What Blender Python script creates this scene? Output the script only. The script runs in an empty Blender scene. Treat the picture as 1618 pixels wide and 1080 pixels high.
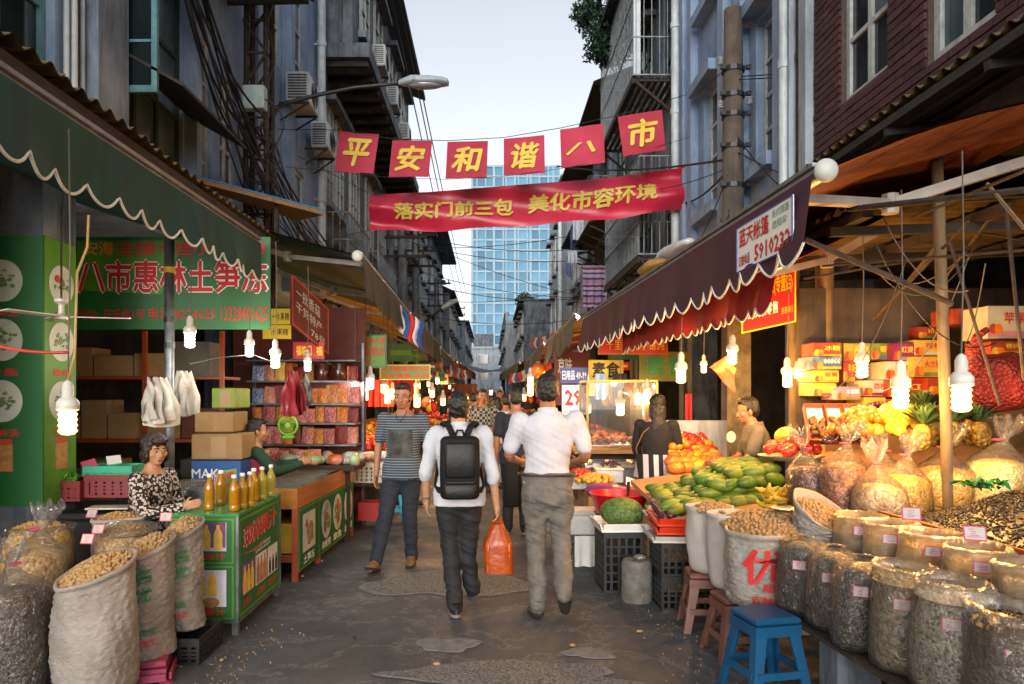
import bpy,bmesh,math,random
import numpy as np
from mathutils import Vector,Matrix,Euler,noise as mnoise
from mathutils.bvhtree import BVHTree
R = math.radians
rnd = random.Random(7)
scene = bpy.context.scene
col = scene.collection

# ---------------------------------------------------------------- camera, sky, sun, exposure
FPX,VX,VY,CAMZ = 1150.0,775.0,622.0,1.65
cam_d = bpy.data.cameras.new('camera')
cam_d.sensor_width = 36.0
cam_d.lens = FPX / 1618.0 * 36.0
cam_d.shift_x = (809 - VX) / 1618.0
cam_d.shift_y = (VY - 540) / 1618.0
cam_d.clip_start = 0.05
cam_d.clip_end = 3000
cam = bpy.data.objects.new('camera',cam_d)
cam.location = (0,0,CAMZ)
cam.rotation_euler = (R(90),0,0)
col.objects.link(cam)
scene.camera = cam

SUN_EL,SUN_ROT = 14.0,188.0
world = bpy.data.worlds.new('World')
scene.world = world
world.use_nodes = True
wn = world.node_tree.nodes
wl = world.node_tree.links
sky = wn.new('ShaderNodeTexSky')
sky.sky_type = 'NISHITA'
sky.sun_disc = False
sky.sun_elevation = R(SUN_EL)
sky.sun_rotation = R(SUN_ROT)
sky.air_density = 1.0
sky.dust_density = 3.2
sky.ozone_density = 1.6
wn['Background'].inputs['Strength'].default_value = 0.15
_hs = wn.new('ShaderNodeHueSaturation')
_hs.inputs['Saturation'].default_value = 0.27      # thin even cloud takes most of the blue out of the dusk sky
wl.new(sky.outputs[0],_hs.inputs['Color'])
wl.new(_hs.outputs[0],wn['Background'].inputs['Color'])

sun_d = bpy.data.lights.new('sun','SUN')
sun_d.energy = 0.22
sun_d.angle = R(30)
sun_d.color = (0.93,0.96,1.0)
sun = bpy.data.objects.new('sun',sun_d)
_sd = Vector((math.sin(R(SUN_ROT)) * math.cos(R(SUN_EL)),math.cos(R(SUN_ROT)) * math.cos(R(SUN_EL)),math.sin(R(SUN_EL))))
sun.rotation_euler = _sd.to_track_quat('Z','Y').to_euler()
sun.location = (0,-5,30)
col.objects.link(sun)

vs = scene.view_settings
vs.view_transform = 'Standard'
vs.look = 'None'
vs.gamma = 1.0
vs.use_curve_mapping = False
vs.exposure = 0.92
cy = scene.cycles
cy.use_denoising = True
cy.max_bounces = 7
cy.diffuse_bounces = 3
cy.glossy_bounces = 3
cy.transmission_bounces = 4
cy.transparent_max_bounces = 14
cy.sample_clamp_indirect = 6.0
cy.caustics_reflective = False
cy.caustics_refractive = False

# ---------------------------------------------------------------- helpers
def PX(u,v,Y):
 """world point that the photograph shows at pixel (u, v) when it stands Y metres down the street"""
 return Vector(((u - VX) / FPX * Y,Y,CAMZ - (v - VY) / FPX * Y))

def hx(s):
 s = s.lstrip('#')
 out = []
 for i in (0,2,4):
  c = int(s[i:i + 2],16) / 255.0
  out.append(c / 12.92 if c <= 0.04045 else ((c + 0.055) / 1.055) ** 2.4)
 return tuple(out)

class MB:
 def __init__(s):
  s.v = []; s.f = []; s.mi = []; s.m = 0
 def add(s,vs_,fs):
  b = len(s.v)
  s.v.extend([tuple(p) for p in vs_])
  s.f.extend([tuple(i + b for i in f) for f in fs])
  s.mi.extend([s.m] * len(fs))
  return s
 def box(s,c,d,rz=0.0,rot=None,bev=0.0):
  x,y,z = d[0] / 2,d[1] / 2,d[2] / 2
  if bev:
   b = min(bev,x * .6,y * .6,z * .6)
   P = []; Fc = []
   for zz,k in ((-z,b),(-z + b,0),(z - b,0),(z,b)):
    P += [(-x + k,-y + k,zz),(x - k,-y + k,zz),(x - k,y - k,zz),(-x + k,y - k,zz)]
   Fc = [(3,2,1,0),(12,13,14,15)]
   for r_ in range(3):
    for i in range(4):
     j = (i + 1) % 4
     Fc.append((r_ * 4 + i,r_ * 4 + j,r_ * 4 + 4 + j,r_ * 4 + 4 + i))
  else:
   P = [(-x,-y,-z),(x,-y,-z),(x,y,-z),(-x,y,-z),(-x,-y,z),(x,-y,z),(x,y,z),(-x,y,z)]
   Fc = [(3,2,1,0),(4,5,6,7),(0,1,5,4),(1,2,6,5),(2,3,7,6),(3,0,4,7)]
  m = rot if rot is not None else Matrix.Rotation(rz,3,'Z')
  c = Vector(c)
  return s.add([m @ Vector(p) + c for p in P],Fc)
 def b2(s,p0,p1,bev=0.0):
  c = [(a + b) / 2 for a,b in zip(p0,p1)]
  return s.box(c,[abs(b - a) for a,b in zip(p0,p1)],bev=bev)
 def tube(s,pts,r,n=8,cap=True,flat=None):
  pts = [Vector(p) for p in pts]
  k = len(pts)
  rr = r if isinstance(r,(list,tuple)) else [r] * k
  ref = None; rings = []
  for i,p in enumerate(pts):
   t = (pts[min(i + 1,k - 1)] - pts[max(i - 1,0)])
   if t.length < 1e-9: t = Vector((0,0,1))
   t.normalize()
   if ref is None:
    ref = Vector((0,0,1)) if abs(t.z) < 0.9 else Vector((1,0,0))
    a = t.cross(ref).normalized()
   else:
    a = (a - t * a.dot(t))
    a = a.normalized() if a.length > 1e-6 else t.orthogonal().normalized()
   b = t.cross(a)
   fy = flat if flat else 1.0
   rings.append([p + a * (rr[i] * math.cos(2 * math.pi * j / n)) + b * (rr[i] * fy * math.sin(2 * math.pi * j / n)) for j in range(n)])
  V = [p for q in rings for p in q]
  Fc = []
  for i in range(k - 1):
   for j in range(n):
    j2 = (j + 1) % n
    Fc.append((i * n + j,i * n + j2,(i + 1) * n + j2,(i + 1) * n + j))
  if cap:
   Fc.append(tuple(range(n - 1,-1,-1)))
   Fc.append(tuple((k - 1) * n + j for j in range(n)))
  return s.add(V,Fc)
 def bar(s,a,b,w,h=None):
  a = Vector(a); b = Vector(b); h = h or w
  d = (b - a); L = d.length
  q = d.to_track_quat('X','Z').to_matrix()
  return s.box((a + b) / 2,(L,w,h),rot=q)
 def lathe(s,prof,n=20,c=(0,0,0),wob=None,sx=1.0,sy=1.0,cap=True,rot=None):
  V = []; c = Vector(c)
  for i,(r,z) in enumerate(prof):
   for j in range(n):
    a = 2 * math.pi * j / n
    rr_ = r * (wob(a,z) if wob else 1.0)
    p = Vector((rr_ * math.cos(a) * sx,rr_ * math.sin(a) * sy,z))
    V.append((rot @ p if rot else p) + c)
  Fc = []
  for i in range(len(prof) - 1):
   for j in range(n):
    j2 = (j + 1) % n
    Fc.append((i * n + j,i * n + j2,(i + 1) * n + j2,(i + 1) * n + j))
  if cap:
   if prof[0][0] > 1e-5: Fc.append(tuple(range(n - 1,-1,-1)))
   if prof[-1][0] > 1e-5: Fc.append(tuple((len(prof) - 1) * n + j for j in range(n)))
  return s.add(V,Fc)
 def ell(s,c,r,nu=10,nv=7,rot=None,wob=None):
  V = []; c = Vector(c)
  r = (r,r,r) if not isinstance(r,(tuple,list)) else r
  V.append(Vector((0,0,-r[2])))
  for i in range(1,nv):
   t = -math.pi / 2 + math.pi * i / nv
   for j in range(nu):
    a = 2 * math.pi * j / nu
    V.append(Vector((r[0] * math.cos(t) * math.cos(a),r[1] * math.cos(t) * math.sin(a),r[2] * math.sin(t))))
  V.append(Vector((0,0,r[2])))
  if wob: V = [p * wob(p) for p in V]
  if rot is not None: V = [rot @ p for p in V]
  V = [p + c for p in V]
  Fc = []
  for j in range(nu):
   j2 = (j + 1) % nu
   Fc.append((0,1 + j2,1 + j))
   for i in range(nv - 2):
    a = 1 + i * nu
    Fc.append((a + j,a + j2,a + nu + j2,a + nu + j))
   a = 1 + (nv - 2) * nu
   Fc.append((a + j,a + j2,len(V) - 1))
  return s.add(V,Fc)
 def grid(s,fn,nu,nv,closeu=False):
  V = [fn(i / nu,j / nv) for j in range(nv + 1) for i in range(nu + (0 if closeu else 1))]
  w = nu + (0 if closeu else 1)
  Fc = []
  for j in range(nv):
   for i in range(nu):
    i2 = (i + 1) % w if closeu else i + 1
    Fc.append((j * w + i,j * w + i2,(j + 1) * w + i2,(j + 1) * w + i))
  return s.add(V,Fc)
 def prism(s,poly,n,t):
  """poly: list of 3D points in a plane, extruded by vector n*t"""
  n = Vector(n) * t
  k = len(poly)
  V = [Vector(p) for p in poly] + [Vector(p) + n for p in poly]
  Fc = [tuple(range(k - 1,-1,-1)),tuple(range(k,2 * k))]
  for i in range(k):
   j = (i + 1) % k
   Fc.append((i,j,k + j,k + i))
  return s.add(V,Fc)
 def xf(s,m,start=0):
  s.v[start:] = [tuple(m @ Vector(p)) for p in s.v[start:]]
  return s
 def mesh(s,name):
  me = bpy.data.meshes.new(name)
  me.from_pydata(s.v,[],s.f)
  return me

def wm(o):
 """world matrix without waiting for the depsgraph"""
 b = o.matrix_basis.copy()
 return wm(o.parent) @ o.matrix_parent_inverse @ b if o.parent else b

def link(o,parent=None):
 col.objects.link(o)
 if parent is not None:
  o.parent = parent
  o.matrix_parent_inverse = wm(parent).inverted()
 return o

def tag(o,label=None,cat=None,group=None,kind=None):
 if label: o['label'] = label
 if cat: o['category'] = cat
 if group: o['group'] = group
 if kind: o['kind'] = kind
 return o

def obj(name,mb,mats,parent=None,smooth=False,label=None,cat=None,group=None,kind=None):
 """one mesh object from world-space geometry"""
 me = mb.mesh(name) if isinstance(mb,MB) else mb
 mats = mats if isinstance(mats,(list,tuple)) else [mats]
 if not me.materials:
  for m in mats: me.materials.append(m)
  if isinstance(mb,MB) and len(mats) > 1:
   me.polygons.foreach_set('material_index',mb.mi)
  if smooth:
   me.polygons.foreach_set('use_smooth',[True] * len(me.polygons))
   if smooth != True:
    try: me.set_sharp_from_angle(angle=R(smooth))
    except Exception: pass
 o = bpy.data.objects.new(name,me)
 link(o,parent)
 return tag(o,label,cat,group,kind)

def thing(name,label,cat,loc=(0,0,0),rz=0.0,group=None,kind=None):
 o = bpy.data.objects.new(name,None)
 o.empty_display_size = 0.1
 o.location = loc
 o.rotation_euler = (0,0,rz)
 col.objects.link(o)
 return tag(o,label,cat,group,kind)

KIDS = {}
def kids(o):
 return [c for c in o.children]

def dup(root,loc=None,rz=None,label=None,group=None,scale=None,rot=None,parent=None):
 c = root.copy()
 col.objects.link(c)
 if parent is not None: c.parent = parent
 if loc is not None: c.location = loc
 if rz is not None: c.rotation_euler = (0,0,rz)
 if rot is not None: c.rotation_euler = rot
 if scale is not None: c.scale = scale if isinstance(scale,(tuple,list)) else (scale,) * 3
 if label: c['label'] = label
 if group: c['group'] = group
 for ch in list(root.children):
  dup(ch,parent=c)
 return c

UC = {}
def unit_mesh(name,mat,bev=False):
 k = (name,mat.name,bev)
 if k not in UC:
  m = MB().box((0,0,0),(1,1,1),bev=0.06 if bev else 0).mesh(name)
  m.materials.append(mat)
  UC[k] = m
 return UC[k]

def piece(name,mat,c,d,parent,rot=None,bev=False):
 """a box-shaped piece that shares one unit mesh with its likes"""
 o = bpy.data.objects.new(name,unit_mesh(name,mat,bev))
 o.location = c
 o.scale = d
 if rot is not None: o.rotation_euler = rot
 link(o,parent)
 return o

def shared(name,me,parent=None,loc=(0,0,0),rot=(0,0,0),scale=1.0,**kw):
 o = bpy.data.objects.new(name,me)
 o.location = loc
 o.rotation_euler = rot
 o.scale = scale if isinstance(scale,(tuple,list)) else (scale,) * 3
 link(o,parent)
 return tag(o,**kw)

# ---------------------------------------------------------------- procedural materials
MATS = {}
def mat(name,c1,c2=None,rough=0.7,scale=6.0,bump=0.0,bscale=None,metal=0.0,spec=0.5,streak=0.0,streakc=None,
  emit=None,estr=0.0,trans=0.0,alpha=1.0,sheen=0.0,rv=0.0,hue=0.0,stretch=None,detail=6.0,coat=0.0,vor=0.0,sub=0.0):
 if name in MATS: return MATS[name]
 m = bpy.data.materials.new(name)
 m.use_nodes = True
 nt = m.node_tree; N = nt.nodes; L = nt.links
 bs = N['Principled BSDF']
 c1 = hx(c1) if isinstance(c1,str) else c1
 c2 = c1 if c2 is None else (hx(c2) if isinstance(c2,str) else c2)
 tc = N.new('ShaderNodeTexCoord')
 src = tc.outputs['Object']
 if stretch:
  mp = N.new('ShaderNodeMapping'); mp.inputs['Scale'].default_value = stretch
  L.new(src,mp.inputs[0]); src = mp.outputs[0]
 nz = N.new('ShaderNodeTexNoise')
 nz.inputs['Scale'].default_value = scale
 nz.inputs['Detail'].default_value = detail
 nz.inputs['Roughness'].default_value = 0.62
 L.new(src,nz.inputs['Vector'])
 rp = N.new('ShaderNodeValToRGB')
 rp.color_ramp.elements[0].position = 0.33; rp.color_ramp.elements[1].position = 0.67
 rp.color_ramp.elements[0].color = (*c1,1); rp.color_ramp.elements[1].color = (*c2,1)
 L.new(nz.outputs['Fac'],rp.inputs[0])
 out = rp.outputs[0]
 if streak:
  mp2 = N.new('ShaderNodeMapping'); mp2.inputs['Scale'].default_value = (2.2,2.2,0.35)
  L.new(tc.outputs['Object'],mp2.inputs[0])
  n2 = N.new('ShaderNodeTexNoise'); n2.inputs['Scale'].default_value = 2.2; n2.inputs['Detail'].default_value = 8; n2.inputs['Roughness'].default_value = 0.7
  L.new(mp2.outputs[0],n2.inputs['Vector'])
  r2 = N.new('ShaderNodeValToRGB'); r2.color_ramp.elements[0].position = 0.48; r2.color_ramp.elements[1].position = 0.66
  L.new(n2.outputs['Fac'],r2.inputs[0])
  mm = N.new('ShaderNodeMath'); mm.operation = 'MULTIPLY'; mm.inputs[1].default_value = streak
  L.new(r2.outputs[0],mm.inputs[0])
  mx = N.new('ShaderNodeMix'); mx.data_type = 'RGBA'
  sc = streakc or '#1c1d20'
  mx.inputs[7].default_value = (*(hx(sc) if isinstance(sc,str) else sc),1)
  L.new(mm.outputs[0],mx.inputs[0]); L.new(out,mx.inputs[6]); out = mx.outputs[2]
 if rv or hue:
  oi = N.new('ShaderNodeObjectInfo')
  hs = N.new('ShaderNodeHueSaturation')
  mr = N.new('ShaderNodeMapRange'); mr.inputs['To Min'].default_value = 1 - rv; mr.inputs['To Max'].default_value = 1 + rv
  L.new(oi.outputs['Random'],mr.inputs['Value']); L.new(mr.outputs[0],hs.inputs['Value'])
  if hue:
   wn_ = N.new('ShaderNodeTexWhiteNoise'); wn_.noise_dimensions = '1D'; L.new(oi.outputs['Random'],wn_.inputs['W'])
   m2 = N.new('ShaderNodeMapRange'); m2.inputs['To Min'].default_value = 0.5 - hue; m2.inputs['To Max'].default_value = 0.5 + hue
   L.new(wn_.outputs['Value'],m2.inputs['Value']); L.new(m2.outputs[0],hs.inputs['Hue'])
  L.new(out,hs.inputs['Color']); out = hs.outputs[0]
 L.new(out,bs.inputs['Base Color'])
 bs.inputs['Roughness'].default_value = rough
 bs.inputs['Metallic'].default_value = metal
 bs.inputs['Specular IOR Level'].default_value = spec
 if coat:
  bs.inputs['Coat Weight'].default_value = coat; bs.inputs['Coat Roughness'].default_value = 0.12
 if sub:
  bs.inputs['Subsurface Weight'].default_value = sub; bs.inputs['Subsurface Radius'].default_value = (0.02,0.008,0.004)
 if sheen: bs.inputs['Sheen Weight'].default_value = sheen
 if trans: bs.inputs['Transmission Weight'].default_value = trans
 if alpha < 1: bs.inputs['Alpha'].default_value = alpha
 if emit is not None:
  e = hx(emit) if isinstance(emit,str) else emit
  bs.inputs['Emission Color'].default_value = (*e,1); bs.inputs['Emission Strength'].default_value = estr
 if bump:
  if vor:
   nb = N.new('ShaderNodeTexVoronoi'); nb.inputs['Scale'].default_value = vor; o_ = nb.outputs['Distance']
  else:
   nb = N.new('ShaderNodeTexNoise'); nb.inputs['Scale'].default_value = bscale or scale * 4; nb.inputs['Detail'].default_value = 5; o_ = nb.outputs['Fac']
  L.new(src,nb.inputs['Vector'])
  bp = N.new('ShaderNodeBump'); bp.inputs['Strength'].default_value = bump; bp.inputs['Distance'].default_value = 0.02
  L.new(o_,bp.inputs['Height']); L.new(bp.outputs[0],bs.inputs['Normal'])
 MATS[name] = m
 return m

def glass(name,tint='#dfeaf0',op=0.18,rough=0.05,bump=0.0,bscale=9.0,tcol=(1,1,1)):
 """thin clear sheet (pane, film, bag): mostly see-through, with a sheen and a little body"""
 if name in MATS: return MATS[name]
 m = bpy.data.materials.new(name); m.use_nodes = True
 N = m.node_tree.nodes; L = m.node_tree.links
 N.remove(N['Principled BSDF'])
 tr = N.new('ShaderNodeBsdfTransparent'); tr.inputs[0].default_value = (*tcol,1)
 df = N.new('ShaderNodeBsdfDiffuse'); df.inputs[0].default_value = (*hx(tint),1)
 tl = N.new('ShaderNodeBsdfTranslucent'); tl.inputs[0].default_value = (*hx(tint),1)
 ad = N.new('ShaderNodeMixShader'); ad.inputs[0].default_value = 0.4
 L.new(df.outputs[0],ad.inputs[1]); L.new(tl.outputs[0],ad.inputs[2])
 gl = N.new('ShaderNodeBsdfGlossy'); gl.inputs['Roughness'].default_value = rough
 m1 = N.new('ShaderNodeMixShader'); m1.inputs[0].default_value = op
 L.new(tr.outputs[0],m1.inputs[1]); L.new(ad.outputs[0],m1.inputs[2])
 lw = N.new('ShaderNodeLayerWeight'); lw.inputs['Blend'].default_value = 0.25
 mr = N.new('ShaderNodeMapRange'); mr.inputs['To Min'].default_value = 0.05; mr.inputs['To Max'].default_value = 0.7
 L.new(lw.outputs['Fresnel'],mr.inputs['Value'])
 m2 = N.new('ShaderNodeMixShader')
 L.new(mr.outputs[0],m2.inputs[0]); L.new(m1.outputs[0],m2.inputs[1]); L.new(gl.outputs[0],m2.inputs[2])
 if bump:
  tc = N.new('ShaderNodeTexCoord')
  nb = N.new('ShaderNodeTexNoise'); nb.inputs['Scale'].default_value = bscale; nb.inputs['Detail'].default_value = 4; nb.inputs['Distortion'].default_value = 1.5
  L.new(tc.outputs['Object'],nb.inputs['Vector'])
  bp = N.new('ShaderNodeBump'); bp.inputs['Strength'].default_value = bump; bp.inputs['Distance'].default_value = 0.03
  L.new(nb.outputs['Fac'],bp.inputs['Height'])
  for s_ in (gl,df,lw): L.new(bp.outputs[0],s_.inputs['Normal'])
 L.new(m2.outputs[0],N['Material Output'].inputs[0])
 MATS[name] = m
 return m

def emis(name,c,s):
 if name in MATS: return MATS[name]
 m = bpy.data.materials.new(name); m.use_nodes = True
 N = m.node_tree.nodes; L = m.node_tree.links
 N.remove(N['Principled BSDF'])
 e = N.new('ShaderNodeEmission'); e.inputs[0].default_value = (*c,1); e.inputs[1].default_value = s
 L.new(e.outputs[0],N['Material Output'].inputs[0])
 MATS[name] = m
 return m

def frame_mat(o,x,z=None,y=None):
 """3x3 from local X axis and up"""
 x = Vector(x).normalized()
 z = Vector(z).normalized()
 yv = z.cross(x).normalized()
 z = x.cross(yv)
 return Matrix(((x.x,yv.x,z.x),(x.y,yv.y,z.y),(x.z,yv.z,z.z)))

_tcache = {}
def text_mesh(body,bold=0.0,spacing=1.0):
 k = (body,bold,spacing)
 if k not in _tcache:
  c = bpy.data.curves.new('lettering','FONT')
  c.body = body; c.resolution_u = 1; c.space_character = spacing
  c.extrude = 0.0
  o = bpy.data.objects.new('lettering',c)
  m = o.to_mesh()
  V = [Vector(v.co) for v in m.vertices]; Fc = [tuple(p.vertices) for p in m.polygons]
  o.to_mesh_clear(); bpy.data.objects.remove(o); bpy.data.curves.remove(c)
  if bold > 0:      # heavier strokes: copies a little apart, each a hair behind the one before
   V0,F0 = V,Fc; V,Fc = list(V0),list(F0)
   for i,(sx,sy) in enumerate(((1,0),(-1,0),(0,1),(0,-1))):
    o_ = len(V)
    V += [Vector((v.x + sx * bold,v.y + sy * bold,-(i + 1))) for v in V0]; Fc += [tuple(j + o_ for j in f) for f in F0]
  xs = [v.x for v in V]; ys = [v.y for v in V]
  _tcache[k] = (V,Fc,min(xs),max(xs),min(ys),max(ys))
 return _tcache[k]

def text(mb,body,p0,p1,up,fill=1.0,off=0.003,bold=0.015,fn=None):
 """lettering stretched from p0 to p1 (baseline ends), height along vector up; off: stand-off along the normal (towards right x up)"""
 V,Fc,x0,x1,y0,y1 = text_mesh(body,bold)
 p0 = Vector(p0); p1 = Vector(p1); up = Vector(up)
 n = (p1 - p0).cross(up).normalized()
 out = []
 for v in V:
  a = (v.x - x0) / (x1 - x0); b = (v.y - y0) / (y1 - y0)
  p = p0.lerp(p1,a) + up * b + n * (off + v.z * .00022)
  out.append(fn(p) if fn else p)
 mb.add(out,Fc)
 return mb

def catenary(a,b,sag,n=12):
 a = Vector(a); b = Vector(b)
 return [a.lerp(b,i / n) - Vector((0,0,sag * 4 * (i / n) * (1 - i / n))) for i in range(n + 1)]

# ---------------------------------------------------------------- ground
def ground_mat():
 m = bpy.data.materials.new('street_concrete'); m.use_nodes = True
 N = m.node_tree.nodes; L = m.node_tree.links; bs = N['Principled BSDF']
 tc = N.new('ShaderNodeTexCoord')
 def nz(sc,det,ro=0.6,dist=0.0):
  n = N.new('ShaderNodeTexNoise'); n.inputs['Scale'].default_value = sc; n.inputs['Detail'].default_value = det
  n.inputs['Roughness'].default_value = ro; n.inputs['Distortion'].default_value = dist
  L.new(tc.outputs['Object'],n.inputs['Vector']); return n.outputs['Fac']
 def ramp(src,stops):
  r = N.new('ShaderNodeValToRGB')
  e = r.color_ramp.elements
  e[0].position = stops[0][0]; e[0].color = (*stops[0][1],1)
  e[1].position = stops[-1][0]; e[1].color = (*stops[-1][1],1)
  for p,c in stops[1:-1]:
   q = e.new(p); q.color = (*c,1)
  L.new(src,r.inputs[0]); return r.outputs[0]
 def mix(f,a,b,mode='MIX'):
  x = N.new('ShaderNodeMix'); x.data_type = 'RGBA'; x.blend_type = mode
  if isinstance(f,float): x.inputs[0].default_value = f
  else: L.new(f,x.inputs[0])
  L.new(a,x.inputs[6])
  if isinstance(b,tuple): x.inputs[7].default_value = (*b,1)
  else: L.new(b,x.inputs[7])
  return x.outputs[2]
 g = lambda v,t=1.0: (v * .78,v * .82 * t,v * .90 * t)
 base = ramp(nz(0.7,10,0.72,0.0),[(0.28,g(0.040,1.05)),(0.43,g(0.066,1.05)),(0.57,g(0.090,1.03)),(0.72,g(0.135,1.02))])
 fine = ramp(nz(38,6,0.7),[(0.3,g(0.45)),(0.7,g(1.0))])
 c = mix(0.55,base,fine,'MULTIPLY')
 speck = ramp(nz(170,2,0.5),[(0.62,(0,0,0)),(0.72,(1,1,1))])
 c = mix(speck,c,(0.16,0.16,0.16))
 sm = N.new('ShaderNodeMath'); sm.operation = 'MULTIPLY'
 # pale dried tide lines
 tide = ramp(nz(0.9,9,0.7,0.15),[(0.485,(0,0,0)),(0.497,(0.6,0.6,0.6)),(0.51,(0,0,0))])
 c = mix(tide,c,(0.17,0.165,0.16))
 dark = ramp(nz(1.1,10,0.75,0.1),[(0.52,(0,0,0)),(0.66,(0.55,0.55,0.55))])
 c = mix(dark,c,(0.028,0.030,0.034))
 # oily drips
 v = N.new('ShaderNodeTexVoronoi'); v.inputs['Scale'].default_value = 2.3; v.inputs['Randomness'].default_value = 1.0
 L.new(tc.outputs['Object'],v.inputs['Vector'])
 sp = ramp(v.outputs['Distance'],[(0.02,(0.6,0.6,0.6)),(0.05,(0,0,0))])
 c = mix(sp,c,(0.02,0.02,0.02))
 # slab joints
 sp_ = N.new('ShaderNodeSeparateXYZ'); L.new(tc.outputs['Object'],sp_.inputs[0])
 wv_ = N.new('ShaderNodeMath'); wv_.operation = 'MULTIPLY_ADD'; wv_.inputs[1].default_value = .10; L.new(nz(1.5,4),wv_.inputs[0]); L.new(sp_.outputs['Y'],wv_.inputs[2])
 pp_ = N.new('ShaderNodeMath'); pp_.operation = 'PINGPONG'; pp_.inputs[1].default_value = 1.85; L.new(wv_.outputs[0],pp_.inputs[0])
 jr_ = ramp(pp_.outputs[0],[(0.002,(.75,.75,.75)),(0.009,(0,0,0))])
 c = mix(jr_,c,(0.012,0.012,0.013))
 L.new(c,bs.inputs['Base Color'])
 r = ramp(nz(1.1,8,0.65,0.5),[(0.32,(.5,.5,.5)),(0.6,(.88,.88,.88))])
 L.new(r,bs.inputs['Roughness'])
 bp = N.new('ShaderNodeBump'); bp.inputs['Strength'].default_value = 0.35; bp.inputs['Distance'].default_value = 0.012
 ad = N.new('ShaderNodeMath'); ad.operation = 'ADD'
 L.new(nz(55,6,0.7),ad.inputs[0]); L.new(nz(4,6,0.6),ad.inputs[1])
 L.new(ad.outputs[0],bp.inputs['Height']); L.new(bp.outputs[0],bs.inputs['Normal'])
 MATS['street_concrete'] = m
 return m
M_ground = ground_mat()
gb = MB()
gb.grid(lambda a,b: (-300 + 600 * a,-60 + 900 * b,0),20,30)
obj('street_ground',gb,M_ground,kind='structure',label='grey worn concrete street surface with damp stains')

m_pale = mat('pale_mortar_smear','#54565a','#6e7074',rough=0.85,scale=14,bump=0.3)
def patch(cx,cy_,rx,ry,seed,name,m,label):
 r0 = random.Random(seed); n = 44
 ph = [r0.uniform(0,6.28) for _ in range(5)]
 def rad(a):
  return 1 + 0.16 * math.sin(2 * a + ph[0]) + 0.12 * math.sin(3 * a + ph[1]) + 0.08 * math.sin(5 * a + ph[2]) + 0.05 * math.sin(9 * a + ph[3])
 rim = [Vector((cx + rx * rad(2 * math.pi * i / n) * math.cos(2 * math.pi * i / n),cy_ + ry * rad(2 * math.pi * i / n) * math.sin(2 * math.pi * i / n),0.004)) for i in range(n)]
 c = Vector((cx,cy_,0.006)); b = MB()
 inner = [p.lerp(c,0.08) + Vector((0,0,0.004)) for p in rim]
 b.add(rim + inner + [c + Vector((0,0,0.004))],[(i,(i + 1) % n,n + (i + 1) % n,n + i) for i in range(n)] + [(n + i,n + (i + 1) % n,2 * n) for i in range(n)])
 b.mi = [1] * n + [0] * n
 return obj(name,b,[m,m_pale],kind='structure',label=label)
m_aggr = mat('exposed_aggregate','#333537','#7a7c7d',rough=0.85,scale=70,bump=0.8,bscale=90,detail=2)
m_pale0 = mat('pale_mortar_smear','#474644','#565552',rough=0.85,scale=14,bump=0.3)
patch(-0.35,6.35,0.62,0.52,3,'road_patch',m_aggr,'gravelly worn patch of street between the walking men')
patch(0.15,4.25,0.75,0.22,5,'road_patch',m_aggr,'oval gravelly worn patch of street nearest the viewer')
patch(-0.28,4.78,0.18,0.16,8,'road_patch',m_pale,'small pale mortar smear on the street')
patch(0.62,4.62,0.15,0.10,12,'road_patch',m_pale,'thin pale splash on the street by the stools')

# ---------------------------------------------------------------- buildings
m_grey = mat('blue_grey_render','#6a7f9c','#8c9fb8',rough=0.85,scale=1.7,bump=0.25,bscale=14,streak=0.45,streakc='#4f5c6e')
m_grey2 = mat('old_grey_plaster','#626f80','#84909e',rough=0.9,scale=2.2,bump=0.35,bscale=10,streak=0.75,streakc='#33383e')
m_dirty = mat('dirty_concrete','#454c56','#6a7178',rough=0.9,scale=2.6,bump=0.4,bscale=12,streak=0.85,streakc='#26282b')
m_white = mat('grimy_white_tile','#7c8690','#97a1a9',rough=0.6,scale=2.0,bump=0.2,bscale=20,streak=0.7,streakc='#4a4d4f')
m_dark = mat('dark_timber','#1d1a18','#332d28',rough=0.85,scale=5,bump=0.3,stretch=(1,1,4))
m_teal = mat('peeling_teal_paint','#3f6a72','#5b8790',rough=0.7,scale=9,bump=0.25,streak=0.5,streakc='#2a3538')
m_frame = mat('old_white_frame_paint','#9aa0a0','#bfc3c1',rough=0.7,scale=12,bump=0.2,streak=0.6,streakc='#55544e')
m_gframe = mat('dark_green_frame_paint','#15261f','#24382e',rough=0.6,scale=9)
m_pane = mat('window_pane','#0b1214','#182226',rough=0.10,scale=1.2,spec=0.7)
m_pane2 = mat('dusty_window_pane','#2c3a40','#4c5e64',rough=0.3,scale=2.5,spec=0.6)
m_brick = mat('dark_red_brick','#3b2226','#4e2e2f',rough=0.9,scale=11,bump=0.5,bscale=40,rv=0.35)
m_mortar = mat('brick_mortar','#3c302c','#54453f',rough=0.95,scale=10,bump=0.4)
m_pipe = mat('pale_pvc_pipe','#a3acb1','#bcc4c8',rough=0.5,scale=5,streak=0.5,streakc='#565c60')
m_metal = mat('dull_galvanised_metal','#54585c','#7d8286',rough=0.5,metal=0.7,scale=8)
m_rust = mat('rusty_steel','#2a221d','#463a31',rough=0.85,metal=0.3,scale=14,bump=0.3)
m_black = mat('black_cable_rubber','#0b0b0c','#17171a',rough=0.6)
m_tile = mat('dark_roof_tile','#25262a','#3c3d41',rough=0.9,scale=6,bump=0.3)
m_inside = mat('shop_back_wall','#3a322a','#52483c',rough=0.9,scale=3,bump=0.2,streak=0.6)
m_ac = mat('aircon_casing','#a5abad','#c2c6c6',rough=0.45,scale=4,streak=0.55,streakc='#555a5c')
m_acd = mat('aircon_grille_dark','#15181a','#22272a',rough=0.5)

def FM(side,X0):
 return (lambda u,v,w: Vector((X0 + w,u,v))) if side < 0 else (lambda u,v,w: Vector((X0 - w,u,v)))

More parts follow.
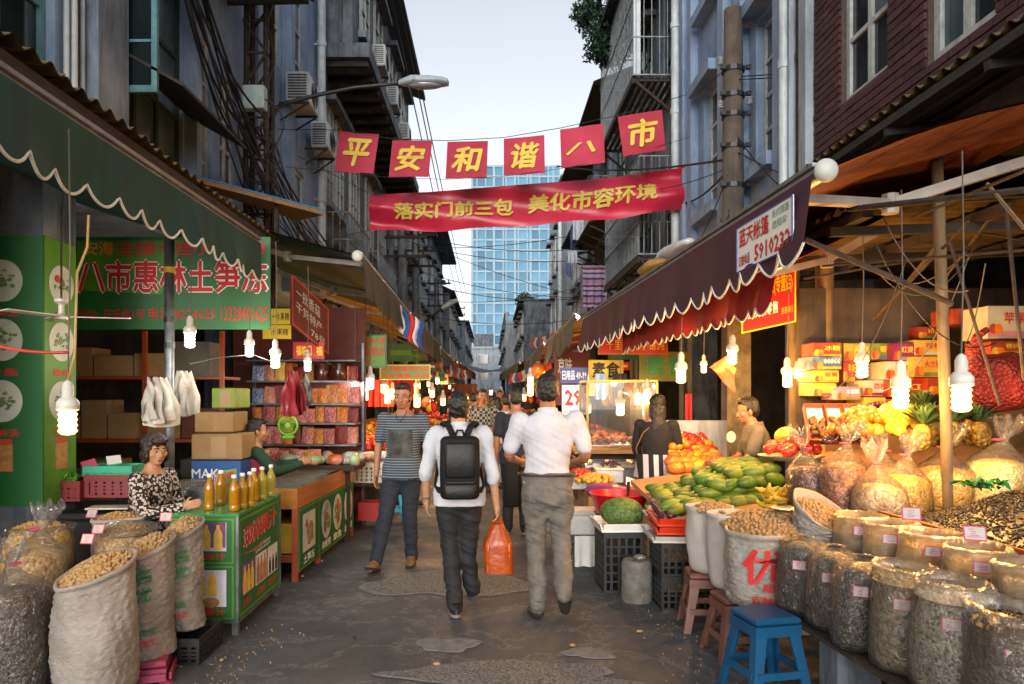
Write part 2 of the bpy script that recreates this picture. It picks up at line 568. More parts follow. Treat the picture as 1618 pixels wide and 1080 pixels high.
def fb(mb,F,u0,u1,v0,v1,w0,w1,bev=0.0):
 a = F(u0,v0,w0); b = F(u1,v1,w1)
 mb.b2(a,b,bev)

def wall(F,y0,y1,z0,z1,ops,dep=0.25):
 """front sheet with real openings and reveals; a wall of thickness dep"""
 b = MB()
 ys = sorted({y0,y1,*[min(max(o[i],y0),y1) for o in ops for i in (0,1)]})
 zs = sorted({z0,z1,*[min(max(o[i],z0),z1) for o in ops for i in (2,3)]})
 for i in range(len(ys) - 1):
  for j in range(len(zs) - 1):
   yc = (ys[i] + ys[i + 1]) / 2; zc = (zs[j] + zs[j + 1]) / 2
   if any(o[0] < yc < o[1] and o[2] < zc < o[3] for o in ops): continue
   fb(b,F,ys[i],ys[i + 1],zs[j],zs[j + 1],-dep,0)
 return b

def window(B,F,y0,y1,z0,z1,fm,nx=2,nz=3,w=-0.07,fw=0.055,pm=None,name='window',bar=0.022,sill=None,hood=None,trans=None):
 """casement: frame mesh (part), one object per pane (sub-part)"""
 if y0 > 14:
  w = .035; sill = sill or m_grey2; hood = hood or m_dirty
 b = MB()
 fb(b,F,y0,y0 + fw,z0,z1,w - 0.03,w + 0.03)
 fb(b,F,y1 - fw,y1,z0,z1,w - 0.03,w + 0.03)
 fb(b,F,y0 + fw,y1 - fw,z0,z0 + fw,w - 0.03,w + 0.03)
 fb(b,F,y0 + fw,y1 - fw,z1 - fw,z1,w - 0.03,w + 0.03)
 ya,yb,za,zb = y0 + fw,y1 - fw,z0 + fw,z1 - fw
 for i in range(1,nx):
  c = ya + (yb - ya) * i / nx
  fb(b,F,c - fw * .55,c + fw * .55,za,zb,w - 0.027,w + 0.027)
 for j in range(1,nz):
  c = za + (zb - za) * j / nz
  for i in range(nx):
   fb(b,F,ya + (yb - ya) * i / nx + fw * .55 * (i > 0),ya + (yb - ya) * (i + 1) / nx - fw * .55 * (i < nx - 1),c - bar,c + bar,w - 0.02,w + 0.024)
 o = obj(name,b,fm,B)
 for i in range(nx):
  for j in range(nz):
   c = F((ya + (yb - ya) * (i + .5) / nx),za + (zb - za) * (j + .5) / nz,w - 0.006)
   piece('pane',pm or (m_pane if rnd.random() < .7 else m_pane2),c,(0.008,(yb - ya) / nx,(zb - za) / nz),o)
 if sill:
  s = MB(); fb(s,F,y0 - 0.1,y1 + 0.1,z0 - 0.14,z0 - 0.002,-0.2,0.16); obj('sill',s,sill,o)
 if hood:
  s = MB(); fb(s,F,y0 - 0.12,y1 + 0.12,z1 + 0.002,z1 + 0.12,-0.2,0.28); obj('hood',s,hood,o)
 return o

def building(name,label,side,y0,y1,ztop,fm,wins,X0=3.4,z0=3.3,depth=7.0,fmat_=None,roof=None,group='old buildings lining the street',pm=None,dep=0.3,ground=True,eave=0.35):
 X0 = side * abs(X0)
 F = FM(side,X0)
 B = thing(name,label,'building',(X0,(y0 + y1) / 2,0),group=group)
 ops = [w_[:4] for w_ in wins]
 obj('front_wall',wall(F,y0,y1,z0,ztop,ops,dep),fm,B)
 b = MB()
 fb(b,F,y0,y0 + 0.25,z0,ztop,-depth,-dep - .002)
 fb(b,F,y1 - 0.25,y1,z0,ztop,-depth,-dep - .002)
 fb(b,F,y0 + .25,y1 - .25,z0,z0 + 0.2,-depth,-dep - .002)
 fb(b,F,y0 + .25,y1 - .25,ztop - 0.2,ztop,-depth,-dep - .002)
 fb(b,F,y0 + .25,y1 - .25,z0 + .2,ztop - .2,-depth,-depth + 0.2)
 obj('side_wall',b,fm,B)
 if ground:
  g = MB()
  fb(g,F,y0,y1,0,z0 - .002,-depth,-depth + 0.25)
  obj('shop_back_wall',g,m_inside,B)
  for ya_ in (y0,y1 - .3):
   g = MB(); fb(g,F,ya_,ya_ + .3,0,z0 - .002,-.45,-.02); obj('shop_pillar',g,m_dirty,B)
  g = MB()
  fb(g,F,y0 + .01,y0 + .14,0,z0 - .003,-depth + .26,-.46)
  obj('shop_partition',g,m_inside,B)
 if roof == 'eave':
  g = MB()
  fb(g,F,y0 - .1,y1 + .1,ztop + .002,ztop + .12,-depth,eave)
  obj('roof_slab',g,m_dirty,B)
 elif roof == 'tile':
  g = MB()
  n = int((y1 - y0) / .22)
  for i in range(n):
   ya = y0 + (y1 - y0) * i / n; yb = ya + (y1 - y0) / n - .02
   p = [F(ya,ztop + .02,eave),F(yb,ztop + .02,eave),F(yb,ztop + 1.0,-1.6),F(ya,ztop + 1.0,-1.6)]
   g.prism(p,(0,0,1),.07)
  obj('tiled_roof',g,m_tile,B)
  g = MB(); fb(g,F,y0,y1,ztop + .003,ztop + .05,-.3,eave - .05); obj('eave_board',g,m_dark,B)
 elif roof == 'parapet':
  g = MB(); fb(g,F,y0,y1,ztop + .002,ztop + .5,-.18,0.02); fb(g,F,y0 - .03,y1 + .03,ztop + .502,ztop + .6,-.24,.1)
  obj('parapet',g,fm,B)
 for w_ in wins:
  kw = w_[5] if len(w_) > 5 else {}
  window(B,F,*w_[:4],w_[4] if len(w_) > 4 and w_[4] else (fmat_ or m_frame),**kw)
 return B,F

def drainpipe(B,F,y,z0,z1,r=0.055,w=0.09,m=None,name='drainpipe'):
 b = MB()
 b.tube([F(y,z0,w),F(y,z1,w)],r,10)
 for z in np.arange(z0 + .4,z1,1.5):
  b.tube([F(y,z - .05,w),F(y,z + .05,w)],r * 1.22,10)
  fb(b,F,y - .015,y + .015,z - .02,z + .02,0,w)
 return obj(name,b,m or m_pipe,B,smooth=40)

def aircon(F,y,z,label,wd=0.66,h=0.48,d=0.28,w=0.25,shade=True):
 """outdoor unit on brackets; its face looks across the street"""
 T = thing('air_conditioner',label,'air conditioner',F(y,z,w),group='outdoor air conditioner units on the facades')
 b = MB(); fb(b,F,y - wd / 2,y + wd / 2,z,z + h,w - d / 2,w + d / 2,bev=0.02)
 obj('casing',b,m_ac,T)
 b = MB()
 for k in range(9):   # grille on the end that faces the viewer
  zz = z + .06 + k * (h - .12) / 8
  fb(b,F,y - wd / 2 - .012,y - wd / 2 - .002,zz - .008,zz + .008,w - d / 2 + .03,w + d / 2 - .03)
 obj('side_louvre',b,m_acd,T)
 b = MB()
 c = F(y + wd * .12,z + h / 2,w + d / 2 + .006)
 for rr_ in (0.05,0.1,0.15,0.2):
  b.tube([c + Vector((0,rr_ * math.cos(t),rr_ * math.sin(t))) for t in np.linspace(0,6.283,17)],.006,5,cap=False)
 for t in range(8):
  b.tube([c,c + Vector((0,.2 * math.cos(t * .785),.2 * math.sin(t * .785)))],.004,4)
 obj('fan_guard',b,m_acd,T)
 b = MB()
 for s in (-.3,.3):
  b = MB(); b.bar(F(y + s,z - .02,0),F(y + s,z - .02,w + d / 2),.03)
  b.bar(F(y + s,z - .3,0.02),F(y + s,z - .03,w + d / 2 - .02),.025)
  obj('bracket',b,m_rust,T)
 return T

W = []
# --- left side -------------------------------------------------------------
dk = dict(nx=2,nz=4)
L1,F = building('street_building','blue-grey rendered house with teal casement windows above the yellow canopy',-1,4.0,10.1,9.4,m_grey,[
 (4.55,5.68,3.9,6.8,m_teal,dict(nx=2,nz=4,fw=.07,w=-.1)),
 (6.52,8.05,3.95,7.4,m_gframe,dict(nx=3,nz=5,pm=m_pane2)),
 (8.30,8.85,3.9,5.9,m_frame,dict(nx=2,nz=4)),
 (9.15,9.7,3.9,5.7,m_frame,dict(nx=2,nz=4)),
 (8.30,9.7,6.9,9.0,m_frame,dict(nx=3,nz=3))])
b = MB(); fb(b,F,5.98,6.48,3.32,9.3,0.002,.18); obj('pilaster',b,m_grey2,L1)
b = MB(); fb(b,F,8.08,8.24,3.32,9.3,0.002,.14); obj('pilaster',b,m_grey,L1)
b = MB()   # dark hood of timber and sheet that juts out over the windows
b.prism([F(7.3,7.5,0),F(9.5,7.5,0),F(9.5,6.75,1.1),F(7.3,6.75,1.1)],(0,0,1),.05)
for yy in (7.4,8.1,8.8,9.4): b.bar(F(yy,6.7,0),F(yy,6.72,1.05),.05)
obj('window_canopy',b,m_dark,L1)
b = MB()
b.prism([F(6.5,4.75,0.02),F(8.2,4.75,0.02),F(8.2,4.4,.65),F(6.5,4.4,.65)],(0,0,1),.03)
obj('window_canopy',b,m_dark,L1)
for k,(yy,rr_) in enumerate(((5.75,.022),(5.82,.028),(5.9,.018),(5.94,.02))):
 drainpipe(L1,F,yy,3.6,9.3,r=rr_,w=.05 + .02 * (k % 2),m=m_pipe if k != 2 else m_rust,name='pipe')
# two teal sashes standing open towards the street
for (ya,z0_,z1_) in ((6.5,4.35,5.75),(6.52,5.85,7.3)):
 b = MB(); o0 = F(ya,z0_,0.0)
 wd = .42
 b.b2(o0 + Vector((0,0,0)),o0 + Vector((.05,.04,z1_ - z0_)))
 b.b2(o0 + Vector((wd - .05,0,0)),o0 + Vector((wd,.04,z1_ - z0_)))
 n = 3
 for j in range(n + 1):
  h = .06 if j in (0,n) else .025
  zz = (z1_ - z0_ - .06) * j / n
  b.b2(o0 + Vector((.051,0.003,zz)),o0 + Vector((wd - .051,.037,zz + h)))
 so = obj('open_sash',b,m_teal,L1)
 for j in range(n):
  zz = (z1_ - z0_) * (j + .5) / n
  piece('pane',m_pane,o0 + Vector((wd / 2,.02,zz)),(wd - .1,.008,(z1_ - z0_) / n - .03),so)
L2,F2 = building('street_building','grey rendered house with two air conditioners and a white drainpipe',-1,10.12,14.3,11.2,m_grey,[
 (10.9,11.8,6.9,9.3,m_frame,dict(nx=2,nz=4)),(12.2,13.2,6.9,9.3,m_frame,dict(nx=2,nz=4)),
 (10.7,11.6,3.7,5.6,m_frame,dict(nx=2,nz=3)),(12.3,13.3,3.7,5.6,m_frame,dict(nx=2,nz=3))],roof='eave',eave=.9)
for ya in (11.85,10.2):
 b = MB(); fb(b,F2,ya,ya + .27,3.32,11.1,.002,.15); obj('pilaster',b,m_grey,L2)
drainpipe(L2,F2,14.05,3.5,10.4,r=.08,w=.14)
aircon(F2,12.0,6.35,'grey boxy air conditioner high beside the street lamp arm',d=.36,w=.3)
aircon(F2,13.6,6.15,'white louvred air conditioner under the street lamp arm',d=.3,w=.28)
L3,F3 = building('street_building','weathered house whose dark upper storey juts over the street',-1,14.35,24.5,8.3,m_dirty,[
 (14.8,15.5,5.6,7.6,m_frame,dict(nx=2,nz=4,pm=m_pane2)),(15.8,16.6,5.6,7.6,m_frame,dict(nx=2,nz=4,pm=m_pane2)),
 (17.4,18.6,5.6,7.5,m_frame,dict(nx=3,nz=3)),(19.6,20.8,5.6,7.5,m_frame,dict(nx=3,nz=3)),(21.8,23.2,5.6,7.5,m_frame,dict(nx=3,nz=3)),
 (15.0,16.2,3.5,4.7,m_frame,dict(nx=2,nz=2)),(18,19.4,3.5,4.7,m_frame,dict(nx=2,nz=2))])
b = MB(); fb(b,F3,14.4,24.4,8.32,8.6,-.3,1.0); obj('jetty_slab',b,m_dirty,L3)
for yy in np.arange(14.6,24.4,.7):
 b = MB(); b.bar(F3(yy,8.26,0),F3(yy,8.26,.95),.12); obj('joist',b,m_dark,L3)
up = wall(FM(-1,-2.75),14.5,24.4,8.62,11.6,[(15.2,16.2,9.2,10.9),(17.0,18.2,9.2,10.9),(19.4,20.8,9.2,10.9),(22,23.2,9.2,10.9)],.2)
obj('upper_wall',up,m_dirty,L3)
for q in ((15.2,16.2),(17.0,18.2),(19.4,20.8),(22,23.2)):
 window(L3,FM(-1,-2.75),q[0],q[1],9.2,10.9,m_frame,nx=2,nz=3,w=-.1)
b = MB(); b.prism([(-2.2,14.3,11.55),(-2.2,24.6,11.55),(-6,24.6,12.9),(-6,14.3,12.9)],(0,0,1),.12); obj('eave_roof',b,m_tile,L3)
b = MB(); fb(b,FM(-1,-2.75),14.5,14.7,8.62,11.6,-3,-.21); obj('upper_wall',b,m_dirty,L3)
for k,yy in enumerate((16.6,18.8,21.3)):
 aircon(FM(-1,-2.75),yy,9.0,('air conditioner on the jutting dark storey, nearest the lamp head','middle air conditioner on the jutting dark storey','air conditioner on the jutting dark storey, farthest along the street')[k],w=.25)
# street-side balcony cage below the jetty
def cage(B,F,y0,y1,z0,z1,w1,m=m_metal,step=.14,rails=(0,.5,1.0),roofm=None,floor=True,name='balcony_grille'):
 b = MB()
 for z in [z0 + (z1 - z0) * t for t in rails]:
  b.bar(F(y0,z,w1),F(y1,z,w1),.025); b.bar(F(y0,z,0),F(y0,z,w1),.025); b.bar(F(y1,z,0),F(y1,z,w1),.025)
 for y in np.arange(y0,y1 + .01,step): b.bar(F(y,z0,w1),F(y,z1,w1),.014)
 for w_ in np.arange(0.1,w1,step):
  b.bar(F(y0,z0,w_),F(y0,z1,w_),.014)
 obj(name,b,m,B)
 if floor:
  b = MB()
  for w_ in np.arange(.04,w1,.12): b.bar(F(y0,z0 - .04,w_),F(y1,z0 - .04,w_),.07,.03)
  b.bar(F(y0,z0 - .1,w1),F(y1,z0 - .1,w1),.05,.1)
  for y in (y0 + .05,(y0 + y1) / 2,y1 - .05):
   b.bar(F(y,z0 - .08,0),F(y,z0 - .08,w1),.05); b.bar(F(y,z0 - .75,0.02),F(y,z0 - .1,w1 - .05),.045)
  obj('balcony_floor',b,m_dark,B)
cage(L3,F3,14.6,17.2,4.2,5.3,.55)
cage(L3,F3,18.6,22,4.2,5.3,.55)

def winrows(y0,y1,n,zs,h,wd,**kw):
 return [(y0 + (y1 - y0) * (i + .5) / n - wd / 2,y0 + (y1 - y0) * (i + .5) / n + wd / 2,z,z + h,None,kw) for i in range(n) for z in zs]
L4,F4 = building('street_building','pale plastered house with a balcony, third along the street',-1,24.6,31,8.8,m_grey2,winrows(24.6,31,4,(4.0,6.7),1.5,.9,nx=2,nz=2),X0=3.3,roof='tile',eave=.6)
cage(L4,F4,25,28,6.4,7.4,.7)
L5,F5 = building('street_building','narrow white tiled house with drainpipe beyond the jutting storey',-1,31.1,37,9.6,m_white,winrows(31.1,37,3,(4.0,6.9),1.5,1.0,nx=2,nz=2),X0=3.2,roof='eave',eave=.5)
drainpipe(L5,F5,31.3,3.5,9.5,r=.09)
L6,F6 = building('street_building','tall grey house with flat overhanging roof far along the street',-1,37.1,47,10.0,m_grey2,winrows(37.1,47,4,(4.0,7.0),1.6,1.1,nx=2,nz=2),X0=3.1,roof='eave',eave=.9)
L7,F7 = building('street_building','low sooty house below the leaning lamp arm far away',-1,47.1,62,8.2,m_dirty,winrows(47.1,62,5,(4.0,6.0),1.4,1.2,nx=2,nz=2),X0=2.7,roof='tile',eave=.4)
# --- right side ------------------------------------------------------------
R1,G1 = building('street_building','dark red brick house with white framed windows above the orange awning',1,3.2,7.62,8.6,m_mortar,[
 (6.2,7.05,4.45,7.2,m_frame,dict(nx=2,nz=5,fw=.06,w=-.08)),(4.88,5.66,4.2,6.6,m_frame,dict(nx=2,nz=2,fw=.08,w=-.08))])
bl,bh,gap = .225,.062,.012
cand = []
row = 0
z = 3.9
while z < 7.3:
 y = 3.6 + (row % 2) * (bl + gap) / 2
 while y < 7.6:
  ya,yb = y,min(y + bl,7.6)
  hit = any(ya < o_[1] + .0 and yb > o_[0] and z < o_[3] and z + bh > o_[2] for o_ in ((6.2,7.05,4.45,7.2),(4.88,5.66,4.2,6.6)))
  if not hit: cand.append((ya,yb,z))
  elif any(ya < o_[0] < yb and z < o_[3] and z + bh > o_[2] for o_ in ((6.2,7.05,4.45,7.2),(4.88,5.66,4.2,6.6))):
   e = [o_[0] for o_ in ((6.2,7.05,4.45,7.2),(4.88,5.66,4.2,6.6)) if ya < o_[0] < yb][0]
   if e - ya > .06: cand.append((ya,e - .005,z))
  elif any(ya < o_[1] < yb and z < o_[3] and z + bh > o_[2] for o_ in ((6.2,7.05,4.45,7.2),(4.88,5.66,4.2,6.6))):
   e = [o_[1] for o_ in ((6.2,7.05,4.45,7.2),(4.88,5.66,4.2,6.6)) if ya < o_[1] < yb][0]
   if yb - e > .06: cand.append((e + .005,yb,z))
  y += bl + gap
 z += bh + gap; row += 1
def bscore(c):
 yc = (c[0] + c[1]) / 2
 u = VX + FPX * 3.4 / yc; v = VY - FPX * (c[2] - CAMZ) / yc
 vis = 0 if (u > 1618 or v < 0) else 1
 return (-vis,yc)
cand.sort(key=bscore)
for c in cand[:300]:
 piece('brick',m_brick,G1((c[0] + c[1]) / 2,c[2] + bh / 2,.011 + rnd.uniform(-.003,.004)),(.022,c[1] - c[0],bh),R1,bev=True)
b = MB()
for c in cand[300:]:
 fb(b,G1,c[0],c[1],c[2],c[2] + bh,.001,.018 + rnd.uniform(0,.006))
tag(obj('brick_courses',b,mat('dark_red_brick_far','#37201f','#50302e',rough=.9,scale=9,bump=.4,bscale=40),R1),kind='stuff')
b = MB(); fb(b,G1,7.63,7.8,3.3,8.5,-.3,.1); obj('corner_pilaster',b,m_white,R1)
b = MB(); fb(b,G1,7.95,8.12,3.3,8.5,-.3,.14); obj('corner_pilaster',b,m_white,R1)
b = MB(); fb(b,G1,7.8,7.95,3.3,8.5,-.3,-.02); obj('corner_recess',b,m_dirty,R1)
b = MB(); fb(b,G1,3.6,7.5,3.98,4.04,.026,.06); obj('string_course',b,m_dirty,R1)
drainpipe(R1,G1,7.88,3.4,8.4,r=.04,w=.05,m=m_rust)

R2,G2 = building('street_building','blue-grey house with deep hooded windows behind the concrete pole',1,8.15,12.65,10.4,m_grey,[
 (8.62,9.32,4.5,6.35,m_frame,dict(nx=2,nz=4,w=-.13,fw=.05)),(10.75,11.6,4.35,6.4,m_frame,dict(nx=2,nz=4,w=-.13,fw=.05)),
 (8.62,9.32,7.7,9.6,m_frame,dict(nx=2,nz=4,w=-.13)),(10.75,11.6,7.7,9.6,m_frame,dict(nx=2,nz=4,w=-.13))],dep=.45)
for (ya,yb) in ((8.62,9.32),(10.75,11.6)):
 for (za,zb) in ((4.5,6.4),(7.7,9.6)):
  b = MB(); fb(b,G2,ya - .12,yb + .12,zb + .002,zb + .16,0.002,.22); obj('window_hood',b,m_grey,R2)
  b = MB(); fb(b,G2,ya - .12,yb + .12,za - .16,za - .002,0.002,.18); obj('window_sill',b,m_grey,R2)
for (ya,yb) in ((8.2,8.45),(9.55,9.8),(10.25,10.5),(11.9,12.1),(12.4,12.6)):
 b = MB(); fb(b,G2,ya,yb,3.32,10.3,.003,.13); obj('pilaster',b,m_grey,R2)
drainpipe(R2,G2,12.75,3.2,10.3,r=.075,w=.16)
drainpipe(R2,G2,8.05,3.4,10.3,r=.05,w=.16)

R3,G3 = building('street_building','grey house with two barred steel balconies over the purple awning',1,12.9,17.2,10.9,m_grey2,[
 (13.4,14.3,3.9,5.8,m_gframe,dict(nx=2,nz=3)),(15.0,16.4,3.9,5.8,m_gframe,dict(nx=3,nz=3)),
 (13.4,14.3,7.4,9.4,m_gframe,dict(nx=2,nz=3)),(15.0,16.4,7.4,9.4,m_gframe,dict(nx=3,nz=3))],roof='eave',eave=.6)
cage(R3,G3,13.0,16.9,7.35,9.4,.85,rails=(0,.33,.66,1))
cage(R3,G3,13.0,16.9,4.15,5.9,.75,rails=(0,.33,.66,1))
b = MB(); b.prism([G3(12.9,9.5,1.05),G3(17.1,9.5,1.05),G3(17.1,10.1,0),G3(12.9,10.1,0)],(0,0,1),.04); obj('balcony_canopy',b,m_metal,R3)
b = MB(); fb(b,G3,13.0,13.12,7.35,9.5,.72,.84); obj('balcony_post',b,m_pipe,R3)
aircon(G3,14.6,3.4,'air conditioner under the lower barred balcony beside the purple awning',w=.3,h=.6)
R4,G4 = building('street_building','sooty house with broken tiled eave and washing hung out',1,17.3,26.5,9.0,m_dirty,[
 (17.8,18.8,4.2,5.9,m_gframe,dict(nx=2,nz=3)),(20.0,21.2,4.2,5.9,m_gframe,dict(nx=2,nz=3)),(23,24.5,4.2,5.9,m_gframe,dict(nx=2,nz=3)),
 (17.8,18.8,6.9,8.4,m_gframe,dict(nx=2,nz=3)),(20.0,21.2,6.9,8.4,m_gframe,dict(nx=2,nz=3)),(23,24.5,6.9,8.4,m_gframe,dict(nx=2,nz=3))],roof='tile',eave=.9,X0=3.35)
for yy in (19.3,22.1,25.2):
 b = MB(); fb(b,G4,yy,yy + .3,3.32,8.9,.002,.2); obj('pilaster',b,m_grey2,R4)
b = MB()
b.prism([G4(17.4,6.1,0.02),G4(22.2,6.1,0.02),G4(22.2,5.75,1.0),G4(17.4,5.75,1.0)],(0,0,1),.04)
for yy in np.arange(17.6,22.2,.9): b.bar(G4(yy,5.3,0),G4(yy,5.72,.95),.04)
obj('window_canopy',b,m_dark,R4)
cage(R4,G4,19.2,22.4,6.4,7.4,.6)
R5,G5 = building('street_building','pale grey round-cornered house beyond the hanging washing',1,33.5,41,11.2,m_white,winrows(34,41,3,(4.6,7.8),1.9,.9,nx=1,nz=2,pm=m_pane),X0=3.35,roof='parapet')
b = MB()
b.lathe([(1.5,3.3),(1.5,11.2),(1.56,11.2),(1.62,11.45),(1.5,11.5),(1.5,11.9),(0,12.0)],24,(4.85,33.6,0))
obj('round_corner',b,m_white,R5,smooth=35)
for zz in (4.6,7.8):
 b = MB(); b.b2((4.1,32.05,zz),(4.75,32.19,zz + 1.9)); wo = obj('window',b,m_frame,R5)
 piece('pane',m_pane,(4.42,32.045,zz + .95),(.5,.012,1.7),wo)
drainpipe(R5,FM(1,3.35),33.4,3.5,10.5,r=.1,w=.16,m=m_pipe)
R45,G45 = building('street_building','dark recessed house between the washing and the round-cornered house',1,26.6,32.0,8.0,m_grey2,winrows(26.6,32,3,(4.2,6.2),1.3,1.0,nx=2,nz=2),X0=3.6,roof='tile',eave=.5)
R6,G6 = building('street_building','decayed house with plants on its broken parapet',1,41.1,52,6.9,m_dirty,winrows(41.1,52,4,(3.4,5.1),1.2,1.3,nx=2,nz=2),X0=1.9,roof='eave',eave=.3)
R7,G7 = building('street_building','pale house with banded windows closing the far bend',1,52.1,76,6.9,m_white,winrows(52.1,76,6,(3.4,5.1),1.2,2.2,nx=3,nz=2),X0=1.1,roof='parapet')
R8,G8 = building('street_building','flat fronted house at the end of the street',-1,63,84,7.9,m_grey2,winrows(63,84,5,(3.9,6.0),1.5,2.0,nx=2,nz=2),X0=2.2,roof='eave')
# end of the street bends away: a closing house seen front-on
E1 = thing('street_building','pale gabled house closing the view at the street end','building',(-2,96,0),group='old buildings lining the street')
b = MB(); b.b2((-6.5,96,0),(1.2,104,7.6)); b.b2((-6.7,95.8,7.602),(1.4,104,7.9)); obj('front_wall',b,m_white,E1)
b = MB(); b.b2((-2.2,96.5,7.91),(.4,102,9.6)); obj('roof_hut',b,m_dirty,E1)
for xx in (-5,-3,-1):
 for zz in (3.5,5.6):
  b = MB(); b.b2((xx - .7,95.9,zz),(xx + .7,95.99,zz + 1.3)); wo = obj('window',b,m_frame,E1)
  for k in (-.35,.35): piece('pane',m_pane,(xx + k,95.895,zz + .65),(.6,.014,1.15),wo)
E2 = thing('street_building','broad white house with tall windows behind the far awnings','building',(5,90,0),group='old buildings lining the street')
b = MB(); b.b2((1.45,90,0),(9,100,9.4)); b.b2((1.3,89.8,9.402),(9,100,9.8)); obj('front_wall',b,m_white,E2)
for xx in (2.6,4.6,6.6):
 for zz in (3.6,6.4):
  b = MB(); b.b2((xx - .75,89.9,zz),(xx + .75,89.99,zz + 2)); wo = obj('window',b,m_frame,E2)
  for k in (-.37,.37): piece('pane',m_pane,(xx + k,89.895,zz + 1),(.66,.014,1.85),wo)

# skyscraper far behind
m_sky1 = mat('blue_tower_glass','#446d8a','#5f8aa6',rough=0.5,scale=.15,spec=0.15,rv=.28)  # distance haze mixed into the pane colour
m_sky2 = mat('tower_white_fin','#839cac','#9ab0bd',rough=0.8,spec=.1,scale=.2)  # white fins greyed by painted haze
TY = 300.0
T0 = thing('glass_tower','blue glass office tower with white bands rising behind the street','tower',(8,TY,0))
tl,tr_,tt = PX(746,622,TY).x,PX(884,622,TY).x,PX(800,262,TY).z
b = MB(); b.b2((tl + .4,TY + .5,0),(tr_ - .4,TY + 30,tt - .4)); obj('tower_core',b,mat('tower_core_dark','#2c5070','#386080',rough=.6),T0)
nb = [0,.055,.155,.25,.355,.39,.49,.53,.63,.67,.77,.87,.93,1.0]
nfl = 22
fh = tt / nfl
b = MB()
for k,t in enumerate(nb):
 xx = tl + (tr_ - tl) * t
 b.b2((xx - .28 - .15 * (k % 3 == 0),TY - .25,0),(xx + .28 + .15 * (k % 3 == 0),TY + .48,tt))
obj('fin',b,m_sky2,T0)
b = MB()
for j in range(nfl + 1):
 b.b2((tl,TY - .12,j * fh - .38),(tr_,TY + .47,j * fh + .38))
obj('floor_band',b,m_sky2,T0)
for j in range(nfl):
 zc = (j + .5) * fh
 if zc < 26: continue
 for k in range(len(nb) - 1):
  xa = tl + (tr_ - tl) * nb[k]; xb = tl + (tr_ - tl) * nb[k + 1]
  piece('pane',m_sky1,((xa + xb) / 2,TY + .3,zc),(xb - xa - .3,.1,fh - .6),T0)

# ---------------------------------------------------------------- awnings and sheet roofs
m_green_f = mat('green_awning_canvas','#022e2d','#07403c',rough=.8,scale=2.2,bump=.15,bscale=60,streak=.6,streakc='#06211d')
m_dgreen_f = mat('dark_green_awning_canvas','#163429','#213f35',rough=.8,scale=3,bump=.15,bscale=60)
m_purple_f = mat('maroon_awning_canvas','#300d1a','#451727',rough=.8,scale=2.2,bump=.15,bscale=60,streak=.5,streakc='#26101a')
m_orange_f = mat('orange_awning_lining','#6c3719','#824520',rough=.85,scale=2,bump=.12,bscale=50)  # warm bulb light painted into the awning underside; also colours a hung cloth
m_red_f = mat('red_awning_canvas','#8e1420','#a41c28',rough=.8,scale=3,bump=.12,bscale=50)
m_grey_f = mat('grey_brown_awning_canvas','#34393a','#484d4d',rough=.85,scale=4,bump=.2,bscale=30,streak=.6,streakc='#2c2b29')
m_cream_f = mat('dull_yellow_lining','#a5813c','#c29a4c',rough=.85,scale=2,bump=.15)  # yellow of the lit undersides is bulb light put into the colour
m_bar = mat('aluminium_awning_bar','#8d9094','#abaeb1',rough=.35,metal=.75,scale=9)
m_piping = mat('white_hem_piping','#b9b6ae','#d4d1c8',rough=.7)
m_ball = mat('white_plastic_cap','#a3a5a0','#b8b9b3',rough=.5,scale=9)
m_arm = mat('cream_awning_arm','#84807a','#a29d95',rough=.5,scale=6)

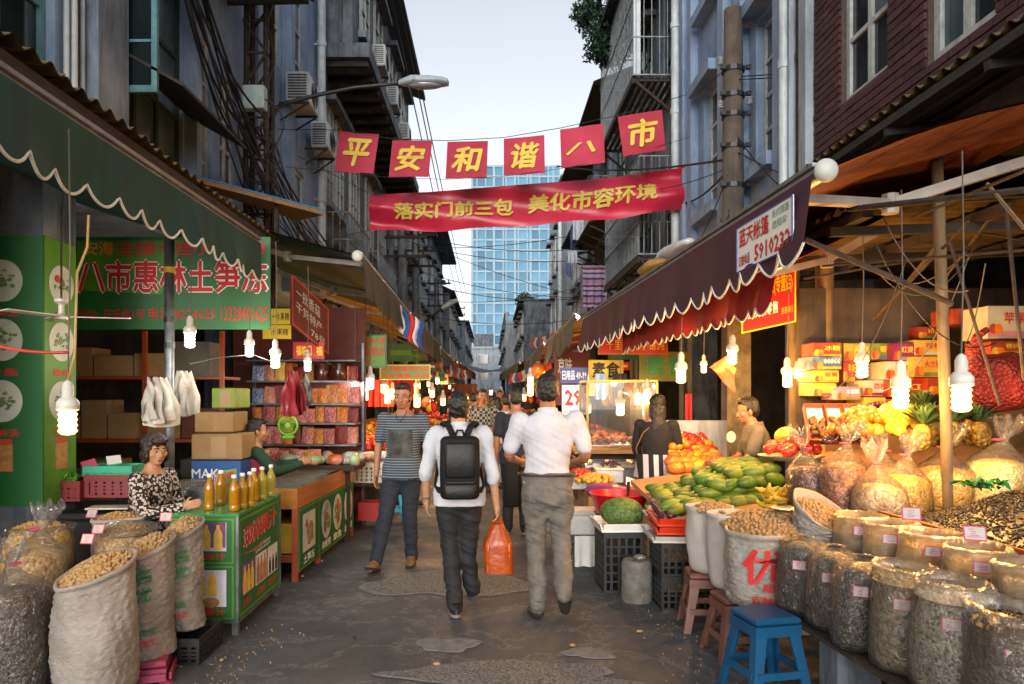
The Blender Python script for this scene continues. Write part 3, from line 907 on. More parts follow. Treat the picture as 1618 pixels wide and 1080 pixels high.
def awning(name,label,side,pn,pf,wn_,wf,drop,fm,lin,period=.27,amp=.09,trim=True,ball=True,arms=2,vm=None,sag=.05,bar_r=.035,waves=True):
 """pn/pf: near and far end of the front bar; wn_/wf: near and far end on the wall"""
 pn,pf,wn_,wf = map(Vector,(pn,pf,wn_,wf))
 T = thing(name,label,'awning',(pn + pf) / 2)
 L = (pf - pn).length
 n = max(8,int(L / .25))
 def S(a,c,lift):
  p = pn.lerp(pf,a).lerp(wn_.lerp(wf,a),c)
  s = math.sin(math.pi * c) * (-sag) + .012 * math.sin(a * L * 5 + c * 3)
  return p + Vector((0,0,s + lift))
 b = MB(); b.grid(lambda a,c: S(a,c,.02),n,8); obj('canvas',b,fm,T,smooth=True)
 b = MB(); b.grid(lambda a,c: S(a,c,.006),n,8); obj('lining',b,lin,T,smooth=True)  # underside layer; on some awnings its colour carries painted bulb glow
 nv = max(20,int(L / period * 12))
 out = Vector((-side,0,0))
 def hem(a):
  s = a * L / period
  return drop - amp * .5 + amp * abs(math.sin(math.pi * s)) ** .75
 def V(a,c,o=0.0):
  p = pn.lerp(pf,a)
  fold = .02 * math.sin(a * L * 9 + 2 * math.sin(a * L * 1.3)) * c + .03 * math.sin(a * L * 2.1 + 1) * c + .02 * c
  return p + out * (fold + .042 + o) - Vector((0,0,hem(a) * c))
 b = MB(); b.grid(lambda a,c: V(a,c),nv,5); obj('valance',b,vm or fm,T,smooth=True)
 if trim:
  b = MB(); b.tube([V(i / nv,1.0) for i in range(nv + 1)],.008,5,cap=False); obj('hem_piping',b,m_piping,T,smooth=True)
 b = MB(); b.tube([pn,pf],bar_r,10)
 off = Vector((-side * .03,0,bar_r * 1.1)); b.bar(pn + off,pf + off,.03,.02)
 obj('front_bar',b,m_bar,T,smooth=40)
 if ball:
  d = (pn - pf).normalized()
  b = MB(); b.ell(pn + d * .05,(.06,.045,.06),14,9); obj('end_cap',b,m_ball,T,smooth=True)
 for k in range(arms):
  t = (k + .12) / arms if arms > 1 else .1
  a0 = pn.lerp(pf,t); w0 = wn_.lerp(wf,min(1,t + .05)) - Vector((0,0,.12))
  md = a0.lerp(w0,.48) + Vector((0,.25,-.10))
  b = MB(); b.bar(a0 - Vector((0,0,.02)),md,.07,.05); b.bar(md,w0,.085,.06)
  b.tube([md - Vector((0,0,.06)),md + Vector((0,0,.06))],.05,8)
  obj('folding_arm',b,m_arm,T)
 return T

# green awning over the first stall on one side, maroon one opposite, others down the street
awning('shop_awning','long green scalloped awning with white hem over the jelly stall',-1,(-1.98,1.6,2.92),(-1.98,6.15,2.92),(-3.35,1.6,3.2),(-3.35,6.15,3.2),.29,m_green_f,m_green_f,period=.24,amp=.085,arms=0)
awning('shop_awning','dark green awning with grey hanging valance and white end ball',-1,(-1.40,7.7,3.10),(-1.42,12.6,3.0),(-3.35,7.75,3.72),(-3.35,12.6,3.6),.40,m_dgreen_f,m_dgreen_f,vm=m_grey_f,trim=False,amp=.05,arms=2)
awning('shop_awning','yellow-lined awning sloping down past the striped bunting',-1,(-1.45,12.9,3.05),(-1.40,19.5,2.95),(-3.35,12.9,3.7),(-3.35,19.5,3.6),.45,m_grey_f,m_cream_f,trim=False,ball=False,amp=.05)
awning('shop_awning','grey awning beyond the bunting, third along its side',-1,(-1.40,19.9,2.9),(-1.45,28,2.9),(-3.3,19.9,3.6),(-3.3,28,3.5),.4,m_grey_f,m_cream_f,trim=False,ball=False,amp=.05)
awning('shop_awning','distant striped awning closing the row before the lane bends',-1,(-1.3,28.5,2.9),(-.9,42,2.8),(-3.1,28.5,3.6),(-3.1,42,3.4),.35,m_purple_f,m_red_f,trim=False,ball=False,amp=.05)
PN,PF = Vector((1.68,3.7,2.77)),Vector((1.30,9.9,2.66))
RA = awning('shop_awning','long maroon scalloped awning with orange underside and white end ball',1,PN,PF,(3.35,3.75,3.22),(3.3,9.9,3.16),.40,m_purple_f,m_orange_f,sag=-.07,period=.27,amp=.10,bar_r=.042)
awning('shop_awning','red scalloped awning tucked under the maroon one',1,(2.05,5.1,2.55),(1.75,9.4,2.5),(3.3,5.1,3.2),(3.3,9.4,3.2),.30,m_red_f,m_red_f,period=.2,amp=.07,ball=False,bar_r=.02)
awning('shop_awning','tattered brown awning just beyond the maroon one',1,(1.25,10.4,2.75),(1.2,15.5,2.7),(3.3,10.4,3.5),(3.3,15.5,3.4),.4,m_grey_f,m_cream_f,trim=False,ball=False,amp=.1,period=.6)
awning('shop_awning','far brown awning hung with small lanterns',1,(1.2,16,2.75),(1.25,26,2.7),(3.3,16,3.4),(3.3,26,3.4),.35,m_grey_f,m_red_f,trim=False,ball=False,amp=.08,period=.5)
awning('shop_awning','dark awning at the far end on the fruit stall side',1,(1.1,27,2.8),(.6,44,2.8),(3.1,27,3.4),(3,44,3.4),.35,m_dgreen_f,m_dgreen_f,trim=False,ball=False,amp=.08,period=.5)
awning('shop_awning','pink market parasol cloth glowing at the far end',1,(.9,30,2.35),(.9,33,2.3),(2.4,30,2.75),(2.4,33,2.75),.2,mat('pink_canvas','#b5264f','#c93a60',rough=.8),mat('pink_canvas','#b5264f'),trim=False,ball=False,arms=0)

# plate sign pinned to the maroon valance
def sign(name,label,p0,p1,up,thick,bm,lines,lettering=None,border=None,cat='sign',inset=.0,group=None,th_in=True,frame=None):
 """board from p0 to p1 (bottom edge), height vector up; lines: (text, x0, x1, y0, y1, material[, bold])"""
 p0,p1,up = Vector(p0),Vector(p1),Vector(up)
 n = (p1 - p0).cross(up).normalized()
 T = thing(name,label,cat,(p0 + p1) / 2,group=group)
 b = MB(); b.prism([p0 - n * thick,p1 - n * thick,p1 + up - n * thick,p0 + up - n * thick],n,thick); obj('board',b,bm,T)
 if border:
  b = MB(); e = .02 if not isinstance(border,tuple) else border[1]
  bmat_ = border[0] if isinstance(border,tuple) else border
  q = lambda x,y: p0.lerp(p1,x) + up * y + n * .001
  ex = e / (p1 - p0).length; ey = e / up.length
  for (x0,x1,y0,y1) in ((0,1,0,ey),(0,1,1 - ey,1),(0,ex,ey,1 - ey),(1 - ex,1,ey,1 - ey)):
   b.prism([q(x0,y0),q(x1,y0),q(x1,y1),q(x0,y1)],n,.004)
  obj('border',b,bmat_,T)
 by = {}
 for ln in lines:
  by.setdefault(ln[5].name,(ln[5],[]))[1].append(ln)
 for k,(mm,lns) in enumerate(by.values()):
  b = MB()
  for ln in lns:
   text(b,ln[0],p0.lerp(p1,ln[1]) + up * ln[3],p0.lerp(p1,ln[2]) + up * ln[3],up * (ln[4] - ln[3]),off=.004 + .0015 * k,bold=ln[6] if len(ln) > 6 else .02)
  obj('lettering',b,mm,T)
 return T
m_tred = mat('sign_red_ink','#b01818','#bd2222',rough=.6)
m_tyel = mat('sign_yellow_ink','#e2b51f','#eec12c',rough=.6)
m_twht = mat('sign_white_ink','#dcdcd4','#e8e8e0',rough=.6)
m_tblk = mat('sign_black_ink','#101010','#181818',rough=.6)
m_tgrn = mat('sign_green_ink','#1a6b32','#207a3a',rough=.6)
m_tblu = mat('sign_blue_ink','#1d3f8f','#244a9c',rough=.6)
m_sred = mat('sign_red_board','#a3121b','#b41a22',rough=.55,scale=3,streak=.2,streakc='#6a0c12')
m_sgrn = mat('sign_green_board','#115222','#1a6029',rough=.5,scale=2,streak=.15)
m_slime = mat('sign_lime_board','#3f721c','#528226',rough=.5,scale=2)
m_swht = mat('sign_white_board','#cfcfc8','#dedcd6',rough=.5,scale=3)
m_syel = mat('sign_yellow_board','#c9a92a','#d8b834',rough=.55,scale=3)
m_smar = mat('sign_maroon_board','#4e1d1a','#63261f',rough=.7,scale=3)
m_sblu = mat('sign_blue_board','#1b3f86','#234b94',rough=.5)

dv = (PF - PN).normalized()
a0 = PN + dv * .12 - Vector((0.085,0,.05)); a1 = PN + dv * .86 - Vector((0.085,0,.05))
sign('awning_phone_sign','white telephone sign with red characters pinned to the maroon awning',a1 - Vector((0,0,.30)),a0 - Vector((0,0,.30)),(0,0,.28),.006,m_swht,
  [('蓝天帐篷',.06,.62,.52,.92,m_tred),('订做电话',.05,.27,.1,.34,m_tred),('5910232',.36,.97,.07,.42,m_tred,.03),('各式雨篷',.68,.95,.76,.92,m_tgrn,.0),('遮阳伞',.68,.92,.54,.70,m_tgrn,.0)],
  border=(m_tblu,.006))

# corrugated sheets over both stalls
m_corr = mat('yellowed_corrugated_sheet','#4a3c1e','#665328',rough=.7,scale=3,streak=.5,streakc='#3a2f1c')
def corrugated(name,label,side,x0,x1,z0,z1,y0,y1,n_sheets,rag=.05,m=None):
 T = thing(name,label,'roof',(side * (x0 + x1) / 2,(y0 + y1) / 2,z0))
 for k in range(n_sheets):
  ya = y0 + (y1 - y0) * k / n_sheets; yb = y0 + (y1 - y0) * (k + 1) / n_sheets + .06
  xo = x1 + rnd.uniform(-rag,rag); dz = .012 * (k % 2)
  b = MB()
  nu = int((yb - ya) / .025)
  for lift in (0,.006):
   b.grid(lambda a,c: (side * (x0 + (xo - x0) * c),ya + (yb - ya) * a,z0 + (z1 - z0) * c + .022 * math.sin((ya + (yb - ya) * a) * 2 * math.pi / .15) + dz + lift),nu,3)
  obj('corrugated_sheet',b,m or m_corr,T,smooth=True)
 b = MB()
 for c in (.1,.55,.95):
  xx = side * (x0 + (x1 - x0) * c); zz = z0 + (z1 - z0) * c - .07
  b.bar((xx,y0,zz),(xx,y1,zz),.07,.06)
 for y in np.arange(y0 + .3,y1,1.1): b.bar((side * x0,y,z0 - .13),(side * x1,y,z1 - .13),.05,.06)
 obj('roof_batten',b,m_dark,T)
 return T
corrugated('canopy_roof','yellowed corrugated sheet canopy above the green awning',-1,3.38,2.32,3.42,3.34,1.8,8.0,6)
corrugated('canopy_roof','yellowed corrugated sheet canopy over the nut stall opposite',1,3.38,2.93,3.78,3.72,1.8,7.6,6)
corrugated('canopy_roof','rusty inner roof sheets above the nut stall',1,4.6,2.35,2.98,2.90,4.75,7.4,3)
# blue tarp edge on planks
T = thing('plank_roof','plank lean-to roof edged with bright blue tarpaulin','roof',PX(400,310,8.4))
q = [PX(300,276,8.0),PX(512,332,9.2),PX(512,332,9.2) + Vector((-.55,.8,.12)),PX(300,276,8.0) + Vector((-.05,.9,.1))]
b = MB(); b.prism(q,(0,0,1),.012); obj('tarpaulin',b,mat('blue_tarpaulin','#1779b8','#2490cc',rough=.5,scale=5),T)
b = MB(); b.prism([p - Vector((0,0,.06)) for p in q],(0,0,1),.055); obj('plank',b,mat('raw_roof_plank','#6b5236','#876a48',rough=.85,scale=6,stretch=(1,6,6)),T)
b = MB(); b.bar(PX(437,316,8.9),PX(437,385,8.9),.05); obj('prop_post',b,m_rust,T)

# ---------------------------------------------------------------- lattice mast, lamp, pole, cables
T = thing('lattice_mast','rusty steel lattice mast with cable box among tangled wires','mast',(-3.05,9.6,0))
mx,my,w2 = -3.05,9.6,.15
b = MB()
for sx in (-w2,w2):
 for sy in (-w2,w2): b.bar((mx + sx,my + sy,0),(mx + sx * .8,my + sy * .8,8.4),.05)
obj('corner_angle',b,m_rust,T)
b = MB()
for k,z in enumerate(np.arange(.2,8.2,.42)):
 s = 1 if k % 2 else -1
 for sy in (-w2,w2):
  b.bar((mx - w2 * s,my + sy,z),(mx + w2 * s,my + sy,z + .42),.028)
 for sx in (-w2,w2):
  b.bar((mx + sx,my - w2 * s,z),(mx + sx,my + w2 * s,z + .42),.028)
 b.bar((mx - w2,my - w2,z),(mx + w2,my - w2,z),.025)
obj('lattice_brace',b,m_rust,T)
b = MB(); b.box((mx + .02,my - .24,5.45),(.28,.14,.30),bev=.01); obj('cable_box',b,mat('pale_green_box_paint','#8fa6a4','#a7bab6',rough=.6,streak=.5),T)

LY = 10.4
T = thing('street_lamp','grey street lamp head on a long curved arm over the street','street lamp',PX(430,622,LY) * 1)
hp = PX(632,131,LY)
b = MB(); b.tube([PX(428,215,LY),PX(430,185,LY),PX(438,170,LY),PX(455,162,LY),PX(500,150,LY),PX(560,138,LY),PX(600,134,LY),PX(636,132,LY)],[.035] * 3 + [.032,.03,.028,.026,.026],8); obj('lamp_arm',b,m_acd,T,smooth=True)
b = MB()
prof = [(-.02,.03,.04),(.03,.07,.06),(.16,.12,.11),(.42,.13,.10),(.60,.12,.08),(.68,.08,.06),(.70,.02,.02)]
rings = []
for (s,wd,h) in prof:
 rings.append([hp + Vector((s,wd * math.cos(t),(h if math.sin(t) > 0 else .035) * math.sin(t))) for t in np.linspace(0,2 * math.pi,13)[:-1]])
V = [p for r_ in rings for p in r_]; n = 12
Fc = [(i * n + j,i * n + (j + 1) % n,(i + 1) * n + (j + 1) % n,(i + 1) * n + j) for i in range(len(rings) - 1) for j in range(n)]
Fc += [tuple(range(n - 1,-1,-1)),tuple((len(rings) - 1) * n + j for j in range(n))]
b.add(V,Fc); obj('lamp_housing',b,mat('grey_lamp_housing','#8a9299','#a3aab0',rough=.45,scale=5),T,smooth=40)
b = MB(); b.ell(hp + Vector((.36,0,-.03)),(.26,.095,.055),14,8); obj('lamp_lens',b,mat('dull_lamp_lens','#6c7075','#80858a',rough=.15,spec=.8),T,smooth=True)
b = MB(); b.box(hp + Vector((.2,-.125,.02)),(.03,.02,.05)); obj('clip',b,m_metal,T)
b = MB(); b.box(hp + Vector((.55,-.115,.02)),(.03,.02,.05)); obj('clip',b,m_metal,T)

T = thing('utility_pole','brown concrete utility pole wound with cable clamps','pole',(3.1,9.3,0))
b = MB(); b.tube([(3.1,9.3,0),(3.1,9.3,3),(3.1,9.3,6.56)],[.15,.14,.115],16); obj('pole_shaft',b,mat('weathered_pole_concrete','#453d37','#5f544b',rough=.9,scale=4,bump=.3,bscale=20,streak=.4),T,smooth=35)
for z in (5.78,5.45,5.2,4.8,4.3,3.85,3.7):
 b = MB(); b.tube([(3.1,9.3,z - .03),(3.1,9.3,z + .03)],.145,12); b.box((3.1 - .16,9.2,z),(.06,.05,.05)); b.box((3.1 + .16,9.2,z),(.06,.05,.05)); obj('steel_clamp',b,m_acd,T)
for (dx,z) in ((-.2,5.8),(-.2,5.25),(.17,5.3)):
 b = MB()
 for k in range(4): b.lathe([(.01,0),(.035,.008),(.035,.016),(.012,.024)],10,(3.1 + dx,9.18,z + k * .024))
 obj('insulator',b,mat('pale_insulator','#9aa0a0','#b0b5b4',rough=.3),T)

def cable(label,pts,r=.008,group='overhead cables',m=None,name='overhead_cable',n=14):
 b = MB(); b.tube(pts,r,5); return obj(name,b,m or m_black,smooth=True,label=label,cat='cable',group=group)
# three power lines that run up over the street
for k,(ua,ub) in enumerate(((615,664),(627,672),(632,679))):
 a = PX(ua - 8,-60,9.5); c = PX(ub + 60,470,48)
 cable(('power line','power line','power line')[k] + ' rising over the street past the lamp head, ' + ('nearest the wall','middle of three','nearest the lamp')[k],catenary(a,c,.3,16),.012)
# bundle sweeping down to the lattice mast
for k in range(16):
 a = Vector((-3.3 + rnd.uniform(-.05,.12),6.6 + rnd.uniform(0,.8),6.9 + rnd.uniform(-.15,.5)))
 c = Vector((-3.05 + rnd.uniform(-.12,.2),9.5 + rnd.uniform(-.2,.3),3.9 + rnd.uniform(0,1.4)))
 cable('black cable in the tangle sweeping down to the lattice mast',catenary(a,c,rnd.uniform(.1,.9),14),rnd.choice((.008,.011,.016)),'tangled cables at the lattice mast')
for k in range(22):
 a = Vector((-3.05 + rnd.uniform(-.12,.2),9.5 + rnd.uniform(-.2,.3),3.7 + rnd.uniform(0,1.6)))
 c = Vector((-3.2 + rnd.uniform(0,.2),13.5 + rnd.uniform(-1.5,7),4.0 + rnd.uniform(-.5,.9)))
 cable('black cable looping from the lattice mast along the house fronts',catenary(a,c,rnd.uniform(.05,.6),14),rnd.choice((.007,.010,.014)),'cables looping along the fronts')
for k in range(5):   # coils
 cc = Vector((-2.95,9.35,4.2 + k * .22)); rr_ = rnd.uniform(.15,.32)
 cable('slack coil of black cable hung on the lattice mast',[cc + Vector((rr_ * math.cos(t),.05 * math.sin(3 * t),rr_ * 1.2 * math.sin(t))) for t in np.linspace(0,6.5,22)],.01,'cable coils on the mast')
# wires across the lane
cross = [((650,358),(900,392)),((655,372),(905,410)),((664,388),(960,352)),((690,440),(900,470)),((640,405),(880,470)),((700,495),(905,500)),((680,370),(950,480)),((700,470),(880,455))]
for k,(p,q_) in enumerate(cross):
 a = PX(p[0] - 40,p[1],24 + k); c = PX(q_[0] + 30,q_[1],22 + k)
 cable('thin black wire strung across the lane in front of the tower',catenary(a,c,.35,14),.012,'wires across the lane')
for k,(u0,v0,u1,v1,Y0,Y1) in enumerate(((1160,88,1085,150,9.2,12.5),(1158,250,880,262,9.2,16),(1158,262,985,300,9.2,15),(1160,255,1080,320,9.2,12.6),(1165,240,1618,380,9.2,5.0),(1172,120,1640,5,9.2,5.2),(1168,125,1640,14,9.2,5.2),(1165,215,1290,330,9.2,7.5),(1150,275,1090,400,9.2,12.5))):
 cable('thin wire leaving the concrete utility pole',catenary(PX(u0,v0,Y0),PX(u1,v1,Y1),.12,12),.007 if k not in (1,3) else .016,'wires on the utility pole')
for k in range(10):
 a = Vector((3.0,9.15,3.5 + rnd.uniform(0,.5))); c = Vector((3.25,10.5 + rnd.uniform(0,2),3.0 + rnd.uniform(0,1.2)))
 cable('slack wire drooping behind the utility pole',catenary(a,c,rnd.uniform(.1,.5),10),.006,'slack wires behind the pole')

# ---------------------------------------------------------------- flags and banner
m_flag = mat('crimson_flag_cloth','#94182f','#b02c47',rough=.75,scale=1.6,bump=.08,bscale=12)
m_fgold = mat('gold_flag_print','#c9a937','#d6b844',rough=.65)
flags = [('平',((529,270),(590,274),(599,212),(536,207))),('安',((614,279),(677,279),(683,222),(620,221))),('和',((704,282),(769,281),(771,222),(707,224))),
   ('谐',((796,277),(861,273),(860,213),(796,219))),('八',((887,265),(956,257),(953,195),(885,204))),('市',((985,247),(1052,236),(1046,173),(976,184)))]
ordn = ('first','second','third','fourth','fifth','last')
FY = 11.5
for k,(ch,q_) in enumerate(flags):
 A,B_,C_,D_ = [PX(u,v,FY) for u,v in q_]
 sd = k * 1.7
 def S(a,c,o=0.0):
  p = A.lerp(B_,a).lerp(D_.lerp(C_,a),c)
  return p + Vector((0,.010 * math.sin(a * 5 + sd) * (1 - c * .5) - o,0))
 T = thing('square_flag','square crimson flag with gold character, %s from the lamp side' % ordn[k],'flag',(A + B_) / 2,group='square flags strung over the street')
 b = MB(); b.grid(lambda a,c: S(a,c),10,8); b.grid(lambda a,c: S(a,c,-.004),10,8); obj('cloth',b,m_flag,T,smooth=True)
 V,Fc,x0,x1,y0,y1 = text_mesh(ch,.03)
 b = MB()
 hh = .30 if ch == '八' else .70
 sl = .12
 b.add([S(.16 + .68 * ((v.x - x0) / (x1 - x0)) + sl * ((v.y - y0) / (y1 - y0) - .5),(.15 if ch != '八' else .3) + hh * (v.y - y0) / (y1 - y0),.022 + v.z * .0005) for v in V],Fc)
 obj('character',b,m_fgold,T)
tops = [PX(u,v - 1,FY) for u,v in ((440,205),(536,206),(620,220),(707,223),(796,218),(885,203),(976,183),(1085,150))]
cable('cord carrying the square flags, along their top edge',tops,.006,None,name='flag_cord')
cable('cord along the bottom edge of the square flags',[PX(u,v + 1,FY) for u,v in ((450,262),(529,270),(614,279),(704,282),(796,277),(887,265),(985,247),(1090,215))],.004,None,name='flag_cord')
BY = 12.4
A,B_,C_,D_ = PX(584,363,BY),PX(1079,328,BY),PX(1081,263,BY),PX(583,305,BY)
def SB(a,c,o=0.0):
 p = A.lerp(B_,a).lerp(D_.lerp(C_,a),c)
 edge = min(a,1 - a)
 s = -.12 * 4 * a * (1 - a) * (1 - .3 * c) + .02 * math.sin(a * 22 + c * 4) * (1 - c)
 f = .05 * math.sin(c * 7 + a * 9) * (1 + 1.2 * math.exp(-edge * 14)) + .035 * math.sin(a * 34 - c * 6) * math.exp(-edge * 9) + .004 * math.sin(a * 60 + c * 11 * math.sin(a * 5))
 return p + Vector((0,f - o,s))
T = thing('slogan_banner','long sagging red banner with two gold slogans across the street','banner',(A + B_) / 2)
m_ban = mat('shiny_red_banner_cloth','#a50f2e','#b8163a',rough=.38,scale=2,sheen=.3)
b = MB(); b.grid(lambda a,c: SB(a,c),160,18); obj('cloth',b,m_ban,T,smooth=True)
def banner_text(body,a0_,a1_,c0,c1):
 V,Fc,x0,x1,y0,y1 = text_mesh(body,.035)
 b = MB(); b.add([SB(a0_ + (a1_ - a0_) * (v.x - x0) / (x1 - x0),c0 + (c1 - c0) * (v.y - y0) / (y1 - y0),.035 + v.z * .0005) for v in V],Fc)
 obj('slogan_lettering',b,mat('gold_banner_print','#b99f3c','#cdb552',rough=.6),T)
banner_text('落实门前三包',.08,.46,.28,.72)
banner_text('美化市容环境',.505,.915,.28,.72)
for (u,v,u2,v2,Y2) in ((583,305,440,230,13),(583,363,470,390,12.6),(1081,263,1087,240,12.6),(1079,328,1087,335,12.6)):
 cable('tie cord at a corner of the red slogan banner',[PX(u,v,BY),PX(u2,v2,Y2)],.005,'banner tie cords',name='tie_cord')

# ---------------------------------------------------------------- bunting, washing, tree
def bunting(label,a,c,n,sag,size=.3,group='striped bunting strips'):
 cols = [mat('bunting_red','#b3202c','#c22a36',rough=.8),mat('bunting_white','#b9bcc4','#c8cad0',rough=.8),mat('bunting_blue','#1d4c92','#2658a0',rough=.8)]
 T = thing('bunting',label,'bunting',a,group=group)
 pts = catenary(a,c,sag,n)
 for k in range(n):
  p,q_ = pts[k],pts[k + 1]
  d = (q_ - p) * .96
  b = MB()
  b.grid(lambda s,t: p + d * s + Vector((.03 * math.sin(6 * t + k),.02 * math.cos(5 * s + k),-size * t)),4,4)
  obj('pennant',b,cols[k % 3],T,smooth=True)
 return T
bunting('red white and blue striped bunting drooping from the grey valance',PX(600,440,10.7),PX(668,512,11.2),9,.04,.42)
bunting('small striped bunting beyond the grey awning',PX(690,560,22),PX(740,585,30),12,.1,.4)
bunting('striped bunting hung before the lantern stall',PX(805,590,24),PX(870,560,16),10,.1,.3)
bunting('striped bunting high beside the round-cornered house',PX(840,532,22),PX(890,515,16),9,.1,.3)

def cloth(name,label,A,B_,drop,m,th=.01,fold=.04,nf=5,cat='cloth',group=None,taper=0.0):
 A = Vector(A); B_ = Vector(B_)
 b = MB(); d = (B_ - A); nrm = d.cross(Vector((0,0,1))).normalized()
 for o_ in (0,th):
  b.grid(lambda a,c: A.lerp(B_,.5 + (a - .5) * (1 + taper * c)) + nrm * (fold * math.sin(a * nf * 2 * math.pi) * (.3 + c) + o_) - Vector((0,0,drop * c)),nf * 8,8)
 return obj(name,b,m,smooth=True,label=label,cat=cat,group=group)
def stripe_mat(name,cs,axis='Z',scale=1.0,rough=.85):
 if name in MATS: return MATS[name]
 m = bpy.data.materials.new(name); m.use_nodes = True
 N = m.node_tree.nodes; L = m.node_tree.links
 tc = N.new('ShaderNodeTexCoord'); sp = N.new('ShaderNodeSeparateXYZ'); L.new(tc.outputs['Object'],sp.inputs[0])
 mu = N.new('ShaderNodeMath'); mu.operation = 'MULTIPLY'; mu.inputs[1].default_value = scale; L.new(sp.outputs[axis],mu.inputs[0])
 fr = N.new('ShaderNodeMath'); fr.operation = 'FRACT'; L.new(mu.outputs[0],fr.inputs[0])
 rp = N.new('ShaderNodeValToRGB'); rp.color_ramp.interpolation = 'CONSTANT'
 e = rp.color_ramp.elements
 e[0].position = 0; e[0].color = (*hx(cs[0][1]),1); e[1].position = cs[1][0]; e[1].color = (*hx(cs[1][1]),1)
 for p_,c_ in cs[2:]:
  x = e.new(p_); x.color = (*hx(c_),1)
 L.new(fr.outputs[0],rp.inputs[0]); L.new(rp.outputs[0],N['Principled BSDF'].inputs['Base Color'])
 N['Principled BSDF'].inputs['Roughness'].default_value = rough
 nb = N.new('ShaderNodeTexNoise'); nb.inputs['Scale'].default_value = 30; L.new(tc.outputs['Object'],nb.inputs['Vector'])
 bp = N.new('ShaderNodeBump'); bp.inputs['Strength'].default_value = .2; bp.inputs['Distance'].default_value = .01
 L.new(nb.outputs['Fac'],bp.inputs['Height']); L.new(bp.outputs[0],N['Principled BSDF'].inputs['Normal'])
 MATS[name] = m
 return m
m_blanket = stripe_mat('striped_blanket',[(0,'#8b7c9c'),(.18,'#5a1f3f'),(.3,'#9d90ae'),(.5,'#3a3550'),(.6,'#a89bb5'),(.75,'#6b2848'),(.88,'#9288a4')],'Z',2.2)
cloth('blanket','striped purple blanket airing on the washing line',PX(921,421,19),PX(957,421,19),1.05,m_blanket,nf=3,cat='blanket')
cloth('shirt_laundry','white shirt drying on a line under the eave',PX(905,347,20),PX(922,347,20),.55,mat('washed_white_cotton','#9aa3b0','#b2b9c4',rough=.85),nf=2,cat='laundry')
cloth('trousers_laundry','dark blue trousers drying beside the white shirt',PX(901,360,20.3),PX(921,358,20.3),.75,mat('navy_cotton','#22304e','#2c3b5c',rough=.85),nf=2,cat='laundry')
cloth('towel_laundry','pale towel drying below the white shirt',PX(897,397,20),PX(912,397,20),.32,mat('washed_white_cotton','#9aa3b0'),nf=2,cat='laundry')
cloth('towel_laundry','blue-grey cloth drying lowest on the line',PX(893,408,20),PX(905,420,20),.4,mat('blue_grey_cotton','#4c5a78','#5d6b88',rough=.85),nf=2,cat='laundry')
for (u0,v0,u1,v1,Y) in ((890,346,935,346,20),(915,420,965,420,19),(890,396,930,396,20)):
 b = MB(); b.tube([PX(u0,v0,Y),PX(u1,v1,Y)],.012,6); obj('washing_pole',b,m_pipe,label='thin pole carrying washing on the sooty house',cat='pole',group='washing poles')
# bundle of cardboard and plastic thrown on top of the maroon awning
T = thing('plastic_bundle','bundle of white plastic sheet and cardboard lying on the maroon awning','bundle',PX(1055,415,9))
def lump(c,r,seed,amp=.25,nu=18,nv=12):
 b = MB(); b.ell(c,r,nu,nv,wob=lambda p: 1 + amp * mnoise.noise(p * 6 + Vector((seed,0,0)))); return b
obj('plastic_sheet',lump(PX(1070,400,8.8),(.2,.7,.1),3),mat('white_plastic_sheet','#a9abac','#c3c4c4',rough=.35,bump=.4,bscale=8),T,smooth=True)
obj('cardboard',lump(PX(1035,424,9.1),(.2,.45,.09),9),mat('crumpled_card','#7b5a2c','#a07a3c',rough=.7,bump=.4,bscale=9),T,smooth=True)

def leaf_cloud(b,c,r,n,size,rg,squash=1.0):
 c = Vector(c)
 for _ in range(n):
  d = Vector((rg.gauss(0,1),rg.gauss(0,1),rg.gauss(0,1))).normalized() * (rg.random() ** .45)
  p = c + Vector((d.x * r[0],d.y * r[1],d.z * r[2]))
  q_ = Euler((rg.uniform(-1.2,1.2),rg.uniform(-1.2,1.2),rg.uniform(0,6.28))).to_matrix()
  s = size * rg.uniform(.6,1.3)
  b.add([p + q_ @ Vector((-s * .5,0,0)),p + q_ @ Vector((0,-s * .22,s * .06)),p + q_ @ Vector((s * .55,0,0)),p + q_ @ Vector((0,s * .22,s * .06))],[(0,1,2,3)])
m_leaf = mat('dark_banyan_leaf','#10261b','#1f3d29',rough=.55,scale=3,spec=.4)
rg = random.Random(4)
T = thing('banyan_tree','dark leafy banyan tree growing from the roof above the balconies','tree',(3.9,16.6,8.8))
b = MB()
b.tube([(4.3,16.8,8.2),(4.0,16.7,9.4),(3.8,16.6,10.4)],[.16,.13,.09],9)
for k in range(9):
 t = rg.uniform(0,6.28)
 e = Vector((3.1 + rg.uniform(-.8,.8),16.6 + rg.uniform(-.8,.8),9.6 + rg.uniform(-.8,1.6)))
 b.tube([(4.0,16.7,9.3 + rg.uniform(-.3,.6)),Vector((3.6,16.65,9.7 + rg.uniform(-.2,.6))),e],[.06,.04,.015],6)
obj('trunk',b,m_dark,T,smooth=True)
b = MB()
for k in range(46):
 u,v = rg.choice(((938,20),(955,45),(975,15),(945,75),(960,85),(990,40),(930,35),(1000,10),(965,60),(975,70)))
 Y = 16.4 + rg.uniform(-.9,.9)
 c = PX(u + rg.uniform(-14,16),v + rg.uniform(-22,14),Y)
 leaf_cloud(b,c,(.30,.34,.24),130,.12,rg)
for k in range(10):
 c = PX(rg.uniform(930,1040),rg.uniform(-90,-10),16.5); leaf_cloud(b,c,(.6,.6,.5),300,.13,rg)
obj('crown',b,m_leaf,T)
T = thing('roof_plant','straggly plants sprouting from the broken parapet far off','plant',PX(830,478,41.5))
b = MB()
for k in range(14): leaf_cloud(b,PX(rg.uniform(818,845),rg.uniform(466,484),41.5),(.4,.4,.25),60,.2,rg)
obj('foliage',b,mat('dusty_leaf','#2c332c','#3f463c',rough=.8),T)
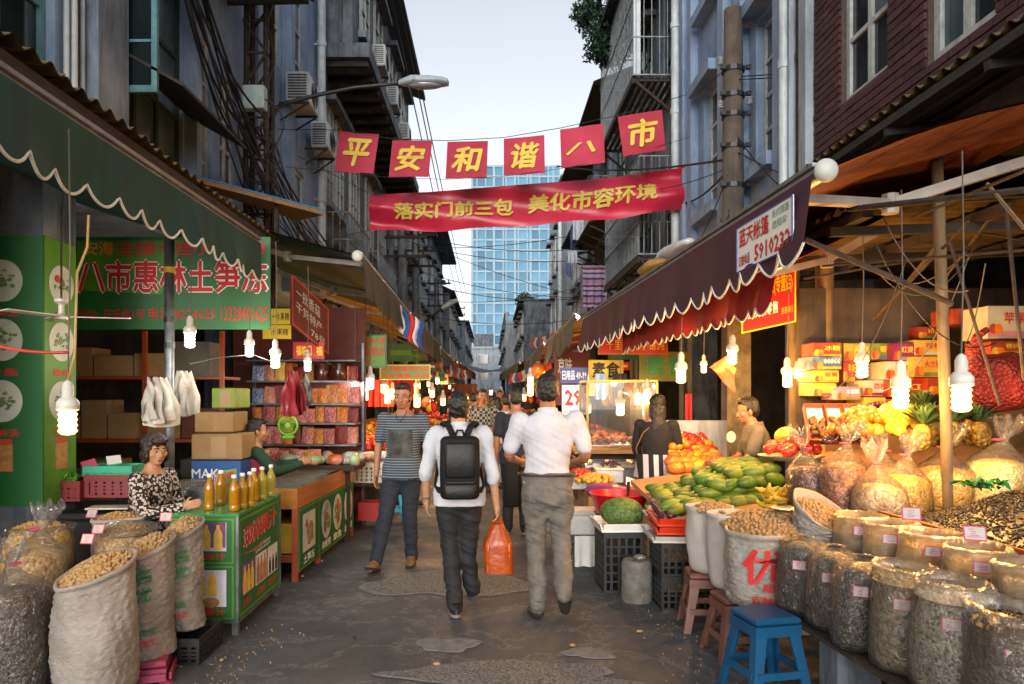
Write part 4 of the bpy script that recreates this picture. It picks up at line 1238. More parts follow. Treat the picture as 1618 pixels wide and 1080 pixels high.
# far utility poles with cross-arms
for (u,Y,zt,lab) in ((636,21,7.0,'dark utility pole with cross-arms beside the pale plastered house'),(657,26,7.6,'brown utility pole crowded with insulators down the street'),(690,36,7.4,'far utility pole draped in cable bundles'),(722,60,9.0,'distant pole with three short cross-arms against the sky')):
 base = PX(u,622,Y); T = thing('utility_pole',lab,'pole',(base.x,Y,0),group='far utility poles')
 b = MB(); b.tube([(base.x,Y,0),(base.x,Y,zt)],[.17,.13],10); obj('pole_shaft',b,m_dirty,T,smooth=40)
 for k in range(3):
  b = MB(); b.bar((base.x - .5,Y - .1,zt - .3 - .55 * k),(base.x + .7,Y - .1,zt - .3 - .55 * k),.08)
  for dx in (-.4,.1,.6): b.tube([(base.x + dx,Y - .1,zt - .3 - .55 * k),(base.x + dx,Y - .1,zt - .1 - .55 * k)],.035,6)
  obj('cross_arm',b,m_rust,T)
T = thing('street_lamp','far white street lamp arm leaning over the lane','street lamp',PX(690,622,33))
b = MB(); b.tube([PX(672,508,33),PX(700,485,33)],.05,8); obj('lamp_arm',b,m_rust,T)
b = MB(); b.tube([PX(698,487,33),PX(712,478,33),PX(724,474,33)],[.09,.13,.09],10); obj('lamp_housing',b,m_ball,T,smooth=40)

# ---------------------------------------------------------------- shared props
class TPL:
 """a small template mesh stamped many times with numpy"""
 def __init__(s,mb):
  s.v = np.array(mb.v,dtype=float); s.f = mb.f; s.n = len(mb.v)
def stamp(tpl,xf):
 """xf: list of (pos, 3x3 matrix or None, scale) -> MB"""
 V = []; Fc = []; o = 0
 for p,m,s in xf:
  q = tpl.v * s
  if m is not None: q = q @ np.array(m).T
  V.append(q + np.array(p)); Fc.extend([tuple(i + o for i in f) for f in tpl.f]); o += tpl.n
 b = MB()
 b.v = [tuple(x) for x in np.concatenate(V)] if V else []
 b.f = Fc; b.mi = [0] * len(Fc)
 return b
def rrot(rg,tilt=3.14):
 return Euler((rg.uniform(-tilt,tilt),rg.uniform(-tilt,tilt),rg.uniform(0,6.28))).to_matrix()
K_pea = TPL(MB().lathe([(0,-1),(.45,-.8),(.56,-.45),(.36,0),(.52,.5),(.40,.85),(0,1)],7,cap=False))
K_nut = TPL(MB().ell((0,0,0),(1,.9,.8),6,4))
K_seed = TPL(MB().ell((0,0,0),(1,.5,.25),5,3))

def voro_mat(name,cs,scale,rough=.6,bump=.9,spec=.4):
 """packed kernels: voronoi cells with a colour each and rounded relief"""
 if name in MATS: return MATS[name]
 m = bpy.data.materials.new(name); m.use_nodes = True
 N = m.node_tree.nodes; L = m.node_tree.links; bs = N['Principled BSDF']
 tc = N.new('ShaderNodeTexCoord')
 v = N.new('ShaderNodeTexVoronoi'); v.inputs['Scale'].default_value = scale; L.new(tc.outputs['Object'],v.inputs['Vector'])
 sp = N.new('ShaderNodeSeparateColor'); L.new(v.outputs['Color'],sp.inputs[0])
 rp = N.new('ShaderNodeValToRGB'); e = rp.color_ramp.elements
 for i,c in enumerate(cs):
  p_ = i / max(1,len(cs) - 1)
  if i == 0: e[0].position = 0; e[0].color = (*hx(c),1)
  elif i == len(cs) - 1: e[-1].position = 1; e[-1].color = (*hx(c),1)
  else:
   x = e.new(p_); x.color = (*hx(c),1)
 L.new(sp.outputs[0],rp.inputs[0])
 L.new(rp.outputs[0],bs.inputs['Base Color'])
 bs.inputs['Roughness'].default_value = rough; bs.inputs['Specular IOR Level'].default_value = spec
 iv = N.new('ShaderNodeMath'); iv.operation = 'SUBTRACT'; iv.inputs[0].default_value = 1.0; L.new(v.outputs['Distance'],iv.inputs[1])
 bp = N.new('ShaderNodeBump'); bp.inputs['Strength'].default_value = bump; bp.inputs['Distance'].default_value = .6 / scale
 L.new(iv.outputs[0],bp.inputs['Height']); L.new(bp.outputs[0],bs.inputs['Normal'])
 MATS[name] = m
 return m
m_peanut = mat('peanut_shell','#8e7048','#b09466',rough=.8,scale=60,bump=.5,bscale=200)
m_walnut = mat('walnut_shell','#7d6240','#a8875a',rough=.75,scale=50,bump=.5,bscale=160)
m_bseed = mat('black_melon_seed','#080706','#28231e',rough=.45,scale=90,spec=.6)
m_almond = mat('almond_kernel','#9b7646','#c19a62',rough=.7,scale=60)
m_green_nut = mat('green_pistachio','#8c8050','#b5a878',rough=.7,scale=70)
m_white_seed = mat('white_pumpkin_seed','#b0a890','#d2cbb4',rough=.7,scale=70)
m_soy = mat('yellow_soybean','#c09438','#dcb455',rough=.6,scale=60)
m_weave = bpy.data.materials.new('woven_sack')
def weave(name,c1,c2,lump=.0):
 """woven plastic sack cloth with the bulges of nuts behind it"""
 if name in MATS: return MATS[name]
 m = bpy.data.materials.new(name); m.use_nodes = True
 N = m.node_tree.nodes; L = m.node_tree.links; bs = N['Principled BSDF']
 tc = N.new('ShaderNodeTexCoord')
 n = N.new('ShaderNodeTexNoise'); n.inputs['Scale'].default_value = 5; n.inputs['Detail'].default_value = 8; L.new(tc.outputs['Object'],n.inputs['Vector'])
 mp = N.new('ShaderNodeMapping'); mp.inputs['Scale'].default_value = (1,1,1.9); L.new(tc.outputs['Object'],mp.inputs[0])
 v = N.new('ShaderNodeTexVoronoi'); v.inputs['Scale'].default_value = 46; v.feature = 'SMOOTH_F1'; L.new(mp.outputs[0],v.inputs['Vector'])
 w = N.new('ShaderNodeTexWave'); w.bands_direction = 'Z'; w.inputs['Scale'].default_value = 110; L.new(tc.outputs['Object'],w.inputs['Vector'])
 rp = N.new('ShaderNodeValToRGB'); rp.color_ramp.elements[0].color = (*hx(c1),1); rp.color_ramp.elements[1].color = (*hx(c2),1)
 rp.color_ramp.elements[0].position = .3; rp.color_ramp.elements[1].position = .7
 L.new(n.outputs['Fac'],rp.inputs[0])
 L.new(rp.outputs[0],bs.inputs['Base Color']); bs.inputs['Roughness'].default_value = .6
 iv = N.new('ShaderNodeMath'); iv.operation = 'SUBTRACT'; iv.inputs[0].default_value = 1.0; L.new(v.outputs['Distance'],iv.inputs[1])
 mu = N.new('ShaderNodeMath'); mu.operation = 'MULTIPLY'; mu.inputs[1].default_value = lump; L.new(iv.outputs[0],mu.inputs[0])
 ad = N.new('ShaderNodeMath'); ad.operation = 'MULTIPLY_ADD'; ad.inputs[1].default_value = .12; L.new(w.outputs['Fac'],ad.inputs[0]); L.new(mu.outputs[0],ad.inputs[2])
 bp = N.new('ShaderNodeBump'); bp.inputs['Strength'].default_value = .6; bp.inputs['Distance'].default_value = .01
 L.new(ad.outputs[0],bp.inputs['Height']); L.new(bp.outputs[0],bs.inputs['Normal'])
 MATS[name] = m
 return m
m_sack = weave('lumpy_woven_sack','#7b746c','#99928a',1.0)
m_sackw = weave('smooth_white_sack','#98918c','#b2aca6',.15)
bpy.data.materials.remove(m_weave)
m_film = glass('clear_plastic_film','#d8d2c6',op=.06,rough=.2,bump=1.0,bscale=22)
m_film2 = glass('cloudy_plastic_film','#d2c8b8',op=.13,rough=.25,bump=.8,bscale=12)
m_ctag = mat('price_card','#a39e98','#b4afa8',rough=.6)
m_cpink = mat('price_card_pink_rim','#b23a5c','#c24a6a',rough=.6)

def dome(c,r,h,n=18,k=6,sx=1.0,sy=1.0,seed=0):
 b = MB(); V = []; Fc = []
 for i in range(k + 1):
  t = i / k
  for j in range(n):
   a = 2 * math.pi * j / n
   rr_ = r * (1 - t)
   z = h * (1 - (1 - t) ** 2) * (1 + .12 * mnoise.noise(Vector((3 * math.cos(a) * (1 - t) + seed,3 * math.sin(a) * (1 - t),0))))
   V.append(Vector(c) + Vector((rr_ * math.cos(a) * sx,rr_ * math.sin(a) * sy,z)))
 for i in range(k):
  for j in range(n):
   Fc.append((i * n + j,i * n + (j + 1) % n,(i + 1) * n + (j + 1) % n,(i + 1) * n + j))
 b.add(V,Fc)
 return b

def heap_pts(c,r,h,n,rg,sx=1.0,sy=1.0):
 out = []
 for _ in range(n):
  a = rg.uniform(0,6.283); t = math.sqrt(rg.random()) * .98
  out.append(Vector(c) + Vector((r * t * math.cos(a) * sx,r * t * math.sin(a) * sy,h * (1 - t * t) + rg.uniform(-.004,.008))))
 return out

def kernels(name,label,c,r,h,n,tpl,size,m,rg,sx=1.0,sy=1.0,base=None,group=None,slope=None):
 """one heap of loose kernels: a mounded bed plus the visible pieces (stuff)"""
 b = dome(c,r,h,sx=sx,sy=sy)
 s_ = stamp(tpl,[(p,rrot(rg),size * rg.uniform(.8,1.15)) for p in heap_pts(c,r,h,n,rg,sx,sy)])
 b.add(s_.v,s_.f)
 if slope: b.v = [(p[0],p[1],p[2] + slope[0] * (p[0] - c[0]) + slope[1] * (p[1] - c[1])) for p in b.v]
 return obj(name,b,m,smooth=True,label=label,cat='nuts',kind='stuff',group=group)

def sack(label,cx,cy,z0,z1,r,m,tilt=(0,0),sx=1.0,sy=1.0,seed=0,point=False,rim=.03,lines=(),name='woven_sack',group=None,slope=(0,0),cat='sack'):
 """standing open sack with a rolled rim; tilt leans its mouth"""
 rg = random.Random(seed)
 ph = [rg.uniform(0,6.28) for _ in range(6)]
 H = z1 - z0
 def wob(a,z):
  t = (z - z0) / H
  return 1 + .05 * math.sin(2 * a + ph[0] + 2 * t) + .035 * math.sin(3 * a + ph[1] - 3 * t) + .02 * math.sin(7 * a + ph[2] + 5 * t)
 prof = [(.55 * r,z0),(.86 * r,z0 + .03 * H),(.98 * r,z0 + .14 * H),(1.04 * r,z0 + .35 * H),(1.05 * r,z0 + .6 * H),(1.0 * r,z0 + .85 * H),(.99 * r,z1 - .02),(1.03 * r,z1 - .008),(1.07 * r,z1 + .004),(1.05 * r,z1 + .022),(.98 * r,z1 + .02),(.93 * r,z1 - .01),(.9 * r,z1 - .09)]
 T = thing(name,label,cat,(cx,cy,z0),group=group)
 lumpy = m.name.startswith('lumpy')
 zz_ = [q_[1] for q_ in prof[:7]]; rr0 = [q_[0] for q_ in prof[:7]]
 fine = [(float(np.interp(z,zz_,rr0)),float(z)) for z in np.linspace(z0,z1 - .02,56 if lumpy else 20)] + prof[7:]
 cw = [rg.uniform(-.006,.006) for _ in range(9)]
 def wob2(a,z):
  w_ = wob(a,z) + .012 * math.sin(5 * a + 14 * z + ph[3]) * math.sin(9 * z + ph[4])
  if lumpy and z < z1 - .03:
   d_ = mnoise.voronoi(Vector((r * 34 * math.cos(a),r * 34 * math.sin(a),z * 52)))[0][0]
   w_ += (.011 - .016 * min(1,d_)) / r
  return w_
 b = MB(); b.lathe(fine,110 if lumpy else 40,(cx,cy,0),wob2,sx,sy,cap=False)
 def lean(p):
  t = max(0,(p[2] - z0) / H)
  x = p[0] + tilt[0] * t * t; y = p[1] + tilt[1] * t * t
  z = p[2] + t ** 3 * (slope[0] * (p[0] - cx) + slope[1] * (p[1] - cy))
  if point and p[2] < z0 + .25 * H:
   k = 1 - (p[2] - z0) / (.25 * H); x += .06 * k * (1 if p[0] > cx else -.2)
  return (x,y,z)
 b.v = [lean(p) for p in b.v]
 body = obj('sack_body',b,m,T,smooth=True)
 for (s,ang,zc,h,mm,vertical) in lines:
  chars = list(s) if vertical else [s]
  tb = MB()
  for i,ch in enumerate(chars):
   V,Fc,x0,x1,y0,y1 = text_mesh(ch,.02)
   asp = (x1 - x0) / (y1 - y0)
   zz = zc - i * h * 1.25
   wd = h * asp
   out = []
   for v in V:
    px_ = (v.x - x0) / (x1 - x0) - .5; py_ = (v.y - y0) / (y1 - y0)
    z = zz + py_ * h
    a = ang + px_ * wd / r
    t = (z - z0) / H
    rad = np.interp(z,zz_,rr0) * wob(a,z) + .02
    out.append(lean((cx + rad * math.cos(a) * sx,cy + rad * math.sin(a) * sy,z)))
   tb.add(out,Fc)
  obj('printed_lettering',tb,mm,T)
 return T

def filled_bag(label,cx,cy,z0,z1,r,cm,top='open',seed=0,film=None,sx=1.0,sy=1.0,neck=.1,tag_at=None,group=None,fill=.9,sub=True,content_stuff=True):
 """clear plastic bag full of seeds; top 'open' (rolled mouth), 'folded' (tucked over) or 'tied' (gathered neck with frill)"""
 rg = random.Random(seed); ph = [rg.uniform(0,6.28) for _ in range(6)]
 H = z1 - z0
 wob = lambda a,z: (1.06 - .10 * (z - z0) / H) * (1 + .08 * math.sin(2 * a + ph[0] + 3 * z) + .06 * math.sin(3 * a + ph[1] - 7 * z) + .03 * math.sin(8 * a + ph[2] + 14 * z) + .03 * math.sin(17 * z + ph[4] + a))
 T = thing('plastic_bag_of_seeds',label,'bag',(cx,cy,z0),group=group)
 zf = z0 + H * fill
 b = MB(); b.lathe([(.45 * r,z0 + .006),(.84 * r,z0 + .03),(.95 * r,z0 + .15 * H),(1.0 * r,z0 + .45 * H),(.98 * r,z0 + .8 * H * fill),(.88 * r,zf - .012),(.5 * r,zf + .012),(0,zf + .02)],24,(cx,cy,0),wob,sx,sy)
 obj('seed_fill',b,cm,T,smooth=True)
 b = MB(); e = .008
 pr = [(.47 * r,z0),(.87 * r + e,z0 + .025),(.96 * r + e,z0 + .15 * H),(1.01 * r + e,z0 + .45 * H),(.99 * r + e,z0 + .82 * H)]
 wob2 = lambda a,z: wob(a,z) * (1 + .035 * math.sin(13 * a + ph[3] + 25 * z) * (1 if z > z0 + .8 * H else .35))
 if top == 'open': pr += [(1.0 * r + e,z1 - .02),(1.06 * r + e,z1),(1.0 * r,z1 + .02),(.93 * r,z1 - .02)]
 elif top == 'folded': pr += [(.9 * r,zf + .02),(.6 * r,zf + .035),(.3 * r,zf + .05),(.05,zf + .055)]
 else: pr += [(.8 * r,zf + .03),(.42 * r,zf + .08),(.16 * r,zf + .13),(.14 * r,zf + .15),(.34 * r,zf + .2),(.5 * r,zf + .25),(.62 * r,zf + .28)]
 b.lathe(pr,40,(cx,cy,0),wob2,sx,sy,cap=False)
 if top in ('tied','folded'):
  b.v = [(p[0] + (p[2] > zf + .03) * .05 * math.sin(ph[4]) * ((p[2] - zf) / .2),p[1] + (p[2] > zf + .03) * .05 * math.cos(ph[4]) * ((p[2] - zf) / .2),p[2] + (p[2] > zf + .16) * .03 * math.sin(9 * math.atan2(p[1] - cy,p[0] - cx) + ph[5])) for p in b.v]
 obj('plastic_film',b,film or m_film,T,smooth=True)
 if top == 'tied':
  b = MB(); b.tube([(cx + .15 * r * math.cos(t),cy + .15 * r * math.sin(t),zf + .14) for t in np.linspace(0,6.3,12)],.006,5); obj('tie',b,m_cpink,T)
 if tag_at is not None:
  card(T,Vector((cx + (r * 1.03 + .012) * math.cos(tag_at[0]),cy + (r * 1.03 + .012) * math.sin(tag_at[0]),tag_at[1])),tag_at[0],.07,.05)
 return T

def card(parent,c,ang,w,h,lean=0.1,name='price_card'):
 """small white card with a pink rim facing direction ang"""
 n = Vector((math.cos(ang),math.sin(ang),lean)).normalized()
 x = Vector((-math.sin(ang),math.cos(ang),0)); up = n.cross(x)
 c = Vector(c)
 q = lambda s,w_,h_: [c + x * (-w_ / 2) - up * h_ / 2 + n * s,c + x * w_ / 2 - up * h_ / 2 + n * s,c + x * w_ / 2 + up * h_ / 2 + n * s,c - x * w_ / 2 + up * h_ / 2 + n * s]
 b = MB(); b.prism(q(0,w,h),n,.003); o = obj(name,b,m_cpink,parent)
 b = MB(); b.prism(q(.0032,w * .86,h * .82),n,.002); obj('card_face',b,m_ctag,o)
 b = MB()
 for k in range(5): b.bar(c + n * .006 + x * (w * rnd.uniform(-.3,-.1)) + up * h * (.26 - .13 * k),c + n * .006 + x * (w * rnd.uniform(0,.32)) + up * h * (.26 - .13 * k + rnd.uniform(-.03,.03)),.002,h * .035)
 obj('scribble_print',b,m_cpink,o)
 return o

def standing_card(label,c,ang,w=.12,h=.09):
 w *= .72; h *= .72
 T = thing('price_card',label,'price card',c)
 o = card(T,Vector(c) + Vector((0,0,h / 2)),ang,w,h,lean=.5,name='card')
 return T

def crate(name,label,c,d,m,rz=0.0,cat='crate',group=None,nx=7,nz=3,solid=.35,bottom=True):
 """slatted plastic crate: base, rim, posts and bars"""
 T = thing(name,label,cat,c,rz,group=group)
 x,y,z = d
 w = .012
 b = MB()
 if bottom: b.box((0,0,.01),(x,y,.02))
 b.box((0,-y / 2 + w / 2,z - .025),(x,w,.05)); b.box((0,y / 2 - w / 2,z - .025),(x,w,.05))
 b.box((-x / 2 + w / 2,0,z - .025),(w,y - 2 * w - .002,.05)); b.box((x / 2 - w / 2,0,z - .025),(w,y - 2 * w - .002,.05))
 b.xf(wm(T)); obj('crate_rim',b,m,T)
 def side(axis,s):
  b = MB(); L_ = x if axis == 0 else y
  n = max(3,int(L_ / .055))
  bw = L_ / n * solid
  for i in range(n + 1):
   t = -L_ / 2 + L_ * i / n
   t = min(max(t,-L_ / 2 + bw / 2),L_ / 2 - bw / 2)
   p = (t,s * (y / 2 - w / 2),(z - .05) / 2 + .01) if axis == 0 else (s * (x / 2 - w / 2),t,(z - .05) / 2 + .01)
   dd = (bw,w * .8,z - .072) if axis == 0 else (w * .8,bw,z - .072)
   b.box(p,dd)
  for k in range(1,nz + 1):
   zz = .02 + (z - .07) * k / (nz + 1)
   p = (0,s * (y / 2 - w / 2),zz) if axis == 0 else (s * (x / 2 - w / 2),0,zz)
   b.box(p,(L_ - .002,w * .62,.016) if axis == 0 else (w * .62,L_ - 2 * w,.016))
  b.xf(wm(T)); obj('crate_side',b,m,T)
 side(0,-1); side(0,1); side(1,-1); side(1,1)
 return T

def tray(name,label,c,d,m,rz=0.0,cat='tray',group=None,th=.015,flare=.02):
 T = thing(name,label,cat,c,rz,group=group)
 x,y,z = d
 b = MB()
 b.box((0,0,th / 2),(x - .002,y - .002,th))
 for (sx_,sy_) in ((1,0),(-1,0),(0,1),(0,-1)):
  if sx_:
   b.prism([(sx_ * (x / 2 - th),-y / 2,th),(sx_ * x / 2,-y / 2,th),(sx_ * (x / 2 + flare),-y / 2 - flare,z),(sx_ * (x / 2 - th + flare),-y / 2 - flare,z)],(0,1,0),y + 2 * flare)
  else:
   b.prism([(-x / 2 + th,sy_ * (y / 2 - th),th),(-x / 2 + th,sy_ * y / 2,th),(-x / 2 + th,sy_ * (y / 2 + flare),z),(-x / 2 + th,sy_ * (y / 2 - th + flare),z)],(1,0,0),x - 2 * th)
 b.xf(wm(T)); obj('tray_body',b,m,T)
 return T

def stool(label,c,m,rz=0.0,h=.46,w=.30,group='plastic stools under the sacks'):
 T = thing('plastic_stool',label,'stool',c,rz,group=group)
 M = wm(T)
 s = w / 2; t = .62
 b = MB(); b.box((0,0,h - .02),(w * .82,w * .82,.04),bev=.012); b.xf(M); obj('seat',b,m,T)
 b = MB(); b.box((0,0,h - .07),(w * .84,w * .84,.058)); b.xf(M); obj('seat_skirt',b,m,T)
 for sx_ in (-1,1):
  for sy_ in (-1,1):
   b = MB()
   tp = Vector((sx_ * w * .37,sy_ * w * .37,h - .10)); bt = Vector((sx_ * w * .56,sy_ * w * .56,0))
   for (ax,ay) in ((.055,.016),(.016,.055)):
    o_ = Vector((-sx_ * (ax / 2 - .008),-sy_ * (ay / 2 - .008),0))
    P = []
    for p,k in ((bt,.8),(tp,1.15)):
     P += [p + o_ + Vector((q[0] * ax * k / 2,q[1] * ay * k / 2,0)) for q in ((-1,-1),(1,-1),(1,1),(-1,1))]
    b.add(P,[(3,2,1,0),(4,5,6,7),(0,1,5,4),(1,2,6,5),(2,3,7,6),(3,0,4,7)])
   b.xf(M); obj('leg',b,m,T)
 for (ax,s_) in ((0,-1),(0,1),(1,-1),(1,1)):
  b = MB(); zz = h * .36; q = w * .49
  if ax == 0: b.bar((-q + .02,s_ * q,zz),(q - .02,s_ * q,zz),.014,.04)
  else: b.bar((s_ * q,-q + .02,zz),(s_ * q,q - .02,zz),.014,.04)
  b.xf(M); obj('stretcher',b,m,T)
 return T

# ---------------------------------------------------------------- hanging bulbs
def bulb_glass(name,ce,cm,k):
 """lit frosted tube: glows, warmer towards its rim, and lets the lamp's light through"""
 m = bpy.data.materials.new(name); m.use_nodes = True; N = m.node_tree.nodes; L = m.node_tree.links; N.remove(N['Principled BSDF'])
 lw = N.new('ShaderNodeLayerWeight'); lw.inputs['Blend'].default_value = .35
 mx = N.new('ShaderNodeMix'); mx.data_type = 'RGBA'; mx.inputs[6].default_value = (*cm,1); mx.inputs[7].default_value = (*ce,1); L.new(lw.outputs['Facing'],mx.inputs[0])
 e = N.new('ShaderNodeEmission'); e.inputs[1].default_value = k; L.new(mx.outputs[2],e.inputs[0])
 t = N.new('ShaderNodeBsdfTransparent'); a = N.new('ShaderNodeAddShader'); L.new(e.outputs[0],a.inputs[0]); L.new(t.outputs[0],a.inputs[1]); L.new(a.outputs[0],N['Material Output'].inputs[0])
 MATS[name] = m
 return m
LW = (1.0,.50,.14); LC = (1.0,.93,.80)
e_warm = bulb_glass('warm_bulb_glow',(1.0,.42,.08),(1.0,.74,.34),1.5)
e_warm2 = bulb_glass('soft_warm_bulb_glow',(1.0,.45,.10),(1.0,.76,.38),1.5)
e_far = bulb_glass('far_warm_bulb_glow',(1.0,.42,.08),(1.0,.72,.30),1.7)
e_cool = bulb_glass('white_bulb_glow',(.9,.92,.85),(1.0,1.0,.95),1.6)
WATT = {'warm_bulb_glow': 27.0,'soft_warm_bulb_glow': 13.0,'far_warm_bulb_glow': 14.0,'white_bulb_glow': 9.0}
m_socket = mat('white_bulb_socket','#b8b4aa','#d2cec4',rough=.4,scale=12)
m_cord = mat('dusty_white_cord','#4c483f','#625d53',rough=.7)
def spiral_profile(r,h,n):
 p = [(r * .5,0)]
 for k in range(n):
  z = -h * (k + .5) / n
  p += [(r * .86,z + h / n * .35),(r,z),(r * .86,z - h / n * .35)]
 p += [(r * .6,-h - .005),(0,-h - .008)]
 return p
_bm = {}
def bulb_mesh(em):
 if em.name not in _bm:
  a = MB(); a.lathe(spiral_profile(.043,.105,4),10); me = a.mesh('bulb_glass'); me.materials.append(em)
  me.polygons.foreach_set('use_smooth',[True] * len(me.polygons)); _bm[em.name] = me
 return _bm[em.name]
_s = MB(); _s.lathe([(.03,0),(.05,.008),(.05,.045),(.034,.065),(.026,.07),(.026,.12),(.018,.14),(.006,.15)],14)
socket_me = _s.mesh('bulb_socket'); socket_me.materials.append(m_socket); socket_me.polygons.foreach_set('use_smooth',[True] * len(socket_me.polygons))
def bulb(label,p,em=None,s=1.0,top=3.0,group='bare bulbs hanging over the stalls',cord=None):
 p = Vector(p)
 if em is e_warm and p.y > 9: em = e_far
 T = thing('hanging_bulb',label,'light bulb',p,group=group)
 shared('bulb_glass',bulb_mesh(em or e_warm),T,p,scale=s)
 shared('bulb_socket',socket_me,T,p,scale=s)
 ld = bpy.data.lights.new('bulb_light','POINT'); ld.energy = WATT[(em or e_warm).name] * s * s; ld.color = LC if em is e_cool else LW; ld.shadow_soft_size = .03 * s
 lo = bpy.data.objects.new('bulb_light',ld); lo.location = p - Vector((0,0,.055 * s)); link(lo,T)
 b = MB(); z = p.z + .14 * s
 b.tube([(p.x,p.y,z),(p.x + .012,p.y,(z + top) / 2),(p.x + .004,p.y,top)],.004,5); obj('cord',b,cord or m_cord,T)
 return T

# ---------------------------------------------------------------- fruit templates (shared meshes)
def fruit(name,mb,m):
 me = mb.mesh(name); me.materials.append(m)
 me.polygons.foreach_set('use_smooth',[True] * len(me.polygons))
 return me
def asym(p): return 1 + .12 * p.x / max(.01,p.length) * 1.0
m_mango_g = mat('green_mango_skin','#2c4c10','#62781c',rough=.5,scale=9,rv=.3,hue=.035)
m_mango_y = mat('ripe_papaya_skin','#a8801c','#a8541a',rough=.45,scale=9,rv=.3,hue=.06)
m_mango_r = mat('blushed_mango_skin','#a8321a','#b98a20',rough=.38,scale=5,rv=.2,hue=.02)
m_orange = mat('orange_peel','#d0660c','#dd7f18',rough=.45,scale=20,bump=.15,bscale=200,rv=.1)
m_yellow = mat('yellow_pear_skin','#c9a21e','#dbb83a',rough=.45,scale=10,rv=.1)
m_tomato = mat('red_apple_skin','#a81c12','#c03a20',rough=.3,scale=8,rv=.15)
m_plum = mat('dark_plum_skin','#241522','#4a2436',rough=.35,scale=12,rv=.25)
m_mel = voro_mat('netted_melon_rind',['#2f4420','#46602c','#5a7236'],60,rough=.6,bump=.5)
f_mango = fruit('green_mango',MB().ell((0,0,0),(.10,.05,.045),10,8,wob=asym),m_mango_g)
f_papaya = fruit('papaya',MB().ell((0,0,0),(.11,.06,.06),10,8,wob=asym),m_mango_y)
f_rmango = fruit('blushed_mango',MB().ell((0,0,0),(.085,.06,.055),10,8,wob=asym),m_mango_r)
f_orange = fruit('orange',MB().ell((0,0,0),(.038,.038,.036),10,8),m_orange)
f_yellow = fruit('yellow_pear',MB().ell((0,0,0),(.042,.042,.045),10,8),m_yellow)
f_apple = fruit('red_apple',MB().lathe([(0,-.030),(.022,-.034),(.036,-.015),(.04,.01),(.03,.032),(.01,.034),(0,.026)],12,cap=False),m_tomato)
f_plum = fruit('plum',MB().ell((0,0,0),(.026,.026,.026),9,7),m_plum)
def pile(name,me,label,group,cat,c,w,d,dx,dy,dz,layers,rg,rotf,jit=.15,scale=1.0,skip=0.0,slope=0.0,rz=0.0):
 """layered heap of single fruit; each one its own object"""
 out = []; ca,sa = math.cos(rz),math.sin(rz)
 for k in range(layers):
  ww,dd = w - k * dx * 1.0,d - k * dy * 1.0
  nx,ny = max(1,int(ww / dx)),max(1,int(dd / dy))
  for i in range(nx):
   for j in range(ny):
    if rg.random() < skip: continue
    x = (i - (nx - 1) / 2) * dx + rg.uniform(-jit,jit) * dx; y = (j - (ny - 1) / 2) * dy + rg.uniform(-jit,jit) * dy
    z = k * dz + slope * (y + d / 2) + rg.uniform(-.1,.1) * dz
    o = shared(name,me,None,(c[0] + x * ca - y * sa,c[1] + x * sa + y * ca,c[2] + z),rotf(rg),scale * rg.uniform(.9,1.1),label=label,cat=cat,group=group)
    out.append(o)
 return out
any_rot = lambda rg: (rg.uniform(-3,3),rg.uniform(-3,3),rg.uniform(-3,3))
flat_rot = lambda rg: (rg.uniform(-.3,.3),rg.uniform(-.25,.25),rg.uniform(-.7,.7))

# ================================================================ left stalls
rg = random.Random(21)
AF = -math.pi / 2      # direction that faces the viewer
m_pinkpl = mat('pink_stool_plastic','#7a2440','#8e3450',rough=.4,scale=4)
m_bluepl = mat('blue_stool_plastic','#0b3c5e','#124b70',rough=.4,scale=4)
m_brownpl = mat('faded_brown_stool_plastic','#5a3830','#704a3e',rough=.55,scale=6)
m_redpl = mat('red_plastic','#a01818','#b52222',rough=.4,scale=4)
m_blackpl = mat('black_crate_plastic','#0d0e10','#1a1b1e',rough=.5,scale=6)
m_whitepl = mat('grubby_white_plastic','#a8a698','#c2c0b2',rough=.5,scale=5)
m_greenpl = mat('green_basket_plastic','#1f8a68','#2a9c78',rough=.4)
m_darkred = mat('dark_red_plastic','#641418','#781a1e',rough=.45)
m_counter = mat('dark_counter_top','#1c1d1e','#2e2f30',rough=.35,scale=4)
m_wood = mat('varnished_orange_wood','#9a5a1e','#b8742c',rough=.4,scale=6,stretch=(1,.25,4))
m_redwood = mat('reddish_wood_post','#8a3a18','#a04a22',rough=.5,scale=7)
m_card = mat('brown_cardboard','#8a6a44','#a28056',rough=.85,scale=3)
cartx = [mat('grey_carton','#5a564e','#6c675e',rough=.8),mat('dull_red_carton','#5a2a22','#6c3a2c',rough=.8)]
m_carton_b = mat('blue_carton','#1f4a86','#2a5896',rough=.6)

# --- sacks of peanuts
sack('biggest plump sack of peanuts in front, plain woven cloth',-2.12,3.92,.0,.70,.19,m_sack,seed=1,slope=(.25,.22),sy=1.1)
kernels('loose_peanuts','peanuts in shells heaped in the biggest front sack',(-2.12,3.92,.695),.178,.06,460,K_pea,.017,m_peanut,rg,slope=(.25,.22),sy=1.1)
sack('peanut sack with two green characters and red print, middle of three',-2.05,4.3,.10,.72,.135,m_sack,seed=2,slope=(.30,.2),tilt=(0,.06),sy=1.35,point=True,
  lines=[('名优',AF + .45,.57,.085,m_tgrn,True),('吉林花生',AF + .4,.27,.04,m_tgrn,False),('红花生仁',AF + .4,.21,.04,m_tred,False)])
kernels('loose_peanuts','peanuts heaped in the middle sack',(-2.05,4.36,.715),.128,.07,420,K_pea,.017,m_peanut,rg,slope=(.30,.2),sy=1.35)
sack('peanut sack with green characters hanging beside the juice stand',-1.99,4.64,.16,.76,.125,m_sack,seed=3,slope=(.28,.2),tilt=(0,.05),sy=1.35,point=True,
  lines=[('名优',AF + .5,.61,.08,m_tgrn,True),('花生',AF + .45,.33,.045,m_tgrn,False),('红生仁',AF + .45,.27,.035,m_tred,False)])
